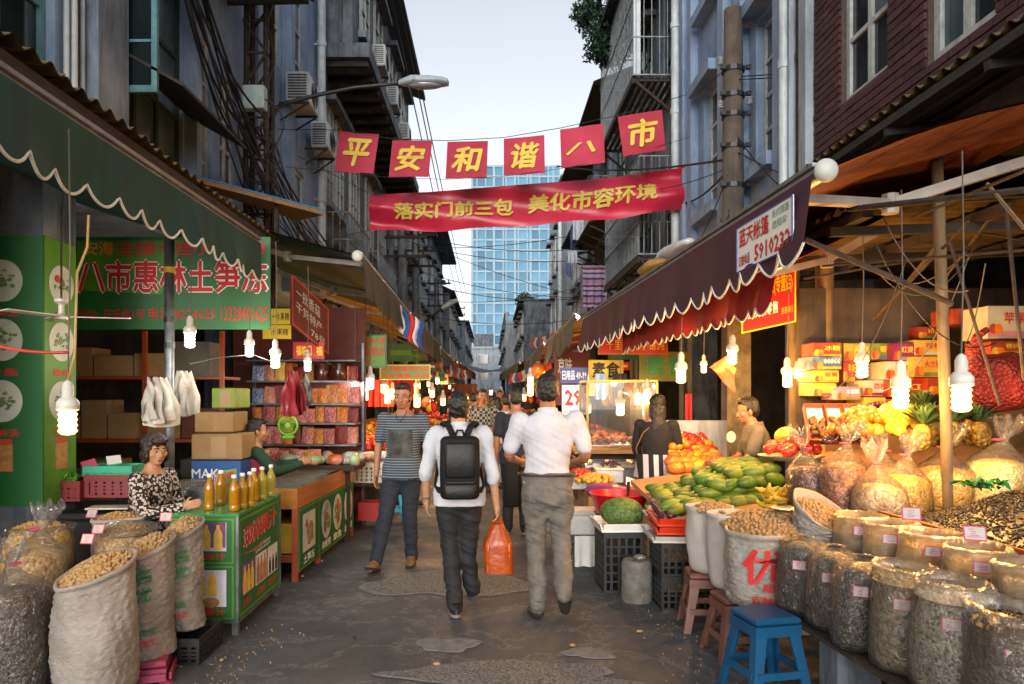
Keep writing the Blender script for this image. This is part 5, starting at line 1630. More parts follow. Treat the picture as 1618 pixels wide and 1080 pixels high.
kernels('loose_peanuts','peanuts heaped highest, in the sack beside the juice stand',(-1.99,4.69,.755),.118,.085,400,K_pea,.017,m_peanut,rg,slope=(.28,.2),sy=1.35)
stool('pink plastic stool under the middle peanut sack',(-2.0,4.22,0),m_pinkpl,.3,h=.13 + .0,w=.3)
crate('plastic_crate','black plastic crate under the sack beside the juice stand',(-1.92,4.62,0),(.3,.4,.16),m_blackpl)
c_dark = voro_mat('dark_dried_seeds',['#1a1613','#3a2f26','#574634','#221c18'],70,rough=.4)
c_brown = voro_mat('brown_dried_nuts',['#4a3826','#7a5c3a','#9a7a4e','#5c452e'],48,rough=.5)
c_tan = voro_mat('tan_nuts',['#8f7148','#b8935e','#cfae78'],40,rough=.55)
c_yel = voro_mat('yellow_beans',['#a87c24','#cc9a34','#e0b650'],60,rough=.5)
filled_bag('tall clear bag of dark dried seeds next to the biggest sack',-2.52,3.86,.06,.70,.17,c_dark,'tied',11,fill=.86)
filled_bag('tall clear bag of brown dried goods cut by the picture edge',-2.78,3.74,.05,.66,.15,c_brown,'tied',12,fill=.9)
filled_bag('clear bag of tan kernels behind the tall dark bag',-2.72,4.35,.38,.76,.17,c_tan,'tied',13,fill=.85)
filled_bag('clear bag of pale kernels with red label behind the peanut sacks',-2.32,4.62,.38,.80,.19,c_tan,'open',14,fill=.9)
filled_bag('low clear bag of yellowish dried beans at the back',-2.95,4.75,.38,.78,.19,c_yel,'open',15,fill=.95)
kernels('loose_kernels','golden kernels heaped in an open bag at the back',(-2.95,4.75,.76),.16,.05,220,K_nut,.012,m_almond,rg)
kernels('loose_kernels','brown kernels heaped under the price card with red flower',(-2.32,4.62,.77),.16,.04,220,K_nut,.012,m_walnut,rg)
sack('short pale sack of small nuts behind the golden kernels',-2.55,5.0,.35,.79,.16,m_sackw,seed=5)
kernels('loose_kernels','small round nuts heaped in the short pale sack',(-2.55,5.0,.78),.15,.05,260,K_nut,.011,m_almond,rg)
b = MB(); b.box((-2.75,4.6,.355),(.95,1.15,.03)); obj('display_board',b,m_counter,label='dark board on crates carrying the bags behind the sacks',cat='board')
for k,(x,y,lab) in enumerate(((-2.98,4.3,'crate under the display board, nearer one'),(-2.6,5.0,'crate under the display board, farther one'))):
 crate('plastic_crate','black ' + lab,(x,y,0),(.4,.3,.335),m_blackpl)
for (x,y,z,lab) in ((-2.98,4.2,.85,'price card with pink rim over the pale bag at the edge'),(-2.38,4.42,.80,'price card with pink rim between the bags'),(-2.6,4.75,.84,'price card leaning at the back of the bags'),(-2.06,4.62,.84,'pink price card stuck in the peanuts before the seller'),(-2.28,4.12,.80,'price card stuck behind the biggest sack')):
 standing_card(lab,(x,y,z),AF + rg.uniform(-.2,.6),.1,.08)

# --- counter with baskets
T = thing('stall_counter','long dark counter behind the sacks carrying plastic baskets','counter',(-3.4,5.7,0))
b = MB(); b.box((-3.42,5.7,.745),(1.9,.7,.05),bev=.01); obj('counter_top',b,m_counter,T)
b = MB(); b.b2((-4.3,5.42,0),(-2.5,5.98,.718)); obj('counter_front',b,mat('dark_stall_cloth','#24231f','#35322c',rough=.9),T)
def basket(name,label,u0,u1,v1,Y,h,d,m,cat='basket',**kw):
 a = PX(u0,v1,Y); c_ = PX(u1,v1,Y)
 return crate(name,label,((a.x + c_.x) / 2,Y + d / 2,a.z),(c_.x - a.x,d,h),m,cat=cat,**kw)
basket('plastic_basket','white slatted basket of greens on the dark counter',0,64,793,5.4,.14,.3,m_whitepl,solid=.5)
basket('plastic_basket','small red slatted basket beside the white one',67,126,792,5.4,.15,.3,m_darkred,solid=.6)
basket('plastic_basket','wide dark red basket behind the blouse sleeve',132,224,786,5.45,.17,.4,m_darkred,solid=.75)
basket('plastic_basket','red basket at the edge behind the white one',-30,34,765,5.75,.17,.3,m_redpl,solid=.7)
basket('plastic_basket','shallow mint green basket with cards on the red basket',130,208,752,5.5,.075,.26,m_greenpl,solid=.55)
b = MB()
rgv = random.Random(3)
leaf_cloud(b,PX(95,755,5.5),(.16,.1,.04),140,.07,rgv)
obj('leafy_greens',b,mat('lettuce_leaf','#3f7a1e','#6a9a34',rough=.5),label='loose lettuce leaves lying over the small red basket',cat='vegetable',kind='stuff')
b = MB(); leaf_cloud(b,PX(35,764,5.5),(.14,.1,.02),90,.06,rgv)
obj('leafy_greens',b,mat('lettuce_leaf','#3f7a1e'),label='dark salad leaves inside the white basket',cat='vegetable',kind='stuff')
for (u,v,r_,m_,lab) in ((141,733,.3,m_cpink,'pink card standing in the mint basket'),(180,726,.5,m_swht,'white leaflet standing in the mint basket')):
 b = MB(); b.box(PX(u,v,5.6),(.1,.004,.07),rot=Euler((.4,r_ - .6,.3)).to_matrix()); obj('leaflet',b,m_,label=lab,cat='card')
b = MB(); b.box(PX(175,801,5.42),(.3,.16,.012),rz=.1); b2 = obj('folded_cloth',b,m_whitepl,label='grey folded cloth lying on the dark counter',cat='cloth')

# --- green printed column and big green sign
m_photo_plate = mat('print_white_plate','#a3a89c','#b9bdb0',rough=.5)
m_photo_food = mat('print_herb_green','#3c5a2c','#7c8a5c',rough=.5,scale=30)
m_photo_red = mat('print_red_rose','#a02c1c','#b8482c',rough=.5)
m_photo_purple = mat('print_purple','#4c2a5e','#7a5a86',rough=.5,scale=14)
m_photo_juice = mat('print_yellow_juice','#c99a2c','#dbb458',rough=.5,scale=20)
m_photo_pale = mat('print_pale_ground','#b3aeb8','#c8c4cc',rough=.5,scale=6)
m_photo_brown = mat('print_brown','#8a5a30','#b08450',rough=.5,scale=20)
def disc(c,x,up,rx,ry,n=28,th=.004):
 x = Vector(x).normalized(); up = Vector(up).normalized(); nn = x.cross(up)
 b = MB(); b.prism([Vector(c) + x * rx * math.cos(t) + up * ry * math.sin(t) for t in np.linspace(0,2 * math.pi,n + 1)[:-1]],nn,th); return b
T = thing('printed_column','square column wrapped in green print of dishes and characters','column',(-3.6,5.5,0))
b = MB(); b.b2((-4.3,5.2,0),(-3.2,5.62,3.3)); obj('column_core',b,m_dirty,T)
b = MB(); b.b2((-4.28,5.19,.85),(-3.192,5.199,2.78)); obj('print_sheet',b,m_sgrn,T)
b = MB(); b.b2((-3.199,5.205,.85),(-3.19,5.60,2.78)); obj('print_sheet',b,m_slime,T)
cap_txt = ('土笋冻','章鱼','土笋汤','土笋')
for k,(v0,v1) in enumerate(((410,476),(508,565),(607,660),(700,745))):
 z = PX(0,(v0 + v1) / 2,5.19).z
 if k < 3:
  obj('dish_print',disc((-3.48,5.19,z),(1,0,0),(0,0,1),.145,.15),m_photo_plate,T)
  obj('dish_print',disc((-3.19,5.41,z),(0,1,0),(0,0,1),.155,.145),m_photo_plate,T)
  for s_,(cx_,cy_,xx) in enumerate(((-3.48,5.185,(1,0,0)),(-3.185,5.41,(0,1,0)))):
   b = MB()
   for _ in range(26):
    a = rg.uniform(0,6.28); r_ = rg.uniform(0,.10)
    o_ = Vector(xx) * r_ * math.cos(a) + Vector((0,0,r_ * .8 * math.sin(a)))
    d_ = disc(Vector((cx_,cy_,z)) + o_,xx,(0,0,1),rg.uniform(.008,.024),rg.uniform(.006,.016),7,.0012 + .00008 * _)
    b.add(d_.v,d_.f)
   obj('dish_food_print',b,m_photo_food,T)
   if k == 0: obj('dish_rose_print',disc(Vector((cx_,cy_ - .002 * (s_ == 0),z + .035)) + Vector(xx) * -.06 + Vector((.002 * s_,0,0)),xx,(0,0,1),.03,.026,12),m_photo_red,T)
 else:
  for (cx_,cy_,xx) in ((-3.48,5.19,Vector((1,0,0))),(-3.19,5.41,Vector((0,1,0)))):
   nn = xx.cross(Vector((0,0,1)))
   p = Vector((cx_,cy_,z - .10)); w_ = .075
   b = MB(); b.prism([p - xx * w_,p + xx * w_,p + xx * w_ + Vector((0,0,.19)),p - xx * w_ + Vector((0,0,.19))],nn,.004); obj('jar_print',b,m_photo_brown,T)
   b = MB(); b.prism([p - xx * w_ * .9 + Vector((0,0,.191)),p + xx * w_ * .9 + Vector((0,0,.191)),p + xx * w_ * .9 + Vector((0,0,.23)),p - xx * w_ * .9 + Vector((0,0,.23))],nn,.004); obj('jar_lid_print',b,m_photo_red,T)
 if k < 3:
  b = MB()
  text(b,cap_txt[k],(-3.60,5.19,z - .26),(-3.36,5.19,z - .26),(0,0,.06)); text(b,cap_txt[k],(-3.19,5.30,z - .26),(-3.19,5.53,z - .26),(0,0,.06))
  obj('lettering',b,m_tred,T)
SY = 6.3
sx0,sx1 = PX(118,0,SY).x,PX(427,0,SY).x
sz0,sz1 = PX(0,520,SY).z,PX(0,374,SY).z
m_goldin = mat('sign_gold_ink','#b07a1e','#c48c2a',rough=.6)
T = sign('shop_sign','wide green shop sign with large red characters and phone numbers',(sx0,SY,sz0),(sx1,SY,sz1 - sz1 + sz0),(0,0,sz1 - sz0),.02,m_sgrn,
   [('八市惠林土笋冻',.012,.995,.38,.76,m_twht,.055),('八市惠林土笋冻',.02,.987,.39,.75,m_tred,.025),('安海',.05,.2,.80,.95,m_goldin,.02),('全国十佳小吃',.22,.80,.80,.95,m_tred,.02),('食',.92,.98,.80,.95,m_tred,.02),
    ('地址: 开禾路1号',.02,.36,.10,.22,m_tred,.005),('电话 8224625',.38,.72,.10,.24,m_tred,.005),('13328400625',.75,.99,.09,.25,m_tred,.005)])
q = MB(); q.b2((sx0 + .9,SY - .005,sz0 + .02),(sx0 + 1.55,SY - .001,sz1 - .06)); 
b = MB(); b.prism([(sx0 + .02,SY - .0008,sz0 + .34),(sx0 + .75,SY - .0008,sz0 + .30),(sx0 + .95,SY - .0008,sz1 - .03),(sx0 + .02,SY - .0008,sz1 - .03)],(0,-1,0),.0008); obj('print_sheet',b,m_slime,T)
# posts and hanging bags
T = thing('stall_post','grey metal post bound with tape before the green sign','post',(-2.47,5.6,0))
b = MB(); b.tube([(-2.47,5.6,0),(-2.47,5.6,2.95)],.036,12); obj('post_shaft',b,m_metal,T,smooth=True)
for z in (2.58,2.2,2.0,1.5):
 b = MB(); b.tube([(-2.47,5.6,z),(-2.47,5.6,z + .045)],.041,12); obj('tape_band',b,m_acd if z != 2.58 else mat('yellow_tape','#a88420'),T)
m_bagw = mat('white_shopping_bag','#a8a298','#c6c0b4',rough=.45,bump=.35,bscale=14,spec=.4)
def bag_bunch(label,c,w,h,n,m,seed,spread=.1,yaw=0.0,name='bag_bunch'):
 """bunch of thin carrier bags hanging from a hook"""
 r0 = random.Random(seed); T = thing(name,label,'bags',c)
 c = Vector(c)
 for k in range(n):
  b = MB(); a = yaw + (k / max(1,n - 1) - .5) * 1.6; ww = w * r0.uniform(.8,1.05); hh = h * r0.uniform(.85,1.05)
  d = Vector((math.cos(a),math.sin(a),0)); nn = Vector((-d.y,d.x,0))
  o_ = c + nn * (k - n / 2) * spread / n + d * r0.uniform(-.03,.03)
  ph = r0.uniform(0,6)
  for s_ in (0,.008):
   b.grid(lambda p,t: o_ + d * (ww * (p - .5) * (.25 + .75 * min(1,t * 1.6))) + nn * (.02 * math.sin(p * 12 + ph) * t + .015 * math.sin(t * 9 + p * 5) + s_) - Vector((0,0,hh * t + .02 * math.sin(p * 3.14))),12,10)
  obj('carrier_bag',b,m,T,smooth=True)
 return T
bag_bunch('bunch of white carrier bags hung on the metal post',PX(252,595,5.5),.26,.36,6,m_bagw,4,.16)
bag_bunch('smaller bunch of white bags hung just behind the post',PX(292,585,5.75),.17,.34,5,m_bagw,5,.12,.5)
bag_bunch('bunch of dark red carrier bags before the snack shelves',PX(464,585,7.0),.24,.42,5,mat('dark_red_carrier_bag','#6a141c','#82202a',rough=.45,bump=.3,bscale=14),6,.1)
bag_bunch('bunch of grey carrier bags beside the dark red ones',PX(490,590,7.2),.12,.3,4,mat('grey_carrier_bag','#6c655c','#8a8378',rough=.5,bump=.3,bscale=14),7,.1)

# --- juice stand
X0,X1,Y0,Y1,ZT = -2.21,-1.73,4.98,5.97,.83
T = thing('juice_stand','green printed juice stand with fruit juice pictures','stand',((X0 + X1) / 2,(Y0 + Y1) / 2,0))
b = MB(); b.b2((X0,Y0,.09),(X1,Y1,ZT - .02)); obj('stand_body',b,m_sgrn,T)
b = MB(); b.b2((X0 - .012,Y0 - .012,ZT - .018),(X1 + .012,Y1 + .012,ZT)); obj('stand_top',b,mat('green_glass_top','#2c7a44','#3c8a54',rough=.15),T)
for (x,y) in ((X0 + .02,Y0 + .02),(X1 - .02,Y0 + .02),(X1 - .02,Y1 - .02),(X0 + .02,Y1 - .02)):
 b = MB(); b.b2((x - .02,y - .02,0),(x + .02,y + .02,.088)); obj('leg',b,m_metal,T)
def edge(p,q_,m): 
 b = MB(); b.bar(p,q_,.018); obj('edge_trim',b,m,T)
for p,q_ in (((X1,Y0,.09),(X1,Y0,ZT - .02)),((X1,Y1,.09),(X1,Y1,ZT - .02)),((X0,Y0,.09),(X0,Y0,ZT - .02)),((X1,Y0 + .01,.09),(X1,Y1 - .01,.09)),((X0 + .01,Y0,.09),(X1 - .01,Y0,.09))): edge(p,q_,m_metal)
def rect(p,ax,w,h,m,name,out,lift=.002):
 p = Vector(p); ax = Vector(ax); b = MB(); o_ = Vector(out)
 b.prism([p + o_ * lift,p + ax * w + o_ * lift,p + ax * w + Vector((0,0,h)) + o_ * lift,p + Vector((0,0,h)) + o_ * lift],o_,.002)
 return obj(name,b,m,T)
FX,FO = (1,0,0),(0,-1,0)
SXA,SO = (0,1,0),(1,0,0)
for (zz,hh) in ((.50,.285),(.12,.34)):
 rect((X0 + .025,Y0,zz - .012),FX,.43,hh + .024,m_slime,'panel_border',FO,.001)
 rect((X0 + .04,Y0,zz),FX,.40,hh,m_sgrn,'panel_ground',FO,.0035)
 rect((X0 + .075,Y0,zz + .075),FX,.33,hh - .09,m_photo_pale,'photo_print',FO,.006)
def bottle_print(p,ax,out,h,m,lift=.009):
 p = Vector(p); ax = Vector(ax); b = MB(); o_ = Vector(out)
 pr = [(-.5,0),(.5,0),(.5,.62),(.42,.72),(.2,.84),(.2,1),(-.2,1),(-.2,.84),(-.42,.72),(-.5,.62)]
 w = h * .34
 b.prism([p + ax * (x * w) + Vector((0,0,y * h)) + o_ * lift for x,y in pr],o_,.002); obj('bottle_print',b,m,T)
rect((X0 + .08,Y0,.60),FX,.32,.17,m_photo_purple,'photo_print',FO,.0085)
for k,dx in enumerate((.17,.27,.35)): bottle_print((X0 + dx,Y0,.585),FX,FO,.17,m_photo_juice,.011)
for k,dx in enumerate((.24,.31)): bottle_print((X0 + dx,Y0,.27),FX,FO,.17,m_photo_juice,.011)
obj('potato_print',disc((X0 + .30,Y0 - .009,.225),FX,(0,0,1),.06,.035,20),m_photo_brown,T)
b = MB(); text(b,'玉米汁',(X0 + .18,Y0,.512),(X0 + .40,Y0,.512),(0,0,.05),off=.007); text(b,'薯汁',(X0 + .26,Y0,.135),(X0 + .40,Y0,.135),(0,0,.05),off=.007); text(b,'奶',(X0 + .35,Y0,.72),(X0 + .39,Y0,.72),(0,0,.04),off=.011); obj('lettering',b,m_tred,T)
rect((X1,Y0 + .03,.11),SXA,.92,.68,m_slime,'panel_border',SO,.001)
rect((X1,Y0 + .05,.13),SXA,.88,.64,m_sgrn,'panel_ground',SO,.0035)
for k,(ya,yb,m_) in enumerate(((.07,.33,m_photo_purple),(.36,.62,m_photo_pale),(.65,.90,m_photo_pale))):
 rect((X1,Y0 + ya,.24),SXA,yb - ya,.22,m_,'photo_print',SO,.006)
 for j in range(3): bottle_print((X1,Y0 + ya + .05 + j * .08,.25),SXA,SO,.19 if k < 2 else .13,m_photo_juice if k == 0 else (m_photo_brown if k == 1 else m_tblk),.009)
b = MB(); text(b,'现榨果汁',(X1,Y0 + .10,.55),(X1,Y0 + .88,.60),(0,0,.17),off=.006,bold=.05); obj('lettering',b,m_twht,T)
b = MB(); text(b,'现榨果汁',(X1,Y0 + .11,.555),(X1,Y0 + .87,.605),(0,0,.16),off=.008,bold=.03); text(b,'玉米汁',(X1,Y0 + .09,.15),(X1,Y0 + .28,.15),(0,0,.06),off=.006); text(b,'红薯汁',(X1,Y0 + .40,.15),(X1,Y0 + .60,.15),(0,0,.06),off=.006); text(b,'紫米汁',(X1,Y0 + .68,.15),(X1,Y0 + .88,.15),(0,0,.06),off=.006); obj('lettering',b,m_tred,T)
b = MB(); text(b,'新鲜果汁 健康美味',(X1,Y0 + .36,.505),(X1,Y0 + .72,.515),(0,0,.022),off=.006,bold=0); text(b,'营养好喝 现场制作',(X1,Y0 + .36,.475),(X1,Y0 + .72,.485),(0,0,.022),off=.006,bold=0); obj('lettering',b,m_twht,T)
b = MB(); b.tube([(X1 + .008,Y0 + .10,.53),(X1 + .008,Y0 + .35,.515),(X1 + .008,Y0 + .6,.55)],[.004,.014,.003],6,flat=.3); obj('swoosh_print',b,m_photo_red,T)
# juice bottles
m_cap = mat('white_bottle_cap','#c9c9c4','#dcdcd6',rough=.4)
def jmat(n,c):
 return mat(n,c,rough=.08,spec=.6,trans=.25,coat=.3)
jms = [jmat('amber_juice','#b0780c'),jmat('golden_juice','#b8860f'),jmat('pale_juice','#b5a540')]
bp = [(.028,0),(.032,.006),(.032,.03),(.030,.035),(.032,.04),(.030,.055),(.032,.06),(.030,.075),(.032,.08),(.032,.13),(.030,.15),(.016,.185),(.013,.19),(.013,.205)]
bmesh_ = []
for m_ in jms:
 a = MB(); a.lathe(bp,16); me = a.mesh('bottle_body'); me.materials.append(m_); me.polygons.foreach_set('use_smooth',[True] * len(me.polygons)); bmesh_.append(me)
a = MB(); a.lathe([(.0155,0),(.0165,.004),(.0165,.018),(.014,.021),(0,.021)],14); cap_me = a.mesh('bottle_cap'); cap_me.materials.append(m_cap)
for (u,v,k,lab) in ((331,805,0,'amber juice bottle nearest the seller'),(349,797,0,'amber juice bottle, second row from the seller'),(370,807,0,'amber juice bottle at the front corner of the stand'),(383,803,1,'golden juice bottle right behind the corner bottle'),(401,792,1,'golden juice bottle in the middle of the stand edge'),(414,789,2,'pale juice bottle, second from the far end'),(428,784,2,'palest juice bottle at the far end of the stand'),(395,800,1,'golden juice bottle half hidden in the row')):
 Y = (CAMZ - ZT) * FPX / (v - VY); p = PX(u,v,Y); p.z = ZT + .001
 B_ = thing('juice_bottle',lab,'bottle',p,group='juice bottles on the stand')
 shared('bottle_body',bmesh_[k],B_,p,scale=1.12); shared('bottle_cap',cap_me,B_,p + Vector((0,0,.205 * 1.12)),scale=1.12)
sign('price_board','small lime price board with red characters behind the bottles',PX(343,800,5.6),PX(374,795,5.6),(0,0,.27),.006,m_slime,[('现榨',.12,.88,.72,.95,m_tred),('玉米汁',.1,.9,.45,.65,m_tred),('5元',.2,.8,.1,.35,m_tred)])
T = thing('straw_cup','clear cup of drinking straws on the juice stand','cup',(-2.05,5.35,ZT))
b = MB(); b.lathe([(.028,ZT),(.038,ZT + .12)],14,(-2.05,5.4,0),cap=False); obj('cup',b,m_film2,T,smooth=True)
b = MB()
for k in range(16): b.tube([(-2.05 + rg.uniform(-.02,.02),5.4 + rg.uniform(-.02,.02),ZT + .01),(-2.05 + rg.uniform(-.04,.04),5.4 + rg.uniform(-.04,.04),ZT + .23)],.003,4)
obj('straw',b,mat('pink_straws','#b08a88','#c8a8a0',rough=.5),T)
# juicer glasses/steel tray behind the stand
for (u,v,Y,m_,lab) in ((300,770,6.0,m_film2,'clear lidded box with cups behind the juice stand'),(325,780,5.9,m_metal,'small steel tray beside the seller')):
 p = PX(u,v,Y); b = MB(); b.box(p,(.22,.2,.12),bev=.02); obj('stall_box',b,m_,label=lab,cat='box')

# --- cartons stacked behind
for (u0,u1,v0,v1,Y,m_,lab) in ((303,382,685,726,6.9,m_card,'large brown cardboard carton on top of the blue one'),(303,380,727,762,6.9,m_carton_b,'blue carton with white capitals under the brown one'),(308,368,650,683,7.0,m_card,'open brown carton higher on the stack'),(335,372,612,645,7.0,mat('olive_bag','#6a7a1c','#8a9a2c',rough=.5),'lime green bundle on top of the cartons')):
 a = PX(u0,v1,Y); c_ = PX(u1,v0,Y)
 T = thing('carton',lab,'carton',((a.x + c_.x) / 2,Y + .2,a.z))
 b = MB(); b.b2((a.x,Y,a.z),(c_.x,Y + .42,c_.z - .004),bev=.01); obj('carton_body',b,m_,T)
 if m_ is m_carton_b:
  b = MB(); text(b,'MAK',(a.x + .0,Y,a.z + .04),(a.x + .26,Y,a.z + .04),(0,0,.09)); obj('lettering',b,m_twht,T)
 else:
  b = MB(); b.b2((a.x + .18,Y - .002,a.z + .02),(c_.x - .15,Y - .0005,c_.z - .03)); obj('carton_tape',b,mat('packing_tape','#9a7a50',rough=.3),T)
b = MB(); b.b2((-3.2,6.88,.72),(-2.2,7.4,.80)); b.b2((-3.15,6.95,0),(-2.25,7.35,.72)); obj('carton_table',b,m_counter,label='low dark table carrying the cartons',cat='table')

# --- glass counter with dishes
X0,X1,Y0,Y1 = -2.12,-1.69,6.37,8.5
XF = -1.60
T = thing('glass_counter','orange wooden glass-topped counter with green dish pictures','counter',(-2,7.4,0))
def front(y): return X1 + (XF - X1) * (y - Y0) / (Y1 - Y0)
b = MB(); b.add([(X0,Y0,.64),(X1,Y0,.64),(XF,Y1,.64),(X0,Y1,.64),(X0,Y0,.82),(X1,Y0,.82),(XF,Y1,.82),(X0,Y1,.82)],[(0,1,5,4),(1,2,6,5),(2,3,7,6),(3,0,4,7),(0,3,2,1)]); obj('display_case',b,m_wood,T)
for k in range(3):
 ya,yb = Y0 + .02 + k * (Y1 - Y0 - .02) / 3,Y0 + (k + 1) * (Y1 - Y0 - .02) / 3
 b = MB(); b.b2((X0 + .02,ya,.822),(front(ya) - .02,yb - .015,.83)); obj('glass_lid',b,m_film,T)
 b = MB(); b.b2((X0 + .04,ya + .02,.76),(front(ya) - .05,yb - .04,.775)); obj('dish_tray',b,mat('pale_jelly_dish','#6f8a68','#a3b08c',rough=.2,scale=8),T)
for (x,y) in ((X1 - .025,Y0 + .025),(X0 + .03,Y0 + .03),(front(7.1) - .025,7.1),(XF - .025,Y1 - .025),(X0 + .03,Y1 - .03)):
 b = MB(); b.b2((x - .025,y - .025,0),(x + .025,y + .025,.638)); obj('leg',b,m_redwood,T)
b = MB(); b.b2((X0 + .06,Y0 + .01,.17),(X1 - .055,Y0 + .05,.23)); obj('rail',b,m_redwood,T)
b = MB(); b.b2((X0 + .06,Y0 + .06,.24),(X1 - .06,Y0 + .5,.5)); obj('stored_tub',b,mat('yellow_tub','#b08a1c','#c49c2a',rough=.5),T)
def fpan(ya,yb,z0,z1,m,name,lift):
 n = Vector((Y1 - Y0,-(XF - X1),0)).normalized()
 p = [Vector((front(y),y,z)) + n * lift for y,z in ((ya,z0),(yb,z0),(yb,z1),(ya,z1))]
 b = MB(); b.prism(p,n,.004); return obj(name,b,m,T)
for (ya,yb) in ((6.40,6.98),(7.02,8.48)):
 fpan(ya,yb,.08,.635,m_slime,'front_panel',.0)
 fpan(ya + .02,yb - .02,.10,.615,m_sgrn,'panel_ground',.005)
dn = Vector((Y1 - Y0,-(XF - X1),0)).normalized()
dx_ = Vector((XF - X1,Y1 - Y0,0)).normalized()
def dish(y,rx,ry,z=.40,sq=False):
 c = Vector((front(y),y,z)) + dn * .010
 if sq:
  b = MB(); b.prism([c - dx_ * rx - Vector((0,0,ry)),c + dx_ * rx - Vector((0,0,ry)),c + dx_ * rx + Vector((0,0,ry)),c - dx_ * rx + Vector((0,0,ry))],dn,.003); obj('dish_print',b,m_photo_plate,T)
 else: obj('dish_print',disc(c,dx_,(0,0,1),rx,ry),m_photo_plate,T)
 for (m_,kk) in ((m_photo_brown,9),(m_photo_food,9),(m_photo_red,5)):
  b = MB()
  for j in range(kk):
   a = rg.uniform(0,6.28); r_ = rg.uniform(0,.7)
   d_ = disc(c + dn * (.0034 + .0002 * j) + dx_ * rx * r_ * math.cos(a) + Vector((0,0,ry * r_ * math.sin(a))),dx_,(0,0,1),rg.uniform(.02,.05),rg.uniform(.02,.045),9,.0012); b.add(d_.v,d_.f)
  obj('dish_food_print',b,m_,T)
dish(6.69,.19,.17,sq=True); dish(7.28,.17,.19); dish(7.72,.17,.19); dish(8.2,.18,.19)
b = MB()
for (y,s) in ((6.69,'土笋冻'),(7.28,'海蛎煎'),(7.72,'章鱼'),(8.2,'面线糊')):
 text(b,s,Vector((front(y - .17),y - .17,.12)),Vector((front(y + .17),y + .17,.12)),(0,0,.08),off=.011)
obj('lettering',b,m_twht,T)
b = MB(); b.b2((-1.98,5.99,.3),(-1.76,6.0,.95)); obj('splash_guard',b,m_film,label='upright clear pane at the end of the juice stand',cat='pane')

# --- snack shelves behind the glass counter
T = thing('snack_shelf','metal shelf rack crammed with red snack packets','shelf',(-2.4,9.1,0))
SYY = 8.9
sx0,sx1 = PX(388,0,SYY).x,PX(562,0,SYY).x
levels = [PX(0,v,SYY).z for v in (758,702,668,637,601,568)]
for z in levels:
 b = MB(); b.b2((sx0,SYY,z - .02),(sx1,SYY + .4,z)); obj('shelf_board',b,m_metal,T)
b = MB()
for x in (sx0 - .02,(sx0 + sx1) / 2,sx1 + .02): b.b2((x - .015,SYY + .385,0),(x + .015,SYY + .41,2.3))
obj('shelf_upright',b,m_metal,T)
b = MB(); b.b2((sx0 - .3,SYY + .42,0),(sx1 + .05,SYY + .45,2.75)); obj('back_panel',b,mat('dull_red_back_panel','#4c2420','#63302a',rough=.8),T)
def pk(n,a,c): return mat(n,a,c,rough=.22,scale=4.5,rv=.2,bump=.4,bscale=30,detail=2,spec=.6)
packs = [pk('red_snack_packet','#9a1018','#c8908c'),pk('bright_red_packet','#b81418','#d8b04c'),pk('red_white_packet','#b01c22','#c8a898'),pk('gold_red_packet','#b83018','#d0982c'),pk('yellow_packet','#c49a1c','#d8c078'),pk('orange_packet','#c8501c','#d8b090'),pk('blue_packet','#1c4a9a','#a8b8cc'),pk('dark_red_packet','#5c1418','#8a2a28')]
a = MB(); a.grid(lambda p,t: Vector(((p - .5),-.5 * math.sin(math.pi * p) * math.sin(math.pi * t) ** .5 * 1.0,t)),6,6); a.grid(lambda p,t: Vector(((.5 - p),.5 * math.sin(math.pi * p) * math.sin(math.pi * t) ** .5,t)),6,6)
pk_me = {}
def packet(m_,p,w,h,d,lab,rot,grp='packets on the snack shelf'):
 if m_.name not in pk_me:
  me = a.mesh('snack_packet'); me.materials.append(m_); me.polygons.foreach_set('use_smooth',[True] * len(me.polygons)); pk_me[m_.name] = me
 shared('snack_packet',pk_me[m_.name],None,p,rot,(w,d,h),label=lab,cat='packet',group=grp)
colname = {0: 'red',1: 'bright red',2: 'red and white',3: 'gold and red',4: 'yellow',5: 'orange',6: 'blue',7: 'dark red'}
wl_ = ('lowest','second lowest','middle','upper','second highest','top')
for li,z in enumerate(levels[:-1]):
 x = sx0 + .05; top = levels[li + 1]
 while x < sx1 - .03:
  w = rg.uniform(.10,.16); h = min(rg.uniform(.17,.24),top - z - .03)
  if li in (3,4) and x < sx0 + .42: ci = rg.choice((4,4,5,6) if li == 4 else (5,6,7))
  elif li == 4: ci = rg.choice((7,3))
  else: ci = rg.choice((0,0,1,1,2,3,7))
  for yy in (0.02,.14):
   packet(packs[ci],(x + w / 2,SYY + .08 + yy,z + .001),w,h,.05,'%s packet on the %s shelf' % (colname[ci],wl_[li]),(rg.uniform(-.12,.02),rg.uniform(-.08,.08),rg.uniform(-.2,.2)))
  x += w * 1.02
for u in (506,533):   # two round tins
 p = PX(u,600,SYY); b = MB(); b.lathe([(.1,0),(.105,.01),(.105,.2),(.1,.21),(0,.21)],18,(p.x,SYY + .1,levels[4] + .001)); obj('snack_tin',b,mat('dark_snack_tin','#2a1814','#5c2c20',rough=.2,scale=12),smooth=40,label='dark round tin on the second highest shelf',cat='tin',group='round tins')
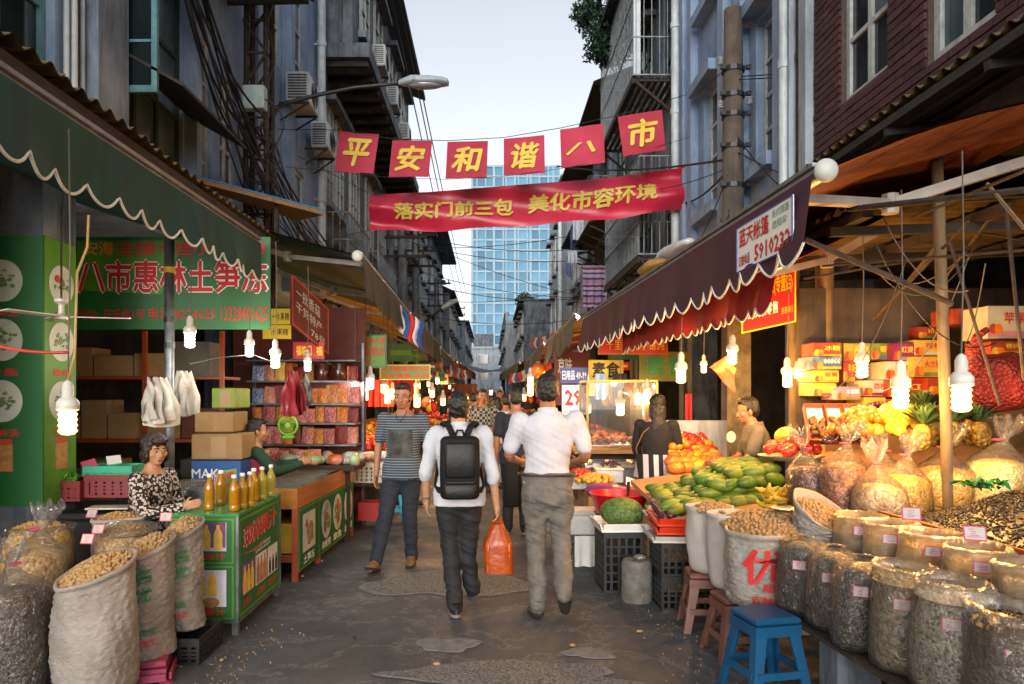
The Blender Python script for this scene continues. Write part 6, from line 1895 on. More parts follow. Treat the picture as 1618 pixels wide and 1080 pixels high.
# green desk fan
p = PX(455,672,7.8)
T = thing('desk_fan','small lime green desk fan on the snack stall','fan',p)
m_lime = mat('lime_fan_plastic','#5aa82c','#78bf44',rough=.35)
b = MB(); b.tube([p + Vector((.10 * math.cos(t),0,.10 * math.sin(t))) for t in np.linspace(0,6.283,25)],.014,8,cap=False); obj('fan_ring',b,m_lime,T,smooth=True)
b = MB()
for k in range(18): b.tube([p + Vector((0,-.02,0)),p + Vector((.098 * math.cos(k * .349),-.012,.098 * math.sin(k * .349)))],.003,4)
for r_ in (.03,.065): b.tube([p + Vector((r_ * math.cos(t),-.02,r_ * math.sin(t))) for t in np.linspace(0,6.283,17)],.003,4,cap=False)
obj('fan_grille',b,m_lime,T)
b = MB(); b.lathe([(.022,0),(.03,.02),(.02,.03)],10,(0,0,0)); b.xf(Matrix.Translation(p) @ Matrix.Rotation(R(90),4,'X')); obj('fan_hub',b,m_lime,T)
b = MB(); b.box(p + Vector((0,.02,-.125)),(.12,.08,.035),bev=.01); b.tube([p + Vector((-.03,0,.11)),p + Vector((-.02,0,.135)),p + Vector((.02,0,.135)),p + Vector((.03,0,.11))],.008,6); obj('fan_base',b,m_lime,T)
# low table of goods behind the glass counter
T = thing('goods_table','wooden table edge heaped with bagged goods behind the glass counter','table',(-1.9,9.0,0))
b = MB(); b.b2((-2.6,8.0,.80),(-1.5,8.06,.86)); b.b2((-2.6,8.062,.79),(-1.5,8.85,.83)); obj('table_top',b,m_rust,T)
for x in (-2.5,-1.6):
 b = MB(); b.b2((x - .03,8.1,0),(x + .03,8.16,.788)); obj('leg',b,m_rust,T)
for k in range(26):
 x = rg.uniform(-2.35,-1.35); y = rg.uniform(8.2,8.75)
 m_ = rg.choice((m_bagw,m_bagw,packs[2],packs[5],mat('pale_green_pack','#8aa878','#a8bc94',rough=.4,rv=.2)))
 b = lump((x,y,.87 + rg.uniform(0,.05)),(rg.uniform(.06,.1),rg.uniform(.06,.09),rg.uniform(.04,.07)),k,.5,12,8)
 obj('bagged_goods',b,m_,smooth=True,label='small knotted bag of goods heaped on the snack stall table',cat='bag',group='bagged goods on the table')
for k in range(12):
 packet(rg.choice(packs),(rg.uniform(-2.7,-2.0),8.3 + rg.uniform(0,.4),.835),.14,.17,.06,'packet standing on the table by the lime fan',(0,0,rg.uniform(-.5,.5)),'packets by the fan')
crate('plastic_basket','white slatted basket standing at the end of the glass counter',(-1.52,8.95,.58),(.46,.4,.24),m_whitepl,cat='basket',solid=.55)
T = thing('basket_stand','dark metal stand under the white slatted basket','stand',(-1.52,8.95,0))
b = MB(); b.b2((-1.78,8.72,.54),(-1.28,9.2,.578)); obj('stand_top',b,m_rust,T)
for x in (-1.74,-1.32):
 for y in (8.76,9.16):
  b = MB(); b.b2((x - .015,y - .015,0),(x + .015,y + .015,.539)); obj('leg',b,m_rust,T)
for k in range(14):
 b = lump((-1.55 + rg.uniform(-.25,.25),9.0 + rg.uniform(-.18,.2),.85 + rg.uniform(0,.06)),(.09,.08,.05),50 + k,.5,12,8)
 obj('bagged_goods',b,rg.choice((m_bagw,m_bagw,packs[2])),smooth=True,label='knotted clear bag heaped over the white basket',cat='bag',group='bags over the white basket')
b = MB(); b.b2((-1.62,8.9,.1),(-1.32,9.15,.32)); obj('red_tub',b,m_redpl,label='small red box on the ground under the basket stand',cat='box')
crate('plastic_crate','blue crate low behind the striped shirt man',(-1.18,9.3,.58),(.3,.3,.12),mat('blue_crate','#1c4a8c','#2a5a9c',rough=.4))
stool('turquoise plastic stool behind the striped shirt man',(-1.25,9.3,0),mat('turquoise_plastic','#1a86a8','#2a98b8',rough=.4),.2,h=.5)

# --- signs over the snack stall
sign('shop_sign','maroon slanted board with chalk-like white characters',PX(461,512,7.6),PX(519,560,8.3),(0,0,.52),.02,m_smar,[('一批香菇',.1,.75,.62,.86,m_photo_plate,.0),('干货特产',.1,.8,.34,.55,m_photo_plate,.0),('78号',.5,.9,.08,.26,m_photo_plate,.0)],border=m_redwood)
sign('shop_sign','pale yellow sign board beside the green sign, upper one',PX(427,512,7.9),PX(460,512,7.9),(0,0,.17),.01,m_syel,[('一水果糖',.08,.9,.25,.75,m_tblk,.0)])
sign('shop_sign','pale yellow sign board beside the green sign, lower one',PX(415,535,7.9),PX(460,535,7.9),(0,0,.15),.01,m_syel,[('水果糖',.3,.9,.25,.75,m_tblk,.0)])
sign('shop_sign','small red sign with gold emblem under the maroon board',PX(463,567,8.1),PX(512,567,8.1),(0,0,.19),.01,m_sred,[('福临门',.1,.6,.2,.8,m_tyel),('福',.75,.95,.2,.75,m_tyel)])
sign('shop_sign','lime hanging sign with rows of red characters',PX(549,581,9.6),PX(611,581,9.6),(0,0,.44),.015,m_slime,[('国味大港',.38,.97,.70,.92,m_tred),('批发',.08,.3,.35,.62,m_tred),('直销点',.42,.97,.35,.64,m_tred),('各类干货',.1,.6,.08,.24,m_tred)],border=m_sgrn)
sign('shop_sign','small dark red sign behind the lime hanging sign',PX(528,545,9.7),PX(556,545,9.7),(0,0,.12),.01,m_sred,[('八市',.2,.8,.2,.8,m_photo_plate)])
sign('shop_sign','glowing lime sign with two rows of orange-red characters',PX(600,600,11.0),PX(680,600,11.0),(0,0,.23),.015,m_slime,[('民丰副食调味品',.03,.97,.55,.92,m_tred),('批发零售 送货',.03,.97,.1,.45,m_tred)],border=(m_syel,.012))

# dim shelf of stored cartons deep in the first shop
T = thing('storage_rack','dim rack of stored cartons deep inside the jelly shop','rack',(-3.7,7.6,0))
for z in (.5,1.15,1.8):
 b = MB(); b.b2((-4.6,7.5,z),(-2.75,8.0,z + .03)); obj('rack_shelf',b,m_redwood,T)
for x in (-4.55,-3.6,-2.8):
 b = MB(); b.b2((x,7.52,0),(x + .04,7.56,2.3)); obj('rack_post',b,m_redwood,T)
for i in range(3):
 x = -4.5
 while x < -2.95:
  w_ = rg.uniform(.22,.42); h_ = rg.uniform(.2,.48)
  b = MB(); b.b2((x,7.58,(.531,1.181,1.831)[i]),(x + w_ - .02,7.95,(.531,1.181,1.831)[i] + h_),bev=.008)
  obj('stored_carton',b,rg.choice((m_card,m_card,cartx[0],cartx[1])),label='carton stored in the dim rack, %s shelf' % ('lowest','middle','top')[i],cat='carton',group='cartons in the dim rack'); x += w_

# --- stalls further down the left
rgl = random.Random(77)
for (y0,y1,lab) in ((10.0,12.4,'fruit and vegetable table under the glowing lime sign'),(13.0,15.5,'vegetable table further along under warm bulbs'),(16.5,20,'far produce table under warm bulbs'),(21,26,'farthest produce table on the jelly stall side')):
 T = thing('produce_table',lab,'table',(-2.2,(y0 + y1) / 2,0))
 b = MB(); b.add([(-3.2,y0,.95),(-1.45,y0,.75),(-1.45,y1,.75),(-3.2,y1,.95),(-3.2,y0,.99),(-1.45,y0,.79),(-1.45,y1,.79),(-3.2,y1,.99)],[(3,2,1,0),(4,5,6,7),(0,1,5,4),(1,2,6,5),(2,3,7,6),(3,0,4,7)]); obj('table_top',b,m_card,T)
 b = MB(); b.b2((-3.1,y0 + .1,0),(-1.6,y1 - .1,.72)); obj('table_skirt',b,mat('dark_stall_cloth','#24231f'),T)
def slopez(x): return .99 + (x + 3.2) / 1.75 * -.2
def produce(label,me,name,x0,x1,y0,y1,s,n,group,cat='vegetable'):
 for _ in range(n):
  x = rgl.uniform(x0,x1); y = rgl.uniform(y0,y1)
  shared(name,me,None,(x,y,slopez(x) + .045 * s + rgl.uniform(0,.12)),any_rot(rgl),s * rgl.uniform(.9,1.2),label=label,cat=cat,group=group)
f_carrot = fruit('carrot',MB().lathe([(0,-.09),(.012,-.07),(.02,.02),(.024,.07),(.012,.09),(0,.09)],8,cap=False),mat('carrot_skin','#c8501a','#d86a2a',rough=.5,rv=.15))
f_cuke = fruit('cucumber',MB().ell((0,0,0),(.11,.022,.022),9,8),mat('cucumber_skin','#2c5a1c','#4a7a2c',rough=.45,rv=.2))
produce('red tomato heaped on the table under the glowing lime sign',f_apple,'tomato',-2.1,-1.5,10.0,10.7,1.0,70,'tomatoes under the lime sign')
produce('orange carrot heaped behind the tomatoes',f_carrot,'carrot',-2.6,-1.7,10.9,11.8,1.3,60,'carrots under the lime sign')
produce('green cucumber heaped at the back of the vegetable table',f_cuke,'cucumber',-3.0,-2.2,10.2,11.4,1.3,45,'cucumbers under the lime sign')
produce('yellow fruit on the second vegetable table',f_yellow,'yellow_pear',-2.5,-1.5,13.2,14.2,1.3,60,'yellow fruit further along','fruit')
produce('orange fruit on the second vegetable table',f_orange,'orange',-2.4,-1.5,14.3,15.3,1.4,50,'orange fruit further along','fruit')
produce('ripe papaya on the far produce table',f_papaya,'papaya',-2.6,-1.5,16.7,19.5,1.2,50,'papayas on the far table','fruit')
produce('red tomato on the farthest produce table',f_apple,'tomato',-2.6,-1.5,21.2,25.5,1.6,50,'tomatoes on the farthest table')
for (u,v,Y,w,h,m_,lab) in ((625,590,14,.6,.5,m_red_f,'red cloth hung behind the bulbs under the lime sign'),(590,600,12.2,.55,.45,m_red_f,'red plastic bags hung behind the nearer bulbs'),(720,606,30,1.4,.4,m_orange_f,'orange cloth strip hung in the far stalls')):
 cloth('hanging_cloth',lab,PX(u - 20,v,Y),PX(u - 20,v,Y) + Vector((w,0,0)),h,m_)

# --- bulbs on this side
LB = [('big bare warm bulb hanging before the green column',107,662,3.3,e_warm2,.95),('white bulb hanging before the big green sign by the post',300,535,5.3,e_cool,.9),('white bulb at the corner of the big green sign',394,552,6.0,e_cool,.85),('white bulb over the dark red carrier bags',435,568,6.2,e_cool,.95),('white bulb nearest the grey carrier bags',486,577,7.4,e_cool,.85),
   ('bulb hanging at the end of the snack shelf',560,608,9.2,e_cool,.9),('bright white bulb under the lime hanging sign',585,603,9.6,e_cool,1.2),('warm bulb just under the bright white one',577,622,9.9,e_warm,1.1),
   ('leftmost warm bulb of the cluster before the lime sign',606,612,11.6,e_warm,1.1),('warm bulb low in the cluster before the lime sign',612,628,11.9,e_warm,1.2),('warm bulb in the middle of the cluster',620,622,12.2,e_warm,1.1),
   ('upper warm bulb beside the striped shirt man',658,613,12.8,e_warm,1.0),('lower warm bulb beside the striped shirt man',659,632,12.4,e_warm,1.4),('warm bulb above the backpack wearer',683,620,16,e_warm,1.3),('warm bulb left of the backpack wearer head',700,632,19,e_warm,1.6),('greenish far bulb in the upper row',691,600,22,e_cool,1.4),('small far bulb over the farthest produce table',716,625,24,e_warm,1.4),('tiny bulb at the far end of that side',731,622,33,e_warm,1.8),('tiny bulb before the far orange cloth',738,628,40,e_warm,2.0)]
for lab,u,v,Y,em,s in LB:
 lab = lab.replace('leftmost warm','first warm').replace('left of','beside')
 bulb(lab,PX(u,v - 10 * 4 / Y,Y),em,s,top=2.85 if Y < 6 else 2.95)
# ceiling fan with white blades seen over the counter
p = PX(97,500,5.0)
T = thing('ceiling_fan','small white ceiling fan hanging before the green column','fan',p)
b = MB(); b.lathe([(.0,-.03),(.05,-.02),(.055,0),(.02,.02),(.018,.08),(.045,.1),(.045,.12),(0,.13)],14,p); obj('fan_motor',b,m_socket,T,smooth=40)
for k in range(3):
 a_ = .25 + k * 2.09
 b = MB(); b.box(p + Vector((.24 * math.cos(a_),.24 * math.sin(a_),0)),(.38,.07,.006),rot=Euler((.12,0,a_)).to_matrix()); obj('blade',b,m_socket,T)
b = MB(); b.tube([p + Vector((0,0,.12)),p + Vector((0,0,.75))],.006,6); obj('rod',b,m_rust,T)
cable('thick yellow cord looping down to the big warm bulb',[PX(140,340,3.4),PX(138,390,3.4),PX(122,430,3.35),PX(119,520,3.32),PX(118,560,3.3),PX(108,600,3.3)],.006,None,mat('yellowed_cord','#a3844a','#b8985c',rough=.6),'power_cord')
cable('red cord stretched across to the big warm bulb',catenary(PX(-30,538,3.2),PX(110,556,3.3),.02),.007,None,mat('red_cord','#a82c18','#c03a22',rough=.5),'power_cord')
cable('white cord linking the bulbs along the snack stall',[PX(300,575,5.6),PX(345,565,5.8),PX(400,560,6.0),PX(440,575,6.6),PX(490,555,7.2),PX(545,590,8.8)],.0035,None,m_cord,'power_cord')

# ================================================================ right stalls
rg = random.Random(31)
# --- front row: bags standing on a plank, plus sacks on stools
stool('blue plastic stool under the lettered sack, nearest the viewer',(1.50,3.98,0),m_bluepl,.2,h=.46,w=.32)
stool('faded brown stool under the pale sacks, middle of three',(1.56,4.62,0),m_brownpl,.1,h=.38,w=.30)
stool('faded brown stool farthest along, under the white sack',(1.52,5.16,0),m_brownpl,-.1,h=.40,w=.30)
T = thing('display_plank','low plank on bricks under the clear bags of seeds','plank',(1.95,3.4,0))
b = MB(); b.add([(1.64,4.3,.385),(1.80,2.4,.385),(2.06,2.4,.385),(1.98,4.3,.385),(1.64,4.3,.405),(1.80,2.4,.405),(2.06,2.4,.405),(1.98,4.3,.405)],[(0,1,2,3),(7,6,5,4),(0,4,5,1),(1,5,6,2),(2,6,7,3),(3,7,4,0)]); obj('plank_board',b,m_rust,T)
for (x,y) in ((1.86,3.75),(1.96,2.8)):
 b = MB(); b.b2((x - .12,y - .1,0),(x + .1,y + .1,.384)); obj('plank_support',b,m_dirty,T)
sack('white woven sack hanging furthest along the nut stall',1.55,5.12,.40,.84,.15,m_sackw,seed=31,point=True,tilt=(0,.03))
sack('second white woven sack, next to the lettered one',1.62,4.83,.36,.84,.16,m_sackw,seed=32,point=True)
sack('sack with big red character and small red lettering on the stools',1.66,4.47,.36,.80,.205,m_sack,seed=33,sx=1.05,
  lines=[('优',AF - .25,.53,.21,m_tred,False),('超市',AF - .02,.49,.055,m_tred,False),('吉林',AF - .3,.41,.055,m_tred,False)])
kernels('loose_walnuts','big heap of small walnuts across the lettered sack',(1.74,4.62,.80),.26,.10,720,K_nut,.0145,m_walnut,rg,sx=1.0,sy=1.5)
kernels('loose_walnuts','walnuts in the mouth of the farther white sack',(1.56,5.1,.835),.14,.05,200,K_nut,.0145,m_walnut,rg)
b = MB(); b.lathe([(0,0),(.06,.003),(.085,.02),(.088,.022),(.06,.006),(0,.004)],20,(1.84,4.55,.915)); obj('metal_scoop_dish',b,m_bar,smooth=40,label='shiny metal dish lying on the walnut heap',cat='dish')
seedc = [voro_mat('black_sunflower_seeds',['#0e0d0c','#221e1a','#4a4238','#171513'],95,rough=.35),c_dark,voro_mat('grey_brown_seeds',['#3c342a','#6a5c48','#8a7a60','#2c261f'],85,rough=.45),voro_mat('striped_grey_seeds',['#4a463e','#8c8474','#aaa290','#35322c'],90,rough=.45)]
row = [('dark seed bag standing next to the lettered sack',1.76,4.10,.115,seedc[0],'folded',.42),('second dark seed bag from the lettered sack',1.80,3.83,.118,seedc[1],'folded',.42),('third seed bag, dark with a tucked top',1.82,3.55,.125,seedc[0],'folded',.43),
    ('open bag of grey brown seeds, fourth from the lettered sack',1.85,3.26,.122,seedc[2],'open',.46),('open bag of striped seeds with white top, fifth in the row',1.88,2.97,.128,seedc[3],'open',.47),('nearest open bag of dark sunflower seeds, cut by the picture edge',1.91,2.66,.135,seedc[1],'open',.45)]
for k,(lab,x,y,r_,cm,top,H) in enumerate(row):
 filled_bag(lab,x,y,.408,.408 + H,r_,cm,top,60 + k,fill=.93 if top == 'folded' else .86,film=m_film if k < 3 else m_film2,tag_at=(AF - .55,.408 + H * .72),sx=1.08,sy=1.22)
 if top == 'open':
  kernels('loose_seeds',('grey brown seeds at the mouth of the fourth bag','white pumpkin seeds at the mouth of the fifth bag','striped sunflower seeds at the mouth of the nearest bag')[k - 3],(x,y,.408 + H * .88),r_ * .93,.035,420,K_seed,.0085,(m_green_nut,m_white_seed,m_bseed)[k - 3],rg,sx=1.08,sy=1.22)
# second row: shallow open bags in a board frame
T = thing('trough_board','wooden trough edge between the bag rows and the black seed heap','board',(2.4,3.6,.6))
b = MB(); b.bar((2.30,4.3,.93),(2.40,2.5,.93),.025,.06); obj('frame_rail',b,m_redwood,T)
b = MB(); b.prism([(2.08,4.3,.0),(2.16,2.4,.0),(2.18,2.4,0),(2.10,4.3,0)],(0,0,1),.67); obj('frame_front',b,mat('dark_stall_cloth','#24231f'),T)
row2 = [('shallow paper bag of grey seeds behind the walnut heap',2.10,4.12,c_dark,m_bseed),('shallow bag of green kernels in the second row',2.14,3.90,seedc[2],m_green_nut),('shallow bag of yellow kernels in the second row',2.18,3.60,c_yel,m_soy),('shallow bag of pale seeds in the second row',2.20,3.28,c_tan,m_white_seed),('shallow cloudy bag of dark seeds in the second row',2.22,2.96,c_dark,m_bseed)]
m_paper = glass('waxy_paper_bag','#b09a78',op=.6,rough=.4,bump=.6,bscale=10)
for k,(lab,x,y,cm,km) in enumerate(row2):
 filled_bag(lab,x,y,.70,.95,.14,cm,'open',80 + k,fill=.82,film=m_paper,tag_at=(AF - .5,.90))
 kernels('loose_seeds',lab.replace('shallow ','kernels filling the shallow ',1),(x,y,.90),.12,.02,260,K_seed,.009,km,rg)
b = MB(); b.prism([(1.98,4.3,.675),(2.08,2.5,.675),(2.45,2.5,.675),(2.3,4.3,.675)],(0,0,1),.018); obj('display_board',b,m_card,label='cardboard shelf under the second row of bags',cat='board')
# leaning open sack of hazelnuts
sack('open sack of round nuts leaning toward the street above the seed bags',1.99,4.36,.76,.93,.145,m_sack,seed=44,slope=(-.25,.45),sx=1.1)
kernels('loose_hazelnuts','round nuts filling the leaning open sack',(1.99,4.36,.925),.135,.04,300,K_nut,.0125,m_walnut,rg,slope=(-.25,.45),sx=1.1)
# the big black melon-seed heap on a table
T = thing('nut_table','broad table under the black seed heap and tied bags','table',(3.2,3.8,0))
b = MB(); b.b2((2.32,2.2,.82),(4.3,5.3,.86)); obj('table_top',b,m_card,T)
for (x,y) in ((2.6,2.4),(4.1,2.4),(2.6,5.1),(4.1,5.1)):
 b = MB(); b.b2((x - .04,y - .04,0),(x + .04,y + .04,.818)); obj('leg',b,m_rust,T)
b = MB(); hc = Vector((2.86,3.6,.86))
def heapz(dx,dy):
 t = math.sqrt((dx / .55) ** 2 + (dy / 1.05) ** 2)
 return max(0,.36 * (1 - t) + .03 * mnoise.noise(Vector((dx * 4,dy * 4,0))))
b.grid(lambda a,c: hc + Vector(((a - .5) * 1.08,(c - .5) * 2.1,heapz((a - .5) * 1.08,(c - .5) * 2.1) + .005)),24,30)
pts = []
for _ in range(8000):
 dx,dy = rg.uniform(-.54,.54),rg.uniform(-1.04,1.04)
 if (dx / .55) ** 2 + (dy / 1.05) ** 2 < 1: pts.append((hc + Vector((dx,dy,heapz(dx,dy) + .008)),rrot(rg,.9),.0145 * rg.uniform(.8,1.2)))
s_ = stamp(K_seed,pts); b.add(s_.v,s_.f)
obj('black_melon_seeds',b,m_bseed,smooth=True,label='broad mound of black melon seeds filling the table',cat='seeds',kind='stuff')
for (u,v,Y,lab) in ((1440,822,3.4,'price card planted at the edge of the black seed mound'),(1540,855,2.9,'pink rimmed price card low on the black seed mound')):
 p = PX(u,v,Y); standing_card(lab,p,AF - .4,.11,.085)
# tied clear bags behind the heap
ties = [('tied bag of dark red beans at the end of the nut stall',2.16,4.95,.93,1.17,.13,voro_mat('dark_red_beans',['#2c100c','#4c1c14','#6a2c1c'],70,rough=.35)),
  ('tied bag of brown beans touching the dark red ones',2.32,4.78,.93,1.22,.15,voro_mat('brown_beans',['#5c3018','#8a4c24','#a8682e'],60,rough=.4)),
  ('low tied bag of almonds before the brown beans',2.40,4.52,.93,1.10,.15,c_tan),('tied bag of golden lentils beside the almonds',2.62,4.62,.93,1.15,.14,c_yel),('tied bag of yellow soybeans behind the seed mound',2.92,4.72,.93,1.20,.16,c_yel),
  ('big tied bag of pale split peas behind the seed mound',3.22,4.62,.93,1.26,.18,voro_mat('pale_split_peas',['#b89c50','#d0b868','#e0cc88'],65,rough=.45)),('tied bag of white lotus seeds under the bulbs',2.70,4.95,.93,1.15,.14,c_tan),('small tied bag at the far end of the table',3.3,4.2,.93,1.15,.15,c_yel)]
for k,(lab,x,y,z0,z1,r_,cm) in enumerate(ties):
 filled_bag(lab,x,y,z0 - .06,z1,r_,cm,'tied',100 + k,fill=.9,film=m_film2 if k % 3 == 2 else m_film)
b = MB(); leaf_cloud(b,PX(1550,764,3.9),(.13,.1,.02),70,.06,rg); obj('green_wrappers',b,mat('green_candy_wrap','#124a20','#226a30',rough=.25),label='green wrapped sweets scattered behind the black seed mound',cat='sweets',kind='stuff')

# --- fruit stall behind
T = thing('fruit_table','stepped fruit table behind the nut stall','table',(2.3,6.3,0))
b = MB(); b.add([(1.38,5.55,.66),(2.30,5.35,.80),(2.22,7.0,.90),(1.35,7.0,.78),(1.38,5.55,.70),(2.30,5.35,.84),(2.22,7.0,.94),(1.35,7.0,.82)],[(3,2,1,0),(4,5,6,7),(0,1,5,4),(1,2,6,5),(2,3,7,6),(3,0,4,7)]); obj('table_top',b,m_card,T)
b = MB(); b.b2((1.75,5.75,0),(2.2,6.9,.64)); obj('table_skirt',b,mat('dark_stall_cloth','#24231f'),T)
def fz(x,y): return .70 + (x - 1.38) * .12 + (y - 5.5) * .075
mg = 'long green mango in the heap beside the walnuts'
n_ = 0
for lay in range(4):
 for i in range(11):
  for j in range(8):
   x = 1.45 + i * .115 + rg.uniform(-.03,.03) + lay * .05; y = 5.62 + j * .105 + rg.uniform(-.02,.02) + lay * .05
   if x > 2.3 - lay * .04 or y > 6.4 - lay * .06: continue
   if lay and (x < 1.55 + .1 * lay or y < 5.70): continue
   shared('green_mango',f_mango,None,(x,y,fz(x,y) + .045 + lay * .062),(rg.uniform(-.2,.2),rg.uniform(-.2,.2),rg.uniform(-.5,.5) + .15),rg.uniform(.95,1.2),label=mg,cat='mango',group='green mangoes in the heap')
# bananas
a = MB(); a.tube([Vector((-.08 + .16 * t,0,-.03 + .12 * (t - .5) ** 2)) for t in np.linspace(0,1,8)],[.006,.014,.018,.019,.019,.017,.012,.005],7)
f_ban = fruit('banana',a,mat('banana_skin','#b8921c','#d0b038',rough=.5,scale=8,rv=.15))
for k in range(26):
 p = PX(1235 + rg.uniform(-28,30),782 + rg.uniform(-14,14),5.15 + rg.uniform(-.1,.12)); p.z = max(p.z,.86)
 shared('banana',f_ban,None,p,(rg.uniform(-.6,.6),rg.uniform(-.6,.6),rg.uniform(-1.8,1.8)),1.0,label='ripe banana lying between green mangoes and walnuts',cat='banana',group='bananas before the mangoes')
b = MB(); b.b2((2.0,4.98,0),(2.45,5.34,.84)); obj('display_box',b,m_card,label='cardboard box holding the bananas up',cat='box')
# wrapped papayas and red mangoes
def fruitgrid(name,me,lab,grp,cat,pts,sc,rotf=flat_rot):
 for p in pts: shared(name,me,None,p,rotf(rg),sc * rg.uniform(.9,1.12),label=lab,cat=cat,group=grp)
fp = lambda u0,u1,v0,v1,Y0,Y1,n: [PX(rg.uniform(u0,u1),rg.uniform(v0,v1),rg.uniform(Y0,Y1)) for _ in range(n)]
def ramp_pts(x0,x1,y0,y1,z0,z1,nx,ny,jz=.0):
 return [Vector((x0 + (x1 - x0) * (i + .5) / nx + rg.uniform(-.015,.015),y0 + (y1 - y0) * (j + .5) / ny + rg.uniform(-.015,.015),z0 + (z1 - z0) * (j + .5) / ny + rg.uniform(0,jz))) for i in range(nx) for j in range(ny)]
T = thing('fruit_stand','sloped wooden fruit stand holding wrapped mangoes','stand',(2.1,7.2,0))
b = MB(); b.add([(1.68,6.95,.86),(2.28,6.95,.86),(2.28,7.9,1.12),(1.9,7.9,1.12),(1.68,6.95,0),(2.28,6.95,0),(2.28,7.9,0),(1.9,7.9,0)],[(0,1,2,3),(4,7,6,5),(0,4,5,1),(1,5,6,2),(2,6,7,3),(3,7,4,0)]); obj('stand_body',b,m_card,T)
fruitgrid('blushed_mango',f_rmango,'red and yellow mango wrapped in film at the stand edge','wrapped red mangoes','mango',ramp_pts(1.72,2.28,6.96,7.2,.92,.98,5,2,.02),1.15)
fruitgrid('papaya',f_papaya,'golden mango in the upper rows of the fruit stand','golden mangoes on the stand','mango',ramp_pts(1.8,2.28,7.22,7.6,1.0,1.13,6,4,.03),.7)
fruitgrid('orange',f_orange,'large orange beside the golden mangoes','oranges on the fruit stand','orange',ramp_pts(1.8,2.0,7.3,7.6,1.10,1.2,3,3,.03),1.2)
fruitgrid('red_apple',f_apple,'dark red fruit at the top of the fruit stand','dark red fruit on top','fruit',ramp_pts(1.95,2.28,7.62,7.85,1.12,1.2,6,3,.03),1.0,any_rot)
# apples, melon, lychee trays, oranges, pears, pineapples at the back under the bulbs
T = thing('back_shelf','upper fruit shelf under the bulbs before the stacked cartons','shelf',(3.0,5.8,0))
b = MB(); b.add([(2.62,5.35,1.0),(4.4,4.7,1.0),(4.7,5.9,1.22),(2.75,6.6,1.22),(2.62,5.35,.0),(4.4,4.7,.0),(4.7,5.9,.0),(2.75,6.6,.0)],[(0,1,2,3),(4,7,6,5),(0,4,5,1),(1,5,6,2),(2,6,7,3),(3,7,4,0)]); obj('shelf_body',b,m_card,T)
def heapon(c,r,h,n,name,me,lab,grp,cat,sc,rotf=any_rot):
 for p in heap_pts(c,r,h,n,rg): shared(name,me,None,p,rotf(rg),sc * rg.uniform(.92,1.08),label=lab,cat=cat,group=grp)
heapon(PX(1250,712,5.9),.22,.07,46,'red_apple',f_apple,'red apple in the round tray under the melon','red apples in the tray','apple',1.1)
b = MB(); pc = PX(1250,716,5.9); b.lathe([(.0,-.05),(.2,-.05),(.25,-.02),(.26,-.015),(.2,-.04),(0,-.04)],24,pc); obj('round_tray',b,m_whitepl,smooth=40,label='round white tray full of red apples',cat='tray')
b = MB(); pc2 = PX(1243,690,6.1); b.ell(pc2,(.10,.095,.085),18,12); T = obj('netted_melon',b,mat('yellow_green_melon','#8a9428','#a8ac3c',rough=.5,scale=18,bump=.3),smooth=True,label='yellow green melon resting above the red apples',cat='melon')
heapon(PX(1365,688,5.2) + Vector((0,0,.02)),.22,.16,90,'orange',f_orange,'orange in the pyramid beside the pineapples','oranges in the pyramid','orange',1.0)
heapon(PX(1415,685,5.1) + Vector((0.02,0,.02)),.2,.17,70,'yellow_pear',f_yellow,'yellow pear in the pile next to the oranges','yellow pears in the pile','pear',1.0)
f_lychee = fruit('longan',MB().ell((0,0,0),.02,8,6),mat('longan_skin','#6a4a24','#8a6838',rough=.7,rv=.2))
for k,(u0,u1,lab) in enumerate(((1275,1305,'first'),(1303,1335,'second'),(1332,1362,'third'))):
 c = PX((u0 + u1) / 2,672,5.7)
 rot = Euler((R(52),0,R(-12))).to_matrix()
 T = thing('fruit_tray','tilted tray of brown longans, %s from the vendor' % lab,'tray',c,group='tilted longan trays')
 b = MB(); b.box((0,0,0),(.15,.34,.015)); b.box((-.075,0,.025),(.012,.34,.06)); b.box((.075,0,.025),(.012,.34,.06)); b.box((0,-.17,.025),(.16,.012,.06)); b.box((0,.17,.025),(.16,.012,.06))
 b.v = [tuple(rot @ Vector(p) + c) for p in b.v]; obj('tray_body',b,m_redwood,T)
 b = MB(); b.box((0,.06,.012),(.12,.2,.006)); b.v = [tuple(rot @ Vector(p) + c) for p in b.v]; obj('tray_paper',b,m_swht,T)
 for _ in range(24):
  p = rot @ Vector((rg.uniform(-.055,.055),rg.uniform(-.15,.05),.028 + rg.uniform(0,.02))) + c
  shared('longan',f_lychee,None,p,(0,0,0),rg.uniform(.9,1.2),label='brown longan in the %s tilted tray' % lab,cat='fruit',group='longans in tilted trays')
heapon(PX(1330,700,5.3),.14,.08,60,'grape',f_plum,'red grape heaped before the tilted trays','red grapes in the heap','grape',.6)
heapon(PX(1382,655,5.6),.13,.08,60,'grape',f_plum,'dark grape behind the orange pyramid','dark grapes behind the oranges','grape',.6)
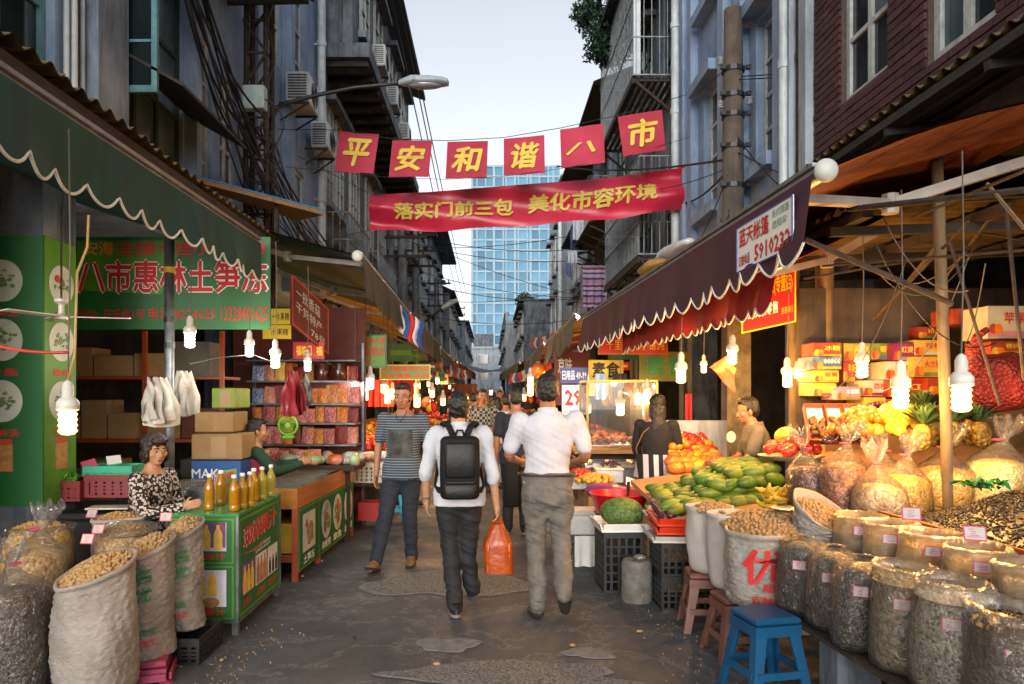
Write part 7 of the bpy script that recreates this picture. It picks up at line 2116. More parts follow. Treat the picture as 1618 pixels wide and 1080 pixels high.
# pineapples
m_pine = voro_mat('pineapple_rind',['#5c4418','#8a6a24','#a8862e'],45,rough=.7,bump=1.0)
m_pleaf = mat('pineapple_leaf','#2c4a24','#5a7438',rough=.6,scale=6)
pl = MB(); pl.ell((0,0,.09),(.06,.06,.09),12,9); f_pine = fruit('pineapple_body',pl,m_pine)
pl = MB()
for k in range(34):
 a_ = k * 2.4; t = k / 34; ln = .17 - .07 * t; tilt = 1.15 - .95 * t
 d = Vector((math.cos(a_) * math.sin(tilt),math.sin(a_) * math.sin(tilt),math.cos(tilt))); sd = Vector((-math.sin(a_),math.cos(a_),0))
 o_ = Vector((0,0,.17 + .03 * t))
 pl.add([o_ - sd * .012,o_ + sd * .012,o_ + d * ln * .6 + sd * .009 + Vector((0,0,.01)),o_ + d * ln + Vector((0,0,-.01)),o_ + d * ln * .6 - sd * .009 + Vector((0,0,.01))],[(0,1,2,3,4)])
f_pinel = fruit('pineapple_crown',pl,m_pleaf)
for k,(u,v,Y) in enumerate(((1440,690,5.0),(1458,668,5.3),(1478,692,4.9),(1490,655,5.3),(1500,695,4.8),(1530,690,4.9),(1555,695,4.8),(1452,700,4.7),(1520,665,5.2),(1542,668,5.1))):
 p = PX(u,v,Y) - Vector((0,0,.06)); T = thing('pineapple','leafy pineapple in the row under the near bulbs','pineapple',p,group='pineapples under the bulbs'); rt = (rg.uniform(-.35,.2),rg.uniform(-.3,.3),rg.uniform(0,6))
 shared('pineapple_body',f_pine,T,p,rt,1.05); shared('pineapple_crown',f_pinel,T,p,rt,1.05)
# wall of fruit cartons
def cm_(n,a,c,s=5): return mat(n,a,c,rough=.55,scale=s,detail=2)
cart = [cm_('red_fruit_carton','#8a1c14','#a85028'),cm_('yellow_fruit_carton','#b88c1c','#c8b050'),cm_('green_fruit_carton','#4c6a1c','#a89030'),cm_('white_fruit_carton','#b0a890','#c4bca0'),cm_('purple_fruit_carton','#6a1448','#8a2c50'),cm_('blue_fruit_carton','#2c4a6a','#8aa0a8'),cm_('pink_fruit_carton','#b0607c','#c49098')]
cl = [(1285,1330,540,565,0,'冰糖',6.3),(1333,1376,541,570,2,'火龙果',6.3),(1376,1412,541,568,2,'葡萄',6.3),(1411,1445,541,570,4,'红提',6.2),(1444,1490,536,562,1,'蜜柚',6.2),(1283,1330,562,584,5,'00866',6.25),(1286,1326,584,604,1,'香蕉',6.25),(1332,1352,568,604,0,'苹果',6.35),(1398,1444,570,600,3,'雪梨',6.2),(1444,1488,562,596,1,'火龙果',6.1),(1285,1322,604,626,2,'木瓜',6.2),(1322,1360,610,632,6,'水蜜桃',6.1),(1364,1404,600,626,3,'荔枝',6.2),(1405,1465,600,628,0,'红',6.1),(1466,1510,596,625,0,'佳果',6.0),(1364,1400,627,656,1,'橙',6.1),(1410,1462,630,660,0,'红富士',6.0),(1505,1548,640,664,1,'芒果',5.6),(1548,1585,640,662,2,'香梨',5.6),(1505,1560,486,512,0,'',6.0),(1560,1625,482,535,3,'苹果',5.6),(1565,1625,538,560,0,'樱桃红',5.5),(1450,1490,515,535,0,'精品',6.4),(1352,1364,570,600,2,'梨',6.4)]
for k,(u0,u1,v0,v1,ci,tx,Y) in enumerate(cl):
 a = PX(u0,v1,Y); c = PX(u1,v0,Y)
 T = thing('fruit_carton','%s fruit carton %s of the stacked wall' % (('red','yellow','green','white','purple','blue','pink')[ci],('in the top row, first from the timber posts','in the top row, second','in the top row, third','in the top row, fourth','in the top row, fifth','with pale number print, under the top row,','under the blue one','narrow, beside the blue one,','above the second bulb','with black brush characters','lowest at the timber posts','below the first bulb','behind the second bulb','wide, right below the white one,','beside the pole','low behind the oranges','lowest and widest, behind the pears,','below the red net bag','beside the yellow one under the net bag','highest and unprinted, beyond the pole,','large with apple print beside the net bag','long, under the apple carton,','small, above the fifth of the top row,','slim, between two bulbs,')[k]),'carton',((a.x + c.x) / 2,Y + .15,a.z),group='fruit cartons stacked as a wall')
 b = MB(); b.b2((a.x + .003,Y,a.z + .002),(c.x - .003,Y + .3,c.z - .003),bev=.006); obj('carton_body',b,cart[ci],T)
 if tx:
  w = c.x - a.x; h = c.z - a.z
  b = MB(); text(b,tx,(a.x + w * .4,Y,a.z + h * .45),(c.x - w * .06,Y,a.z + h * .45),(0,0,h * .35)); obj('lettering',b,m_tyel if ci in (0,4,2) else (m_tred if ci in (1,3) else m_twht),T)
  b = MB(); b.b2((a.x + .004,Y - .0012,a.z + h * .06),(c.x - .004,Y - .0002,a.z + h * .24)); obj('print_band',b,cart[(ci + 1 + k % 3) % 7],T)
  for (fx,fm_) in ((.14,m_photo_red if ci != 0 else m_yellow),(.27,m_orange)):
   obj('fruit_print',disc((a.x + w * fx,Y - .0005,a.z + h * .3),(1,0,0),(0,0,1),min(w * .1,.035),min(h * .24,.04),14,.002 + fx * .003),fm_,T)
b = MB(); b.b2((2.78,6.55,0),(4.9,6.62,2.6)); obj('stall_partition',b,m_inside,label='dim partition board behind the stacked fruit cartons',cat='partition')
b = MB(); b.b2((2.85,6.2,0),(4.8,6.54,1.55)); obj('plain_carton',b,m_card,label='plain carton supporting the printed wall of cartons',cat='carton')
# big red net bag
T = thing('red_net_bag','large red net bag of fruit hanging at the stall post','bag',PX(1560,600,5.0))
b = lump(PX(1575,605,4.9),(.24,.2,.19),5,.3,44,30); obj('net_bag',b,mat('red_mesh_net','#5c0e08','#8a2010',rough=.6,bump=.9,vor=45),T,smooth=True)
b = MB(); b.tube([PX(1545,590,4.9),PX(1538,560,4.9),PX(1545,530,4.9),PX(1560,520,4.9)],[.10,.05,.03,.02],8); obj('net_neck',b,mat('red_mesh_net','#a01c10'),T,smooth=True)

# posts, trusses, wires of the stall roof
T = thing('stall_post','bamboo coloured pole standing among the pineapples','post',PX(1500,700,4.6))
b = MB(); b.tube([Vector((2.9,4.6,0)),Vector((2.88,4.6,1.5)),Vector((2.82,4.6,3.2))],.035,10); obj('post_shaft',b,mat('weathered_pole_wood','#5c4a34','#7c684a',rough=.8,scale=6,stretch=(3,3,.6)),T,smooth=True)
m_bam = MATS['weathered_pole_wood']
for (x,y,r_,lab) in ((3.05,6.6,.06,'thick timber post at the corner of the carton wall'),(2.88,6.9,.05,'timber post beside the red banner sign'),(3.2,7.0,.07,'bundle post behind the carton wall')):
 b = MB(); b.tube([(x,y,0),(x,y,3.3)],r_,10); obj('timber_post',b,m_bam,smooth=40,label=lab,cat='post')
beams = [((1272,378,4.5),(1505,480,4.4)),((1340,330,4.4),(1618,300,3.6)),((1390,500,6),(1480,390,4.6)),((1270,440,5),(1480,405,4.6)),((1470,470,5.5),(1560,350,4)),((1560,290,3.8),(1618,360,3.4)),((1380,505,6),(1530,350,4.2)),((1500,380,4.2),(1580,640,4.2)),((1590,330,3.7),(1618,600,3.9)),((1300,420,5.2),(1618,395,4.0)),((1440,345,4.5),(1618,270,3.3))]
for k,(p,q_) in enumerate(beams):
 b = MB(); b.tube([PX(*p),PX(*q_)],.018 if k < 3 else .009,6); obj('roof_strut',b,m_rust if k != 5 else m_bam,label=('dark brace slanting from the awning end to the pineapple pole','long thin pole lying level high under the nut stall roof','slim pole rising from the tube lights to the pineapple pole','thin pole running level behind the maroon awning end','short slanting pole just before the pineapple pole','short pale pole dropping at the picture edge','slim pole slanting beside the lower tube light','thin pole leaning down beside the red net bag','upright thin pole at the very picture edge','longest thin level pole under the roof sheets','thin pole rising toward the top corner over the stall')[k],cat='pole',group='roof struts over the nut stall')
for k in range(7):
 a = PX(rg.uniform(1290,1600),rg.uniform(340,420),rg.uniform(4,5.5)); c = PX(rg.uniform(1300,1618),rg.uniform(360,620),rg.uniform(4,5.5))
 cable('slack pale wire looping under the nut stall roof',catenary(a,c,rg.uniform(.05,.3),12),.004,'wires under the nut stall roof',rg.choice((m_cord,m_black,m_cord)),'slack_wire')
# tube lights deeper in the shop
for k,(u0,u1,v,Y) in enumerate(((1335,1400,478,7.5),(1385,1470,525,7.3))):
 pass
e_tube = emis('shop_tube_glow',(.9,.97,1.0),9.0)
for k,(p0,p1) in enumerate(((PX(1350,483,6.9),PX(1398,470,6.9)),(PX(1385,530,6.95),PX(1468,515,6.95)))):
 T = thing('tube_light','white fluorescent tube in the dim shop, %s one' % ('upper','lower')[k],'light',p0)
 b = MB(); b.tube([p0,p1],.016,8); obj('tube',b,e_tube,T)
 b = MB(); b.bar(p0 + Vector((0,.03,.03)),p1 + Vector((0,.03,.03)),.05,.03); obj('fitting',b,m_ac,T)

# --- signs on the right
sign('banner_sign','red fruit shop banner with gold border tilted under the awning',PX(1172,527,6.7),PX(1258,508,6.4),(0,0,.52),.012,m_sred,[('厦门进口水果(专营店)',.04,.94,.52,.86,m_tyel),('批发兼零售',.12,.68,.22,.44,m_twht),('金源果行',.74,.95,.18,.30,m_tyel,.0)],border=(m_tyel,.012))
sign('shop_sign','dark red noodle sign with yellow characters under the awning',PX(945,560,9.6),PX(1055,560,9.6),(0,0,.52),.015,m_sred,[('老人大馄饨',.12,.97,.52,.92,m_tyel),('千里香大/小馄饨',.12,.95,.12,.38,m_tyel,.0)],border=(m_redwood,.02))
sign('shop_sign','yellow green vegetarian sign with dark green characters',PX(1010,602,9.9),PX(1090,602,9.9),(0,0,.40),.012,mat('dull_yellow_green_board','#5c5c14','#74701c',rough=.7),[('素食',.1,.98,.2,.85,m_tgrn,.03)])
sign('shop_sign','dull yellow panel sign with dark characters beside the cart',PX(930,625,10.2),PX(985,625,10.2),(0,0,.5),.012,m_syel,[('素食',.1,.9,.5,.95,m_tblk,.03)])
sign('shop_sign','tall dark red board with pale characters beyond the cart',PX(876,640,13),PX(932,640,13),(0,0,.95),.012,m_smar,[('京味',.1,.5,.6,.9,m_photo_plate)])
sign('shop_sign','blue and white poster with big prices beside the glass cart',PX(886,605,10.3),PX(929,605,10.3),(0,0,.22),.01,m_sblu,[('日用品 49-99',.06,.95,.2,.8,m_twht)])
sign('shop_sign','white poster with a big red number under the blue poster',PX(888,655,10.3),PX(930,655,10.3),(0,0,.42),.01,m_swht,[('29',.1,.75,.3,.85,m_tred,.04),('CHINA',.1,.9,.06,.18,m_tblk,.0)])
T = thing('pennant_flag','orange red triangular pennant hung by the fruit stall','flag',PX(1150,590,6.2))
A,B_,C_ = PX(1122,580,6.2),PX(1162,552,6.2),PX(1161,620,6.2)
b = MB()
for o_ in (0,.006): b.grid(lambda s,t: A.lerp(B_.lerp(C_,t),s) + Vector((0,.03 * math.sin(s * 6 + t * 4) + o_,0)),10,10)
obj('cloth',b,mat('orange_red_pennant','#b8301c','#c84a24',rough=.7),T,smooth=True)
b = MB(); text(b,'生意兴隆',A + Vector((.10,-.045,.02)),A + Vector((.19,-.045,-.06)),(0.02,0,.04)); obj('lettering',b,m_tyel,T)
b = MB(); b.b2((2.52,7.6,0),(2.72,7.75,2.5)); T = obj('postered_pillar',b,mat('peeling_poster_pillar','#4a4024','#6e6444',rough=.8,scale=9),label='pillar covered with peeling paper notices',cat='pillar')

# --- glass food cart
X0,X1,Y0,Y1 = 1.12,1.92,8.4,9.1
m_brass = mat('brass_coloured_frame','#6a562c','#80693a',rough=.35,metal=.6)
T = thing('glass_food_cart','glass food cart with brass coloured frame and lit trays','cart',(1.5,8.7,0))
for (x,y) in ((X0,Y0),(X1,Y0),(X1,Y1),(X0,Y1)):
 b = MB(); b.b2((x - .012,y - .012,.5),(x + .012,y + .012,1.787)); obj('corner_post',b,m_brass,T)
for z in (1.80,1.02):
 for p,q_ in (((X0,Y0,z),(X1,Y0,z)),((X0,Y1,z),(X1,Y1,z)),((X0,Y0,z),(X0,Y1,z)),((X1,Y0,z),(X1,Y1,z))):
  b = MB(); b.bar(p,q_,.022); obj('frame_rail',b,m_brass,T)
for (p0,p1) in (((X0 + .02,Y0 - .003,1.04),(X1 - .02,Y0 + .003,1.78)),((X0 - .003,Y0 + .02,1.04),(X0 + .003,Y1 - .02,1.78))):
 b = MB(); b.b2(p0,p1); obj('glass_pane',b,glass('cart_glass','#cfd8dc',op=.04,rough=.02),T)
b = MB(); b.b2((X0 - .03,Y0 - .03,.80),(X1 + .03,Y1 + .03,.83)); obj('cart_shelf',b,m_bar,T)
b = MB(); b.b2((X0,Y0,1.05),(X1,Y1,1.06)); obj('cart_shelf',b,m_bar,T)
b = MB(); b.b2((X0 + .02,Y0 + .02,.12),(X1 - .02,Y1 - .02,.798)); obj('cart_body',b,m_metal,T)
for (x,y) in ((X0 + .1,Y0 + .1),(X1 - .1,Y0 + .1)):
 b = MB(); b.tube([(x - .02,y,.06),(x + .02,y,.06)],.06,14); obj('wheel',b,m_black,T)
for k in range(16):
 x = X0 + .08 + (k % 8) * .09; y = Y0 + .15 + (k // 8) * .25
 b = lump((x,y,1.10),(.04,.07,.035),k,.4,10,7); obj('cooked_food',b,cm_('cooked_meat','#5c2414','#8a4420',12) if k % 3 else m_photo_brown,smooth=True,label='piece of cooked food on the glass cart shelf',cat='food',group='cooked food in the cart')
for k in range(3):
 tray('steel_tray',('steel tray on the cart counter, nearest the street','steel tray in the middle of the cart counter','steel tray at the inner end of the cart counter')[k],(X0 + .16 + k * .25,Y0 + .12,.832),(.2,.26,.04),m_bar)
b = lump(PX(1030,688,8.8),(.12,.1,.10),4,.2,14,10); obj('red_lidded_tub',b,m_redpl,smooth=True,label='round red bundle beside the glass cart',cat='tub')

# --- ground display in front of the fruit stall
crate('plastic_crate','black crate under the foam tray with the big green melon',(1.12,6.24,0),(.38,.40,.50),m_blackpl,.05,nz=5)
tray('foam_tray','white foam tray holding the big green melon',(1.12,6.24,.502),(.42,.42,.07),m_swht,.05)
b = MB(); b.ell((1.13,6.26,.635),(.19,.15,.125),22,14,wob=lambda p: 1 + .03 * mnoise.noise(p * 30)); obj('winter_melon',b,m_mel,smooth=True,label='big dark green knobbly melon on the white foam tray',cat='melon')
crate('plastic_crate','tall black crate under the orange red plum trays',(1.55,5.78,0),(.50,.50,.26),m_blackpl,0,nz=3)
crate('plastic_crate','black crate stacked upon the lowest one under the plum trays',(1.55,5.78,.262),(.50,.50,.26),m_blackpl,0,nz=3)
tray('foam_tray','pale foam tray under the two orange red trays',(1.52,5.72,.524),(.56,.48,.05),m_whitepl,-.05)
m_otray = mat('orange_red_tray_plastic','#b82c10','#cc3c1a',rough=.35)
tray('fruit_tray','lower orange red tray below the plums',(1.53,5.74,.576),(.50,.42,.06),m_otray,-.05)
tray('fruit_tray','upper orange red tray full of dark plums',(1.53,5.74,.64),(.50,.42,.06),m_otray,-.05)
for i in range(9):
 for j in range(8):
  shared('plum',f_plum,None,(1.33 + i * .05 + rg.uniform(-.008,.008),5.57 + j * .05,.69 + rg.uniform(0,.03) + j * .006),any_rot(rg),rg.uniform(.95,1.1),label='dark plum in the upper orange red tray',cat='plum',group='plums in the tray')
b = MB(); b.grid(lambda s,t: Vector((1.30 + .46 * s,5.55 + .38 * t,.745 + .02 * math.sin(s * 9) * math.cos(t * 7) + t * .05)),14,12); obj('cling_film',b,m_film,smooth=True,label='clear film stretched over the dark plums',cat='film')
T = thing('concrete_weight','short concrete cylinder standing on the street by the crates','weight',(1.17,5.82,0))
b = MB(); b.lathe([(.118,0),(.122,.02),(.120,.30),(.108,.325),(.06,.33),(0,.328)],28,(1.17,5.82,0),wob=lambda a,z: 1 + .012 * math.sin(3 * a) + .008 * math.sin(7 * a + z * 20)); obj('cylinder_body',b,mat('rough_grey_concrete','#4c4a44','#6e6b64',rough=.95,scale=14,bump=.5,bscale=50),T,smooth=40)
b = lump((1.19,5.8,.352),(.05,.04,.022),8,.5,12,8); obj('plastic_wrap',b,m_film2,smooth=True,label='crumpled clear wrap lying on the concrete cylinder',cat='wrap')
T = thing('red_basin','wide red plastic basin with a knife standing in it','basin',(1.18,6.78,.52))
b = MB(); b.lathe([(.19,.53),(.21,.54),(.27,.72),(.275,.725),(.265,.728),(.205,.56),(0,.55)],30,(1.2,6.8,0)); obj('basin_shell',b,mat('bright_red_basin','#b3121a','#c41c22',rough=.3),T,smooth=40)
b = MB(); b.bar((1.25,6.74,.56),(1.27,6.72,.75),.01,.018); b.bar((1.27,6.72,.75),(1.275,6.715,.84),.018,.022); obj('knife',b,m_acd,T)
crate('plastic_crate','black crate under the red basin',(1.2,6.85,0),(.4,.4,.52),m_blackpl,nz=5)
for k,(x,y,lab) in enumerate(((1.5,6.3,'film-wrapped tray of white mushrooms beside the melon'),(1.62,6.05,'film-wrapped tray of pale fruit behind the plums'),(1.42,6.02,'film-wrapped tray of cut fruit next to the plum trays'))):
 tray('wrapped_tray',lab,(x,y,.64),(.22,.16,.04),m_swht,.3)
 b = lump((x,y,.70),(.10,.07,.035),k + 20,.5,14,8); obj('wrapped_fruit',b,cm_('pale_cut_fruit','#a89060','#ccc0a0',10),smooth=True,label=lab.replace('film-wrapped tray of','mound of') + ' under film',cat='fruit')
b = MB(); b.b2((1.3,5.98,0),(1.75,6.42,.638)); obj('display_box',b,m_card,label='carton propping up the film-wrapped trays',cat='box')
# white foam boxes, purple bag, loquats
for k,(x,y,z,d,lab) in enumerate(((.92,7.15,.30,(.34,.4,.19),'white foam box on the dark crate beside the grey trousers'),(.95,7.05,0,(.36,.44,.0),''),(1.05,8.0,.62,(.5,.35,.1),'white foam box lid heap below the glass cart'),(1.32,8.2,.66,(.3,.28,.14),'white foam box before the glass cart'))):
 if not lab: continue
 T = thing('foam_box',lab,'box',(x,y,z)); b = MB(); b.box((x,y,z + d[2] / 2),d,bev=.012); obj('box_body',b,mat('white_foam','#b8b8b4','#cacac6',rough=.7,scale=20,bump=.2),T)
 b = MB(); b.box((x,y,z + d[2] + .012),(d[0] + .02,d[1] + .02,.022),bev=.008); obj('box_lid',b,MATS['white_foam'],T)
crate('plastic_crate','dark crate under the white foam box',(.92,7.15,0),(.36,.42,.298),mat('dark_teal_crate','#14242c','#1e3038',rough=.5),nz=3)
cloth('plastic_sheet','white plastic sheet hanging to the ground before the foam boxes',(.80,6.92,.30),(1.02,6.92,.30),.29,m_swht,nf=2,fold=.015)
b = MB(); b.b2((1.0,7.4,0),(1.75,8.3,.6)); obj('display_box',b,m_card,label='stack of flat cartons before the glass cart',cat='box')
T = obj('purple_bag',lump((1.22,7.45,.66),(.22,.16,.09),7,.35,20,12),mat('purple_plastic','#6c2458','#8a3a72',rough=.35,bump=.3,bscale=12),smooth=True,label='purple plastic bag folded round a tray of loquats',cat='bag')
f_loq = fruit('loquat',MB().ell((0,0,0),(.024,.024,.028),8,6),mat('loquat_skin','#c08428','#d09c3c',rough=.5,rv=.1))
heapon(Vector((1.12,7.75,.72)),.2,.07,70,'loquat',f_loq,'yellow loquat in the purple lined tray','loquats in the purple tray','loquat',1.1)
heapon(Vector((.98,8.0,.75)),.14,.05,36,'red_apple',f_apple,'pinkish red fruit beside the white foam lids','pinkish fruit by the foam lids','fruit',.8)
heapon(Vector((1.36,8.25,.83)),.13,.05,40,'grape',f_plum,'dark cherry heaped on the white foam box','cherries on the foam box','cherry',.5)
b = MB(); b.box((1.45,7.5,.74),(.12,.006,.09),rot=Euler((-.5,.3,.2)).to_matrix()); obj('price_card',b,m_swht,label='white paper price card leaning by the loquats',cat='price card')
for k in range(5):
 b = lump((1.6 + .05 * k,7.35 + .1 * (k % 2),.70 + .03 * k),(.11,.09,.07),30 + k,.4,14,10); obj('wrapped_cabbage',b,cm_('pale_cabbage','#6a8a4c','#a8b48c',8) if k % 2 else cm_('purple_veg','#4a2c44','#7a5a6c',8),smooth=True,label=('film-wrapped cabbage head beside the striped leggings' if k % 2 else 'purple vegetable bundle beside the striped leggings'),cat='vegetable',group='vegetables by the woman')
b = MB(); b.b2((1.5,7.2,0),(1.85,7.55,.62)); obj('display_box',b,m_card,label='box carrying cabbages beside the woman',cat='box')

# --- bulbs of this side
RB = [('big warm bulb nearest the viewer over the black seed mound',1519,622,3.75,e_warm,1.15),('big warm bulb second from the viewer over the tied bags',1423,622,4.45,e_warm,1.15),('warm bulb before the carton wall above the oranges',1362,580,5.3,e_warm,1.0),('warm bulb by the timber post with a tangled flex',1244,598,6.0,e_warm,.95),('small warm bulb close behind the tangled flex bulb',1259,592,6.6,e_warm,.6),('warm bulb beside the red pennant',1157,562,6.0,e_warm,.95),('warm bulb over the woman with long hair',1076,590,6.6,e_warm,1.1),('small warm bulb left of the pennant',1112,582,7.2,e_warm,.7),('warm bulb at the corner of the glass cart',1022,626,8.2,e_warm,1.1),('faint warm bulb reflected deep in the noodle shop',1007,632,10.5,e_warm,.9),
   ('white bulb glowing inside the glass cart',980,643,9.6,e_cool,1.3),('warm bulb beyond the man in the white polo shirt',838,600,15,e_warm,1.5),('warm bulb under the lanterns, lower one',838,615,15.6,e_warm,1.6),('small warm bulb far on the fruit stall side',828,626,22,e_warm,1.6),('tiny warm bulb at the far end of the lane',776,618,38,e_warm,2.0),('far warm bulb over the dark crowd',792,622,30,e_warm,1.8),('warm bulb in the brown awning shade',930,645,12,e_warm,1.0)]
for lab,u,v,Y,em,s in RB:
 bulb(lab.replace('left of','just before'),PX(u,v - 10 * 4 / Y,Y),em,s,top=2.95 if Y > 5 else 2.9)
# lanterns
for k,(u,v,Y) in enumerate(((851,583,16),(868,600,17.5))):
 p = PX(u,v,Y); T = thing('paper_lantern','round gold and red lantern under the brown awning, %s one' % ('upper','lower')[k],'lantern',p,group='lanterns under the awning')
 b = MB(); b.lathe([(.05,-.14),(.12,-.1),(.17,-.03),(.17,.03),(.12,.1),(.05,.14)],16,p,wob=lambda a,z: 1 + .03 * math.cos(16 * a)); obj('lantern_body',b,mat('gold_red_lantern','#8a2414','#b07024',rough=.35,scale=10),T,smooth=True)
 b = MB(); b.lathe([(.05,-.2),(.055,-.14)],10,p); b.lathe([(.05,.14),(.055,.17),(0,.17)],10,p); obj('lantern_rim',b,m_brass,T)
 b = MB(); b.tube([p + Vector((0,0,.17)),p + Vector((0,0,.5))],.006,5); obj('cord',b,m_black,T)
# far stalls on the right
for (y0,y1,lab) in ((10.8,14.5,'snack table beyond the glass cart'),(16,21,'far table under the lanterns'),(23,30,'farthest table on the fruit stall side')):
 T = thing('produce_table',lab,'table',(2,(y0 + y1) / 2,0))
 b = MB(); b.b2((1.25,y0,.76),(2.9,y1,.80)); obj('table_top',b,m_card,T)
 b = MB(); b.b2((1.35,y0 + .1,0),(2.8,y1 - .1,.758)); obj('table_skirt',b,m_redpl if y0 > 15 else mat('dark_stall_cloth','#24231f'),T)
for (x0,x1,y0,y1,me,nm,lab,grp,n,s) in ((1.3,2.4,11,14,f_orange,'orange','orange on the snack table beyond the cart','oranges beyond the cart',50,1.3),(1.3,2.5,16.5,20.5,f_apple,'red_apple','red apple on the table under the lanterns','apples under the lanterns',50,1.5),(1.3,2.5,23.5,29.5,f_papaya,'papaya','papaya on the farthest table of the fruit side','papayas far on the fruit side',40,1.4)):
 for _ in range(n): shared(nm,me,None,(rg.uniform(x0,x1),rg.uniform(y0,y1),.85 + rg.uniform(0,.08)),any_rot(rg),s,label=lab,cat='fruit',group=grp)
# clothes on a hanger and hung meat strips behind the cart
cloth('hung_shirt','pale blue shirt on a hanger behind the glass cart',PX(940,590,9.9),PX(958,590,9.9),.35,mat('pale_blue_cotton','#7a94b4','#9ab0c8',rough=.8),nf=2,cat='shirt')
cloth('hung_shirt','dark jacket hung beside the pale blue shirt',PX(968,590,9.95),PX(990,590,9.95),.4,mat('dark_jacket_cloth','#1a1518','#2c2226',rough=.8),nf=2,cat='shirt')
cloth('hanging_cloth','narrow red banner hanging by the vegetarian sign',PX(1083,622,8.6),PX(1093,622,8.6),.55,m_red_f,nf=1,fold=.01)
b = MB(); b.b2((1.95,8.2,.9),(2.75,8.24,1.35)); obj('grey_board',b,m_ac,label='grey panel standing behind the fruit stand',cat='board')
sgn = obj('round_fan_sign',disc(PX(1155,690,7.6),(1,0,0),(0,0,1),.05,.06),m_swht,label='small white round paddle standing in the golden fruit',cat='sign')

# --- busy middle distance: boards, hung goods and a tarpaulin across the lane
rgm = random.Random(5)
bc = [m_sred,m_slime,m_syel,m_sblu,m_smar,m_swht,m_sgrn]
bn = ('red','lime','yellow','blue','maroon','white','green')
for k in range(26):
 sd = -1 if k % 2 else 1
 Y = 11.5 + k * .95 + rgm.uniform(-.3,.3); x = sd * rgm.uniform(1.5,2.4); z = rgm.uniform(1.95,2.5); ci = rgm.randrange(7)
 T = thing('stall_board','small %s stall board hung over the lane stalls' % bn[ci],'board',(x,Y,z),group='small boards over the far stalls')
 w_ = rgm.uniform(.3,.7); h_ = rgm.uniform(.15,.4)
 b = MB(); b.box((x,Y,z),(w_,.02,h_)); obj('board',b,bc[ci],T)
 b = MB(); b.box((x,Y - .012,z),(w_ * .86,.004,h_ * .3)); obj('print_band',b,bc[(ci + 2) % 7],T)
for k in range(34):
 sd = -1 if k % 2 else 1
 Y = 11 + k * .7; x = sd * rgm.uniform(1.5,2.6); z = rgm.uniform(1.2,1.75)
 b = lump((x,Y,z),(rgm.uniform(.07,.14),.08,rgm.uniform(.12,.22)),k,.5,12,9)
 obj('hung_goods',b,rgm.choice((m_redpl,m_red_f,packs[3],packs[5],m_syel,packs[2])),smooth=True,label='bundle of bright goods hung in the far stalls',cat='goods',group='goods hung in the far stalls')
for k in range(14):
 sd = -1 if k % 2 else 1
 bulb('warm bulb among the far stalls',(sd * rgm.uniform(1.5,2.1),13 + k * 1.6,rgm.uniform(1.75,2.0)),e_warm,1.1,top=2.9,group='warm bulbs of the far stalls')
T = thing('lane_tarpaulin','grey blue tarpaulin stretched across the lane far off','tarpaulin',(0,38,2.9))
b = MB()
for o_ in (0,.02): b.grid(lambda s,t: Vector((-1.6 + 3.4 * s,36 + 4 * t,3.0 + .25 * t - .28 * math.sin(math.pi * s) + .05 * math.sin(s * 14 + t * 5) + o_)),24,8)
obj('tarp_sheet',b,mat('grey_blue_tarp','#3c4654','#56606e',rough=.6),T,smooth=True)

# ================================================================ people
WELD = bpy.data.scenes.new('weld')      # scratch scene, removed at the end
def vox(mb,size,smooth=2,wrinkle=None):
 """weld overlapping closed shapes into one continuous skin"""
 me = mb.mesh('weld_tmp'); o = bpy.data.objects.new('weld_tmp',me); WELD.collection.objects.link(o)
 md = o.modifiers.new('r','REMESH'); md.mode = 'VOXEL'; md.voxel_size = size; md.use_smooth_shade = True
 if smooth:
  sm = o.modifiers.new('s','SMOOTH'); sm.factor = .5; sm.iterations = smooth
 WELD.view_layers[0].update(); dg = WELD.view_layers[0].depsgraph
 out = bpy.data.meshes.new_from_object(o.evaluated_get(dg),depsgraph=dg)
 bpy.data.objects.remove(o); bpy.data.meshes.remove(me)
 if wrinkle:
  amp,fx,fz,seed = wrinkle
  n_ = len(out.vertices); co = np.empty(n_ * 3); nr = np.empty(n_ * 3)
  out.vertices.foreach_get('co',co); out.vertex_normals.foreach_get('vector',nr)
  co = co.reshape(-1,3); nr = nr.reshape(-1,3); k_ = np.empty(n_)
  for i,(x,y,z) in enumerate(co.tolist()):
   k_[i] = amp * (mnoise.noise((x * fx + seed,y * fx,z * fz)) + .9 * abs(mnoise.noise((x * fx * .45,y * fx * .45 + seed,z * fz * 1.9 + x * 9))) - .25)
  out.vertices.foreach_set('co',(co + nr * k_[:,None]).ravel())
 out.polygons.foreach_set('use_smooth',[True] * len(out.polygons))
 return out

def loft(b,rings,n=20):
 """rings: (x, y, z, rx, ry[, power]) horizontal ellipses from bottom to top"""
 V = []
 for r_ in rings:
  x,y,z,rx,ry = r_[:5]; pw = r_[5] if len(r_) > 5 else 1.0
  for j in range(n):
   a = 2 * math.pi * j / n; c,s = math.cos(a),math.sin(a)
   V.append(Vector((x + rx * math.copysign(abs(c) ** pw,c),y + ry * math.copysign(abs(s) ** pw,s),z)))
 Fc = [(i * n + j,i * n + (j + 1) % n,(i + 1) * n + (j + 1) % n,(i + 1) * n + j) for i in range(len(rings) - 1) for j in range(n)]
 Fc += [tuple(range(n - 1,-1,-1)),tuple((len(rings) - 1) * n + j for j in range(n))]
 return b.add(V,Fc)

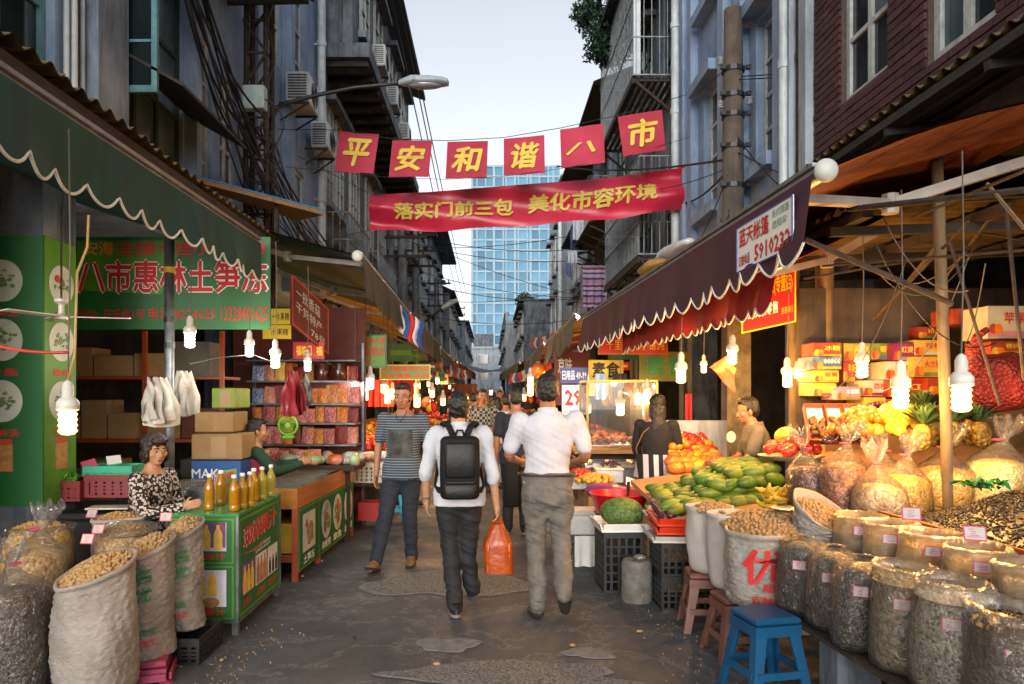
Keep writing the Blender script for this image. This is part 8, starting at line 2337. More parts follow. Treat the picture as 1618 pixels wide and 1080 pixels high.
def seg(b,pts,rs,n=12,k=4,flat=None):
 """tapered limb through pts with rounded ends"""
 P,Q = [],[]
 for i in range(len(pts) - 1):
  for t in range(k):
   f = t / k; P.append(Vector(pts[i]).lerp(Vector(pts[i + 1]),f)); Q.append(rs[i] + (rs[i + 1] - rs[i]) * f)
 P.append(Vector(pts[-1])); Q.append(rs[-1])
 # ease the corners
 for _ in range(2):
  P = [P[0]] + [(P[i - 1] + P[i] * 2 + P[i + 1]) / 4 for i in range(1,len(P) - 1)] + [P[-1]]
 b.tube(P,Q,n,flat=flat)
 b.ell(P[0],Q[0] * .98,10,7); b.ell(P[-1],Q[-1] * .98,10,7)
 return b

def hand(b,w,d,side,palm_n,s=1.0,curl=.5,grip=False):
 """palm, four fingers and a thumb; w wrist, d direction of the hand, palm_n palm normal"""
 d = Vector(d).normalized(); pn = Vector(palm_n); pn = (pn - d * pn.dot(d)).normalized(); x = d.cross(pn).normalized() * side
 w = Vector(w); c = w + d * .045 * s
 m = Matrix((x,pn,d)).transposed()
 b.ell(c,(.040 * s,.017 * s,.050 * s),12,8,rot=m)
 seg(b,[w - d * .02,w + d * .03],[.026 * s,.026 * s],10,2)
 for i,(off,ln) in enumerate(((-.029,.062),(-.010,.072),(.010,.068),(.028,.054))):
  p0 = c + d * .038 * s + x * off * s
  cu = curl * (1.0 + .12 * i) * (1.8 if grip else 1)
  d1 = (d * math.cos(cu * .6) + pn * math.sin(cu * .6)).normalized(); d2 = (d * math.cos(cu * 1.4) + pn * math.sin(cu * 1.4)).normalized(); d3 = (d * math.cos(cu * 2.0) + pn * math.sin(cu * 2.0)).normalized()
  p1 = p0 + d1 * ln * .45 * s; p2 = p1 + d2 * ln * .33 * s; p3 = p2 + d3 * ln * .25 * s
  seg(b,[p0 - d1 * .012,p1,p2,p3],[.0088 * s,.0084 * s,.0078 * s,.0066 * s],8,2)
 t0 = c - d * .02 * s - x * .032 * s
 t1 = t0 + (d * .6 - x * .7 + pn * .35).normalized() * .034 * s; t2 = t1 + (d * .85 - x * .1 + pn * .5).normalized() * .03 * s
 seg(b,[t0 + x * .015,t1,t2],[.012 * s,.0100 * s,.0078 * s],8,2)

m_skin = mat('skin','#8a5a40','#9c6a4c',rough=.6,scale=30,bump=.1,bscale=160)
m_skin2 = mat('pale_skin','#a07254','#b08262',rough=.6,scale=30,bump=.1,bscale=160)
m_hair = mat('black_hair','#0c0a09','#1c1714',rough=.45,scale=40,bump=.6,bscale=120,stretch=(1,1,.3))
m_hair2 = mat('dark_brown_hair','#1c110c','#30201a',rough=.4,scale=40,bump=.6,bscale=120,stretch=(1,1,.3))
m_eye = mat('eye_white','#b0a8a0',rough=.3); m_iris = mat('dark_iris','#0e0a08',rough=.2); m_lip = mat('lip_skin','#7a4238','#864c40',rough=.5)

def person(label,loc,yaw,top,bottom,hair_m,J,H=1.72,skin=None,sleeve='short',hairstyle='short',shoes=None,vx=.011,topkw=None,collar=None,belt=None,waist=1.0,face=True,tuck=False,top_name='shirt',fem=False,skirt=None,long_bottom=True,group=None,wr=.006,group_face=True,hem=None):
 """J: joints in metres for a 1.72 m figure, facing -Y; keys rh lh (hips) rk lk ra la rs ls re le rw lw head hy hp"""
 s = H / 1.72
 D = dict(rh=(-.085,0,.90),lh=(.085,0,.90),rk=(-.09,-.02,.49),lk=(.09,-.02,.49),ra=(-.10,.02,.08),la=(.10,.02,.08),rt=(-.03,-1,0),lt=(.03,-1,0),rs=(-.185,.01,1.40),ls=(.185,.01,1.40),re=(-.23,.03,1.12),le=(.23,.03,1.12),rw=(-.23,-.04,.87),lw=(.23,-.04,.87),head=(0,-.015,1.605),hy=0.0,hp=0.0,rd=None,ld=None,rn=(.9,-.2,0),ln=(-.9,-.2,0),rfp=0.0,lfp=0.0,grip_l=False,grip_r=False,hips=(0,0,.93))
 D.update(J)
 M = Matrix.Translation(Vector(loc)) @ Matrix.Rotation(yaw,4,'Z') @ Matrix.Scale(s,4)
 v = lambda k: Vector(D[k])
 T = thing('person',label,'person',loc,yaw,group=group)
 hp_ = v('hips'); sc_ = (v('rs') + v('ls')) / 2
 fw = .94 if fem else 1.0
 def torso_rings(e):
  c = lambda t: hp_.lerp(sc_,t)
  R_ = []
  for (t,rx,ry) in ((-.22,.135,.10),(-.1,.168,.115),(.05,.165,.112),(.3,.142,.10),(.55,.158,.112),(.78,.176,.115),(.93,.172,.100),(1.0,.150,.088),(1.07,.108,.078),(1.13,.072,.066),(1.17,.062,.060)):
   p = c(t); (rx,ry) = (max(rx,.186),max(ry,.136)) if e and t < .2 and not tuck else (rx,ry); R_.append((p.x,p.y + (.01 if t > .9 else 0),p.z,(rx * fw + e),(ry * fw + e),.85))
  return R_
 # --- continuous body
 b = MB()
 loft(b,torso_rings(0))
 hd = v('head'); nk = sc_ + Vector((0,.015,.05))
 seg(b,[nk - Vector((0,0,.06)),hd + Vector((0,.02,-.08))],[.062 * fw,.056 * fw],12,3)
 HM = Matrix.Translation(hd) @ Matrix.Rotation(D['hy'],4,'Z') @ Matrix.Rotation(D['hp'],4,'X')
 st = len(b.v)
 b.ell((0,.012,.035),(.078,.095,.088),16,12)
 b.ell((0,-.022,-.035),(.060,.062,.078),14,10)
 b.ell((0,-.05,-.085),(.030,.030,.024),10,7)
 if face:
  b.ell((0,-.088,-.022),(.013,.018,.026),8,6); b.ell((0,-.094,-.038),(.017,.014,.011),8,6)
  b.ell((-.030,-.075,.012),(.026,.012,.010),8,6); b.ell((.030,-.075,.012),(.026,.012,.010),8,6)
  b.ell((0,-.078,-.066),(.024,.012,.010),8,6)
  b.ell((-.045,-.052,-.025),(.022,.025,.025),8,6); b.ell((.045,-.052,-.025),(.022,.025,.025),8,6)
 for sd in (-1,1): b.ell((sd * .076,.012,-.012),(.010,.020,.030),8,7,rot=Euler((0,0,-sd * .35)).to_matrix())
 b.v[st:] = [tuple(HM @ Vector(p)) for p in b.v[st:]]
 for q,sd in (('r',-1),('l',1)):
  seg(b,[v(q + 's'),v(q + 'e'),v(q + 'w')],[.050 * fw,.039 * fw,.026 * fw],12,5)
  d = Vector(D[q + 'd']) if D[q + 'd'] else (v(q + 'w') - v(q + 'e'))
  hand(b,v(q + 'w'),d,sd,D[q + 'n'],1.0 if not fem else .9,.35,D['grip_' + q])
  seg(b,[v(q + 'h'),v(q + 'k'),v(q + 'a')],[.082 * fw,.054 * fw,.038],12,5)
  tv = Vector(D[q + 't']); tv.normalize()
  seg(b,[v(q + 'a'),v(q + 'a') + tv * .11 + Vector((0,0,-.045))],[.036,.032],10,3)
 b.xf(M); obj('body',vox(b,vx * .62 * s,1),skin or m_skin,T)
 # --- top
 b = MB(); e = .014
 rr_ = torso_rings(e)
 if tuck: rr_ = rr_[2:]
 if hem is not None: rr_ = [(hp_.x,hp_.y,hem,rr_[0][3] * 1.12,rr_[0][4] * 1.15,.85)] + rr_
 loft(b,rr_[:-1] if collar else rr_[:-2])
 for q,sd in (('r',-1),('l',1)):
  S_,E_,W_ = v(q + 's'),v(q + 'e'),v(q + 'w')
  b.ell(S_ + Vector((-sd * .012,0,-.004)),(.066,.066,.066),12,8)
  if sleeve == 'short': seg(b,[S_,S_.lerp(E_,.72)],[.064,.062],14,4)
  elif sleeve == 'elbow': seg(b,[S_,E_,E_.lerp(W_,.25)],[.062,.056,.052],14,4)
  else: seg(b,[S_,E_,E_.lerp(W_,.95)],[.062,.052,.038],14,5)
 b.xf(M); obj(top_name,vox(b,vx * s,2,(wr,9,9,rnd.random() * 9)),top,T)
 if collar:
  b = MB(); cpt = sc_ + Vector((0,.012,.055))
  for o_ in (0,.005): b.grid(lambda a,t: cpt + Vector(((.064 + o_ + .012 * (1 - t)) * math.cos(6.2832 * a),(.062 + o_ + .014 * (1 - t)) * math.sin(6.2832 * a),-.016 + .042 * t + .012 * math.sin(6.2832 * a))),28,4,closeu=True)
  b.xf(M); obj('collar',b,collar,T,smooth=True)
 # --- trousers / skirt
 if bottom:
  b = MB(); zt = hp_.z + (.10 if tuck else .05)
  loft(b,[(hp_.x,hp_.y,hp_.z - .22,.09 * fw,.05,.9),(hp_.x,hp_.y,hp_.z - .10,.176 * fw,.130,.85),(hp_.x,hp_.y,hp_.z,.188 * fw,.138,.85),(hp_.x,hp_.y,zt,.180 * fw + .012,.136,.85)])
  for q in 'rl':
   A_ = v(q + 'a'); K_ = v(q + 'k')
   end = A_ + Vector((0,0,.0)) if long_bottom else K_.lerp(A_,.15)
   seg(b,[v(q + 'h') + Vector((0,0,-.02)),K_,end],[.108 * fw,.072,.062 if not fem else .052],14,6)
  b.xf(M); obj('trousers',vox(b,vx * s,2,(wr * 1.1,8,13,rnd.random() * 9)),bottom,T)
 if belt:
  b = MB(); z = hp_.z + .085
  b.tube([Vector((hp_.x + .198 * math.copysign(abs(math.cos(a)) ** .85,math.cos(a)),hp_.y + .142 * math.copysign(abs(math.sin(a)) ** .85,math.sin(a)),z)) for a in np.linspace(0,2 * math.pi,33)],.018,6,cap=False,flat=.45); b.xf(M); obj('belt',b,belt,T,smooth=True)
 # --- shoes
 if shoes:
  for q in 'rl':
   A_ = v(q + 'a'); tv = Vector(D[q + 't']); tv.normalize(); pitch = D[q + 'fp']
   b = MB()
   loft(b,[(0,-.07,0,.045,.135,.8),(0,-.07,.022,.048,.138,.8)],18)
   loft(b,[(0,-.07,.02,.045,.132,.85),(0,-.055,.05,.043,.115,.9),(0,-.01,.085,.042,.07),(0,.02,.11,.042,.05)],18)
   yw = math.atan2(tv.x,-tv.y)
   b.xf(Matrix.Translation(A_ + Vector((0,.0,-.075))) @ Matrix.Rotation(yw,4,'Z') @ Matrix.Translation((0,-.07,0)) @ Matrix.Rotation(pitch,4,'X') @ Matrix.Translation((0,.07,0)))
   n_up = len(b.v)
   b.mi = [1] * 20 + [0] * (len(b.f) - 20)
   b.xf(M); obj('shoe',b,list(shoes),T,smooth=35)
 # --- hair, eyes, mouth
 b = MB()
 hw = lambda p: 1 + .05 * mnoise.noise(p * 30)
 if hairstyle == 'short':
  b.ell((0,.022,.055),(.083,.092,.084),20,14,wob=hw); b.ell((0,.055,.01),(.076,.058,.080),16,12,wob=hw); b.ell((0,-.045,.098),(.062,.045,.034),14,9,wob=hw)
  b.ell((-.066,.015,.03),(.016,.045,.045),10,8); b.ell((.066,.015,.03),(.016,.045,.045),10,8)
 elif hairstyle == 'bob':
  b.ell((0,.025,.045),(.094,.105,.095),20,14,wob=hw); b.ell((0,.05,-.035),(.092,.075,.085),16,12,wob=hw); b.ell((-.078,0,-.03),(.02,.055,.07),10,8); b.ell((.078,0,-.03),(.02,.055,.07),10,8); b.ell((0,-.072,.075),(.066,.030,.035),14,9)
 elif hairstyle == 'long':
  b.ell((0,.022,.045),(.088,.100,.090),20,14,wob=hw); b.ell((0,.07,-.08),(.085,.055,.14),16,12,wob=hw); b.ell((0,.10,-.22),(.09,.045,.13),16,12,wob=hw); b.ell((-.07,.02,-.05),(.022,.05,.09),10,8); b.ell((.07,.02,-.05),(.022,.05,.09),10,8)
 if hairstyle != 'none':
  b.xf(HM); b.xf(M); obj('hair',vox(b,vx * .7 * s,1,(.007,48,48,2)),hair_m,T)
 if face:
  for sd in (-1,1):
   b = MB(); b.ell((sd * .031,-.0765,-.002),(.014,.008,.0055),10,6); b.xf(HM); b.xf(M); eo = obj('eye',b,m_eye,T,smooth=True)
   b = MB(); b.ell((sd * .031,-.0835,-.002),(.006,.003,.0055),8,6); b.xf(HM); b.xf(M); obj('iris',b,m_iris,eo,smooth=True)
   b = MB(); b.tube([(sd * .014,-.088,.020),(sd * .032,-.088,.024),(sd * .050,-.074,.018)],[.004,.005,.002],6); b.xf(HM); b.xf(M); obj('eyebrow',b,hair_m,T)
  b = MB(); b.ell((0,-.0885,-.063),(.023,.007,.0045),10,6); b.ell((0,-.0875,-.071),(.019,.007,.005),10,6); b.xf(HM); b.xf(M); obj('mouth',b,m_lip,T,smooth=True)
 return T,M,D

m_wshirt = mat('white_shirt_cotton','#a6a8b0','#b8bac0',rough=.8,scale=4,bump=.25,bscale=9)
m_wpolo = mat('white_polo_cotton','#aba9b0','#bebcc2',rough=.8,scale=4,bump=.25,bscale=9)
m_btrous = mat('black_trousers','#0c0d10','#16181c',rough=.8,scale=6,bump=.2,bscale=14)
m_jean = mat('dark_blue_denim','#0f151f','#1c2533',rough=.85,scale=30,bump=.2,bscale=20)
m_gtrous = mat('grey_beige_denim','#4f4b46','#6a655e',rough=.85,scale=9,bump=.35,bscale=22)
m_stripe = stripe_mat('thin_striped_tee',[(0,'#2c3742'),(.5,'#7c858c'),(.72,'#28323c')],'Z',42)
m_shoeb = mat('brown_hiking_shoe','#4a3a24','#6a5634',rough=.7,scale=20); m_sole = mat('dark_shoe_sole','#15130f','#201d18',rough=.9)
m_shoed = mat('dark_leather_shoe','#141312','#201e1c',rough=.5); m_solew = mat('pale_shoe_sole','#6a655c','#7c766c',rough=.9)
m_shoeg = mat('grey_suede_shoe','#3c3a34','#504c44',rough=.9)

# striped T-shirt man walking towards the viewer
T1,M1,D1 = person('man in striped T-shirt and dark jeans walking towards the viewer',(-.835,6.95,0),-.12,m_stripe,m_jean,m_hair,
 dict(rh=(-.085,0,.90),rk=(-.14,-.13,.49),ra=(-.20,-.22,.10),rfp=-.30,lk=(.06,.0,.50),la=(.055,.12,.08),rt=(-.15,-1,0),lt=(.1,-1,0),re=(-.25,.04,1.13),rw=(-.25,-.03,.88),le=(.25,.06,1.12),lw=(.24,.10,.88),head=(.0,-.02,1.60),hy=.05),H=1.74,sleeve='short',shoes=(m_shoeb,m_sole),hem=.86,wr=.009,vx=.009,group='men walking nearest')
b = MB()
# printed panel on the chest: follows the shirt front
fr = []
bv = BVHTree.FromPolygons([tuple(wm(o) @ vv.co) for o in T1.children if o.name.startswith('shirt') for vv in o.data.vertices],[tuple(p.vertices) for o in T1.children if o.name.startswith('shirt') for p in o.data.polygons])
for j in range(15):
 for i in range(13):
  p = M1 @ Vector((-.115 + .23 * i / 12,-.6,1.03 + .27 * j / 14)); d = (M1.to_3x3() @ Vector((0,1,0))).normalized()
  h = bv.ray_cast(p,d)
  fr.append((h[0] - d * .006) if h[0] is not None else p + d * .45)
b.add(fr,[(j * 13 + i,j * 13 + i + 1,(j + 1) * 13 + i + 1,(j + 1) * 13 + i) for j in range(14) for i in range(12)])
obj('chest_print',b,mat('grey_photo_print','#06080c','#4c4c4a',rough=.8,scale=8,detail=5),T1,smooth=True)
b = MB(); b.tube([M1 @ Vector((-.05,-.09,1.47)),M1 @ Vector((-.03,-.13,1.40)),M1 @ Vector((.0,-.14,1.37)),M1 @ Vector((.04,-.13,1.41)),M1 @ Vector((.055,-.08,1.48))],.004,5); obj('neck_cord',b,m_black,T1)

# backpack man, seen from behind
T2,M2,D2 = person('man in white shirt with black backpack seen from behind',(-.235,5.5,0),math.pi + .06,m_wshirt,m_btrous,m_hair,
 dict(lh=(.085,0,.90),lk=(.07,-.03,.50),la=(.03,.12,.085),lfp=0.0,rk=(-.06,-.02,.50),ra=(-.10,-.05,.16),rfp=.55,lt=(.1,-1,0),rt=(-.1,-1,0),head=(.01,-.055,1.575),hp=-.45,hy=.1,le=(.26,.05,1.12),lw=(.255,-.02,.87),re=(-.25,.06,1.10),rw=(-.285,.05,.83),rn=(.9,-.3,0),grip_r=True,ls=(.19,.0,1.385),rs=(-.19,.0,1.385)),H=1.68,sleeve='elbow',shoes=(m_shoed,m_solew),collar=m_wshirt,face=False,skin=m_skin2,wr=.013,vx=.009,group='men walking nearest',tuck=False)
def rbox(c,d,r,n=8):
 """rounded box"""
 b = MB(); cx,cy_,cz = c
 rings = []
 for t in range(n + 1):
  a = -math.pi / 2 + math.pi * t / n
  z = cz + (d[2] / 2 - r) * (1 if a > 0 else -1) * (1 if abs(a) > 1e-6 else 0) + r * math.sin(a)
  k = r * (1 - math.cos(a))
  rings.append((cx,cy_,z,d[0] / 2 - k,d[1] / 2 - k,.5))
 return loft(b,rings,28)
m_pack = mat('black_backpack_nylon','#060708','#0e0f12',rough=.75,spec=.3,scale=8,bump=.25,bscale=30)
m_pack2 = mat('black_backpack_panel','#090a0c','#141518',rough=.5,spec=.35,scale=8,bump=.15)
TB = thing('backpack','large black backpack on the back of the man in white shirt','backpack',M2 @ Vector((0,.2,.9)))
for nm,c,d,r,m_ in (('pack_body',(0,.205,1.14),(.30,.17,.47),.05,m_pack),('front_panel',(0,.285,1.20),(.22,.05,.26),.022,m_pack2),('lower_pocket',(0,.29,.975),(.24,.07,.12),.03,m_pack2)):
 b = rbox(c,d,r); b.xf(M2); obj(nm,b,m_,TB,smooth=60)
for sd in (-1,1):
 b = MB(); b.tube([Vector((sd * .05,.17,1.37)),Vector((sd * .085,.125,1.45)),Vector((sd * .115,.03,1.472)),Vector((sd * .13,-.09,1.41)),Vector((sd * .135,-.135,1.28)),Vector((sd * .15,-.12,1.12)),Vector((sd * .165,.05,.98)),Vector((sd * .14,.16,.95))],.032,8,flat=.35); b.xf(M2); obj('shoulder_strap',b,m_pack,TB,smooth=True)
b = MB(); b.tube([Vector((-.035,.15,1.37)),Vector((-.02,.15,1.415)),Vector((.02,.15,1.415)),Vector((.035,.15,1.37))],.009,6); b.xf(M2); obj('carry_handle',b,m_pack,TB,smooth=True)
b = MB(); b.tube([Vector((-.1,.312,1.04)),Vector((.1,.312,1.04))],.004,5); b.xf(M2); obj('zip',b,m_acd,TB)
# wrist watch
b = MB(); wv = Vector(D2['lw']); b.tube([wv + Vector((.031 * math.cos(a),.031 * math.sin(a),.015)) for a in np.linspace(0,6.283,17)],.007,6,cap=False); b.xf(M2); obj('wrist_watch',b,m_metal,T2)
# orange carrier bag in his hand
hw_ = M2 @ (Vector(D2['rw']) + Vector((-.005,0,-.10)))
TO = thing('orange_carrier_bag','orange plastic carrier bag of boxed food in his hand','bag',hw_ - Vector((0,0,.38)))
m_obag = mat('orange_bag_film','#8a3608','#a2460e',rough=.3,bump=.4,bscale=12,trans=0.0)
def S(a,t):
 # gathered at the hand, boxy below
 an = 2 * math.pi * a; c,s_ = math.cos(an),math.sin(an)
 k = .14 + .86 * min(1,max(0,(t - .04) / .42)) ** .7
 w_,d_ = .108 * k,.082 * k
 pw = 1.0 - .45 * min(1,t * 1.5)
 rad = 1 + .05 * math.sin(9 * an + 11 * t) * (1 - t) + .02 * math.sin(17 * an + 5)
 return hw_ + Vector((w_ * math.copysign(abs(c) ** pw,c) * rad + .012 * t,d_ * math.copysign(abs(s_) ** pw,s_) * rad,-.40 * t))
b = MB(); b.grid(lambda a,t: S(a,.10 + .90 * t),40,18,closeu=True); nb_ = len(b.v); b.add([hw_ + Vector((.012,0,-.402))] + [S(i / 40,1.0) for i in range(40)],[(0,1 + (i + 1) % 40,1 + i) for i in range(40)])
obj('bag_film',b,m_obag,TO,smooth=True)
for sd in (-1,1):
 b = MB(); b.grid(lambda s_,t: hw_ + Vector((sd * (.012 + .05 * t) + (s_ - .5) * .03,(s_ - .5) * .03,.02 - .13 * t)),4,6); b.grid(lambda s_,t: hw_ + Vector((sd * (.012 + .05 * t) + (s_ - .5) * .03,(s_ - .5) * .03 + .004,.02 - .13 * t)),4,6); obj('handle',b,m_obag,TO,smooth=True)
for k in range(3):
 b = MB(); b.box(hw_ + Vector((.01,-.005,-.36 + .075 * k)),(.165,.135,.07),bev=.008); obj('food_box',b,mat('box_in_orange_bag','#c8541c','#d06a28',rough=.5),TO)

# white polo man, seen from behind
T3,M3,D3 = person('man in white polo shirt and grey trousers seen from behind',(.425,5.42,0),math.pi - .05,m_wpolo,m_gtrous,m_hair,
 dict(lk=(.08,-.06,.50),la=(.07,.06,.085),rk=(-.10,-.06,.50),ra=(-.11,.16,.20),rfp=1.0,lfp=0.1,rt=(-.1,-1,0),lt=(.25,-1,0),head=(.0,-.025,1.60),hp=-.15,rs=(-.205,.01,1.40),ls=(.205,.01,1.40),re=(-.285,-.02,1.13),rw=(-.22,-.22,1.08),le=(.285,-.02,1.13),lw=(.2,-.22,1.08)),H=1.79,sleeve='short',shoes=(m_shoeg,m_sole),collar=m_wpolo,belt=mat('brown_leather_belt','#2c1a12','#3c2418',rough=.5),tuck=True,face=False,wr=.013,vx=.009,group='men walking nearest')
for sd in (-1,1):   # back pockets
 b = MB(); b.grid(lambda s_,t: M3 @ Vector((sd * (.045 + .085 * s_),.118 - .012 * abs(s_ - .5) + .012 * math.sin(t * 3),.95 - .12 * t)),4,5); obj('back_pocket',b,m_gtrous,T3,smooth=True)

# dark shirt man further on with shoulder bag
m_navyt = mat('dark_navy_tee','#12141c','#1c1f2a',rough=.85)
T4,M4,D4 = person('man in dark T-shirt with black briefcase ahead of the white polo man',(.30,8.6,0),math.pi,m_navyt,m_btrous,m_hair,dict(ra=(-.1,.15,.1)),H=1.70,shoes=(m_shoed,m_solew),face=False,vx=.016,group='people further down the lane')
TB = thing('briefcase','black bag carried low beside the grey trousers','bag',(.22,8.35,.4))
b = rbox((.24,8.3,.62),(.17,.1,.52),.03); obj('bag_body',b,m_pack,TB,smooth=60)
b = MB(); b.tube([(.20,8.3,.86),(.2,8.35,.98),(.26,8.35,1.0),(.28,8.3,.86)],.01,6); obj('bag_strap',b,m_pack,TB)

# far walkers
m_check = bpy.data.materials.new('checked_shirt'); m_check.use_nodes = True
_N = m_check.node_tree.nodes; _L = m_check.node_tree.links
_tc = _N.new('ShaderNodeTexCoord'); _ck = _N.new('ShaderNodeTexChecker'); _ck.inputs['Scale'].default_value = 22; _ck.inputs['Color1'].default_value = (*hx('#1c2226'),1); _ck.inputs['Color2'].default_value = (*hx('#8a8674'),1)
_L.new(_tc.outputs['Object'],_ck.inputs['Vector']); _L.new(_ck.outputs['Color'],_N['Principled BSDF'].inputs['Base Color']); _N['Principled BSDF'].inputs['Roughness'].default_value = .85
far = [('man in grey hoodie far behind the checked shirt',755,18,3.0,mat('grey_hoodie','#4a4c50','#5c5e62',rough=.9),m_btrous,'short',False,1.7),('woman in maroon coat among the far shoppers',800,18.5,3.2,m_purple_f,m_btrous,'long',False,1.6),('person in yellow raincoat at the far tables',745,27,3.1,m_syel,m_jean,'short',False,1.65),('man in checked shirt facing the viewer down the lane',763,12.2,.1,m_check,m_jean,'short',True,1.72),('woman in blue top walking away in the crowd',786,13.5,3.1,mat('royal_blue_cloth','#1a3a8a','#244a9c',rough=.8),mat('beige_cloth','#7a6c58','#8c7e68',rough=.85),'long',False,1.58),('person in white top with short dark hair in the crowd',799,12.8,3.2,m_wshirt,mat('grey_cloth','#5a5a60','#6c6c72',rough=.85),'short',False,1.62),('person in black walking away behind the checked shirt',748,14.5,3.3,m_btrous,m_jean,'short',False,1.66),('woman with dark hair in grey deep in the crowd',776,17,3.1,mat('charcoal_cloth','#24262a','#303338',rough=.85),m_btrous,'long',False,1.6),
    ('tall person in dark jacket deep in the crowd',790,20,0.1,m_navyt,m_btrous,'short',True,1.74),('person in red jacket far along the lane',768,24,3.0,m_red_f,m_btrous,'short',False,1.66),('person in pale jacket far along the lane',757,22,.2,m_wshirt,m_jean,'short',True,1.7),('person in dark clothes farthest along the lane',781,28,3.1,m_btrous,m_btrous,'short',False,1.7),('person in black top passing the far tables',812,15.5,2.9,m_btrous,m_jean,'long',False,1.6),('shopper in beige shirt behind the striped T-shirt man',640,10.9,1.2,mat('beige_shirt','#8a7a58','#9c8c68',rough=.85),m_btrous,'short',False,1.66),('shopper in dark top bending over the left vegetable table',725,16,1.0,m_navyt,m_jean,'short',False,1.62)]
for k,(lab,u,Y,yw,tm,bm_,hs,fc,H) in enumerate(far):
 lab = lab.replace('the left vegetable','the second vegetable')
 x = (u - VX) / FPX * Y; f = .16 * (-1) ** k
 person(lab,(x,Y,0),yw,tm,bm_,m_hair,dict(ra=(-.1,f,.09),la=(.1,-f,.09),rk=(-.09,f * .3 - .04,.49),lk=(.09,-f * .3 - .04,.49)),H=H,hairstyle=hs,shoes=(m_shoed,m_sole),face=fc,vx=.022,fem=hs == 'long',sleeve='short' if k % 2 else 'elbow',group='people further down the lane')

# woman shopper at the fruit stand, turned away
m_vstripe = stripe_mat('wide_black_white_stripe',[(0,'#b0adb4'),(.5,'#0f0f12')],'X',11)
m_hstripe = stripe_mat('thin_striped_leggings',[(0,'#a8a4a0'),(.55,'#131316')],'Z',28)
T5,M5,D5 = person('woman with long black hair in black top and striped skirt hem at the fruit stand',(1.70,7.45,0),math.pi - .55,mat('black_knit_top','#0b0b0d','#151518',rough=.85),m_hstripe,m_hair,dict(head=(.0,-.02,1.60),hy=.5,rw=(-.2,-.25,1.0),re=(-.25,-.03,1.1),lw=(.2,-.25,1.0),le=(.25,-.03,1.1)),H=1.64,fem=True,sleeve='long',hairstyle='long',shoes=(m_shoed,m_sole),vx=.012,skin=m_skin2,hem=None)
b = MB()
b.grid(lambda a,t: M5 @ Vector(((.212 + .03 * t) * math.cos(2 * math.pi * a) * (1 + .04 * math.sin(16 * math.pi * a) * t),(.162 + .035 * t) * math.sin(2 * math.pi * a) * (1 + .04 * math.sin(16 * math.pi * a) * t),1.09 - .25 * t)),48,6,closeu=True); obj('shirt_hem',b,m_vstripe,T5,smooth=True)
TB = thing('shoulder_bag','tan shoulder bag with thin strap on the long haired woman','bag',M5 @ Vector((-.2,.0,.85)))
b = rbox((.20,-.02,.86),(.07,.18,.2),.025); b.xf(M5); obj('bag_body',b,mat('tan_leather','#6a4a28','#7c5a34',rough=.5),TB,smooth=60)
b = MB(); b.tube([Vector((.2,-.02,.95)),Vector((.19,.11,1.15)),Vector((.10,.13,1.32)),Vector((-.05,.10,1.45)),Vector((-.10,.0,1.475))],.007,6); b.xf(M5); obj('bag_strap',b,MATS['tan_leather'],TB)

# fruit vendor in tan polo, in profile
m_tan = mat('tan_polo_cotton','#4c4840','#5c564c',rough=.85,scale=4,bump=.2)
T6,M6,D6 = person('vendor in tan polo shirt leaning over the wrapped mangoes',(2.47,6.6,0),-math.pi / 2 - .15,m_tan,m_jean,m_hair,dict(rs=(-.195,-.08,1.38),ls=(.195,-.08,1.38),head=(0,-.14,1.565),hp=.12,rw=(-.12,-.42,1.05),re=(-.24,-.16,1.1),lw=(.12,-.42,1.08),le=(.24,-.16,1.12)),H=1.64,sleeve='short',collar=m_tan,shoes=(m_shoed,m_sole),vx=.012)
b = lump(M6 @ Vector((-.1,-.5,.92)),(.09,.09,.12),3,.3,16,12); obj('carrier_bag',b,m_film2,smooth=True,label='clear carrier bag of fruit in the vendor hands',cat='bag')

# seated seller in patterned blouse
m_blouse = bpy.data.materials.new('star_print_blouse'); m_blouse.use_nodes = True
_N = m_blouse.node_tree.nodes; _L = m_blouse.node_tree.links
_tc = _N.new('ShaderNodeTexCoord'); _v = _N.new('ShaderNodeTexVoronoi'); _v.inputs['Scale'].default_value = 46; _v.feature = 'F1'; _v.distance = 'CHEBYCHEV'
_L.new(_tc.outputs['Object'],_v.inputs['Vector']); _r = _N.new('ShaderNodeValToRGB'); _r.color_ramp.interpolation = 'CONSTANT'
_r.color_ramp.elements[0].color = (*hx('#b8a89c'),1); _r.color_ramp.elements[1].color = (*hx('#0e0e16'),1); _r.color_ramp.elements[1].position = .36
_L.new(_v.outputs['Distance'],_r.inputs[0]); _L.new(_r.outputs[0],_N['Principled BSDF'].inputs['Base Color']); _N['Principled BSDF'].inputs['Roughness'].default_value = .85
sit = dict(hips=(0,0,.60),rh=(-.09,-.02,.58),lh=(.09,-.02,.58),rk=(-.12,-.42,.56),lk=(.12,-.42,.56),ra=(-.12,-.40,.10),la=(.12,-.40,.10),rs=(-.175,-.05,1.05),ls=(.175,-.05,1.05),head=(0,-.07,1.255),re=(-.22,-.16,.80),rw=(-.12,-.40,.86),le=(.24,-.10,.78),lw=(.16,-.36,.74))
T7,M7,D7 = person('seated seller in star patterned blouse with bobbed hair',(-2.50,5.30,.03),math.pi / 2 - .25,m_blouse,m_jean,m_hair2,dict(sit,hy=-.45,hp=.05),H=1.66,fem=True,sleeve='long',hairstyle='bob',skin=m_skin2,shoes=(m_shoed,m_sole),vx=.011)
stool('low wooden brown stool under the seated seller',(-2.50,5.32,0),m_brownpl,0,h=.46,group=None)
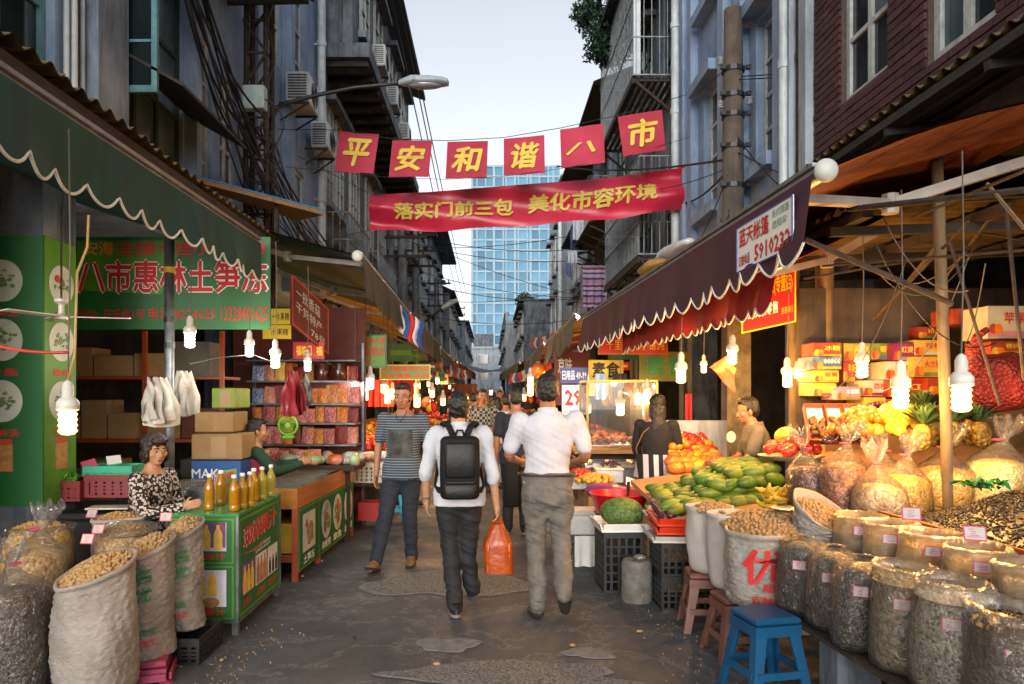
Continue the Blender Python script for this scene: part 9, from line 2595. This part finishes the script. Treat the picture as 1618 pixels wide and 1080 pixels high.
# seller in red vest
m_rvest = mat('crimson_vest','#7a1428','#8c1c32',rough=.8); m_gsleeve = mat('bottle_green_knit','#10301f','#183c28',rough=.85)
T8,M8,D8 = person('snack seller in crimson vest and green sleeves, seated in profile',(-2.42,7.35,.06),math.pi / 2 + .35,m_gsleeve,m_btrous,m_hair,dict(sit,hy=.1,rw=(-.15,-.50,.92),re=(-.23,-.24,.84),lw=(.13,-.50,.92),le=(.24,-.22,.84)),H=1.66,fem=True,sleeve='long',hairstyle='short',skin=m_skin2,shoes=(m_shoed,m_sole),vx=.013)
b = MB(); loft(b,[(0,0,.50,.20,.15,.85),(0,-.005,.62,.195,.14,.85),(0,-.02,.80,.185,.135,.85),(0,-.04,.95,.19,.135,.85),(0,-.05,1.03,.15,.115,.85)],24); b.xf(M8); obj('vest',vox(b,.014,2,(.006,9,9,3)),m_rvest,T8)
stool('dark stool under the snack seller',(-2.42,7.35,0),m_acd,0,h=.46,group=None)
bpy.data.scenes.remove(WELD)

# ---------------------------------------------------------------- litter
rgx = random.Random(9)
for k,(u,v,lab) in enumerate(((507,888,'crumpled white paper at the foot of the glass counter'),(478,912,'white scrap of plastic by the counter leg'),(350,1046,'scrap of paper near the peanut sacks'),(1075,962,'white scrap on the ground beside the black crate'),(905,1022,'small torn paper on the open street'),(560,1010,'dark leaf scrap on the open street'),(690,1052,'flattened paper scrap close to the viewer'),(1010,1000,'pale wrapper scrap near the stools'))):
 Y = CAMZ * FPX / (v - VY); p = PX(u,v,Y)
 b = lump((p.x,Y,.014),(rgx.uniform(.012,.028),rgx.uniform(.01,.022),.010),k,.9,10,7)
 obj('litter_scrap',b,m_card if k != 5 else m_dark,label=lab,cat='litter')
pts = []
for _ in range(60):
 x = rgx.gauss(-1.55,.16); y = rgx.uniform(4.0,5.2); pts.append((Vector((x,y,.006)),rrot(rgx),.011 * rgx.uniform(.6,1.1)))
for _ in range(70):
 pts.append((Vector((rgx.gauss(1.25,.15),rgx.uniform(4.0,5.6),.006)),rrot(rgx),.009 * rgx.uniform(.6,1.1)))
obj('peanut_husks',stamp(K_seed,pts),m_card,label='scattered peanut husks on the street by the sacks',cat='husks',kind='stuff')
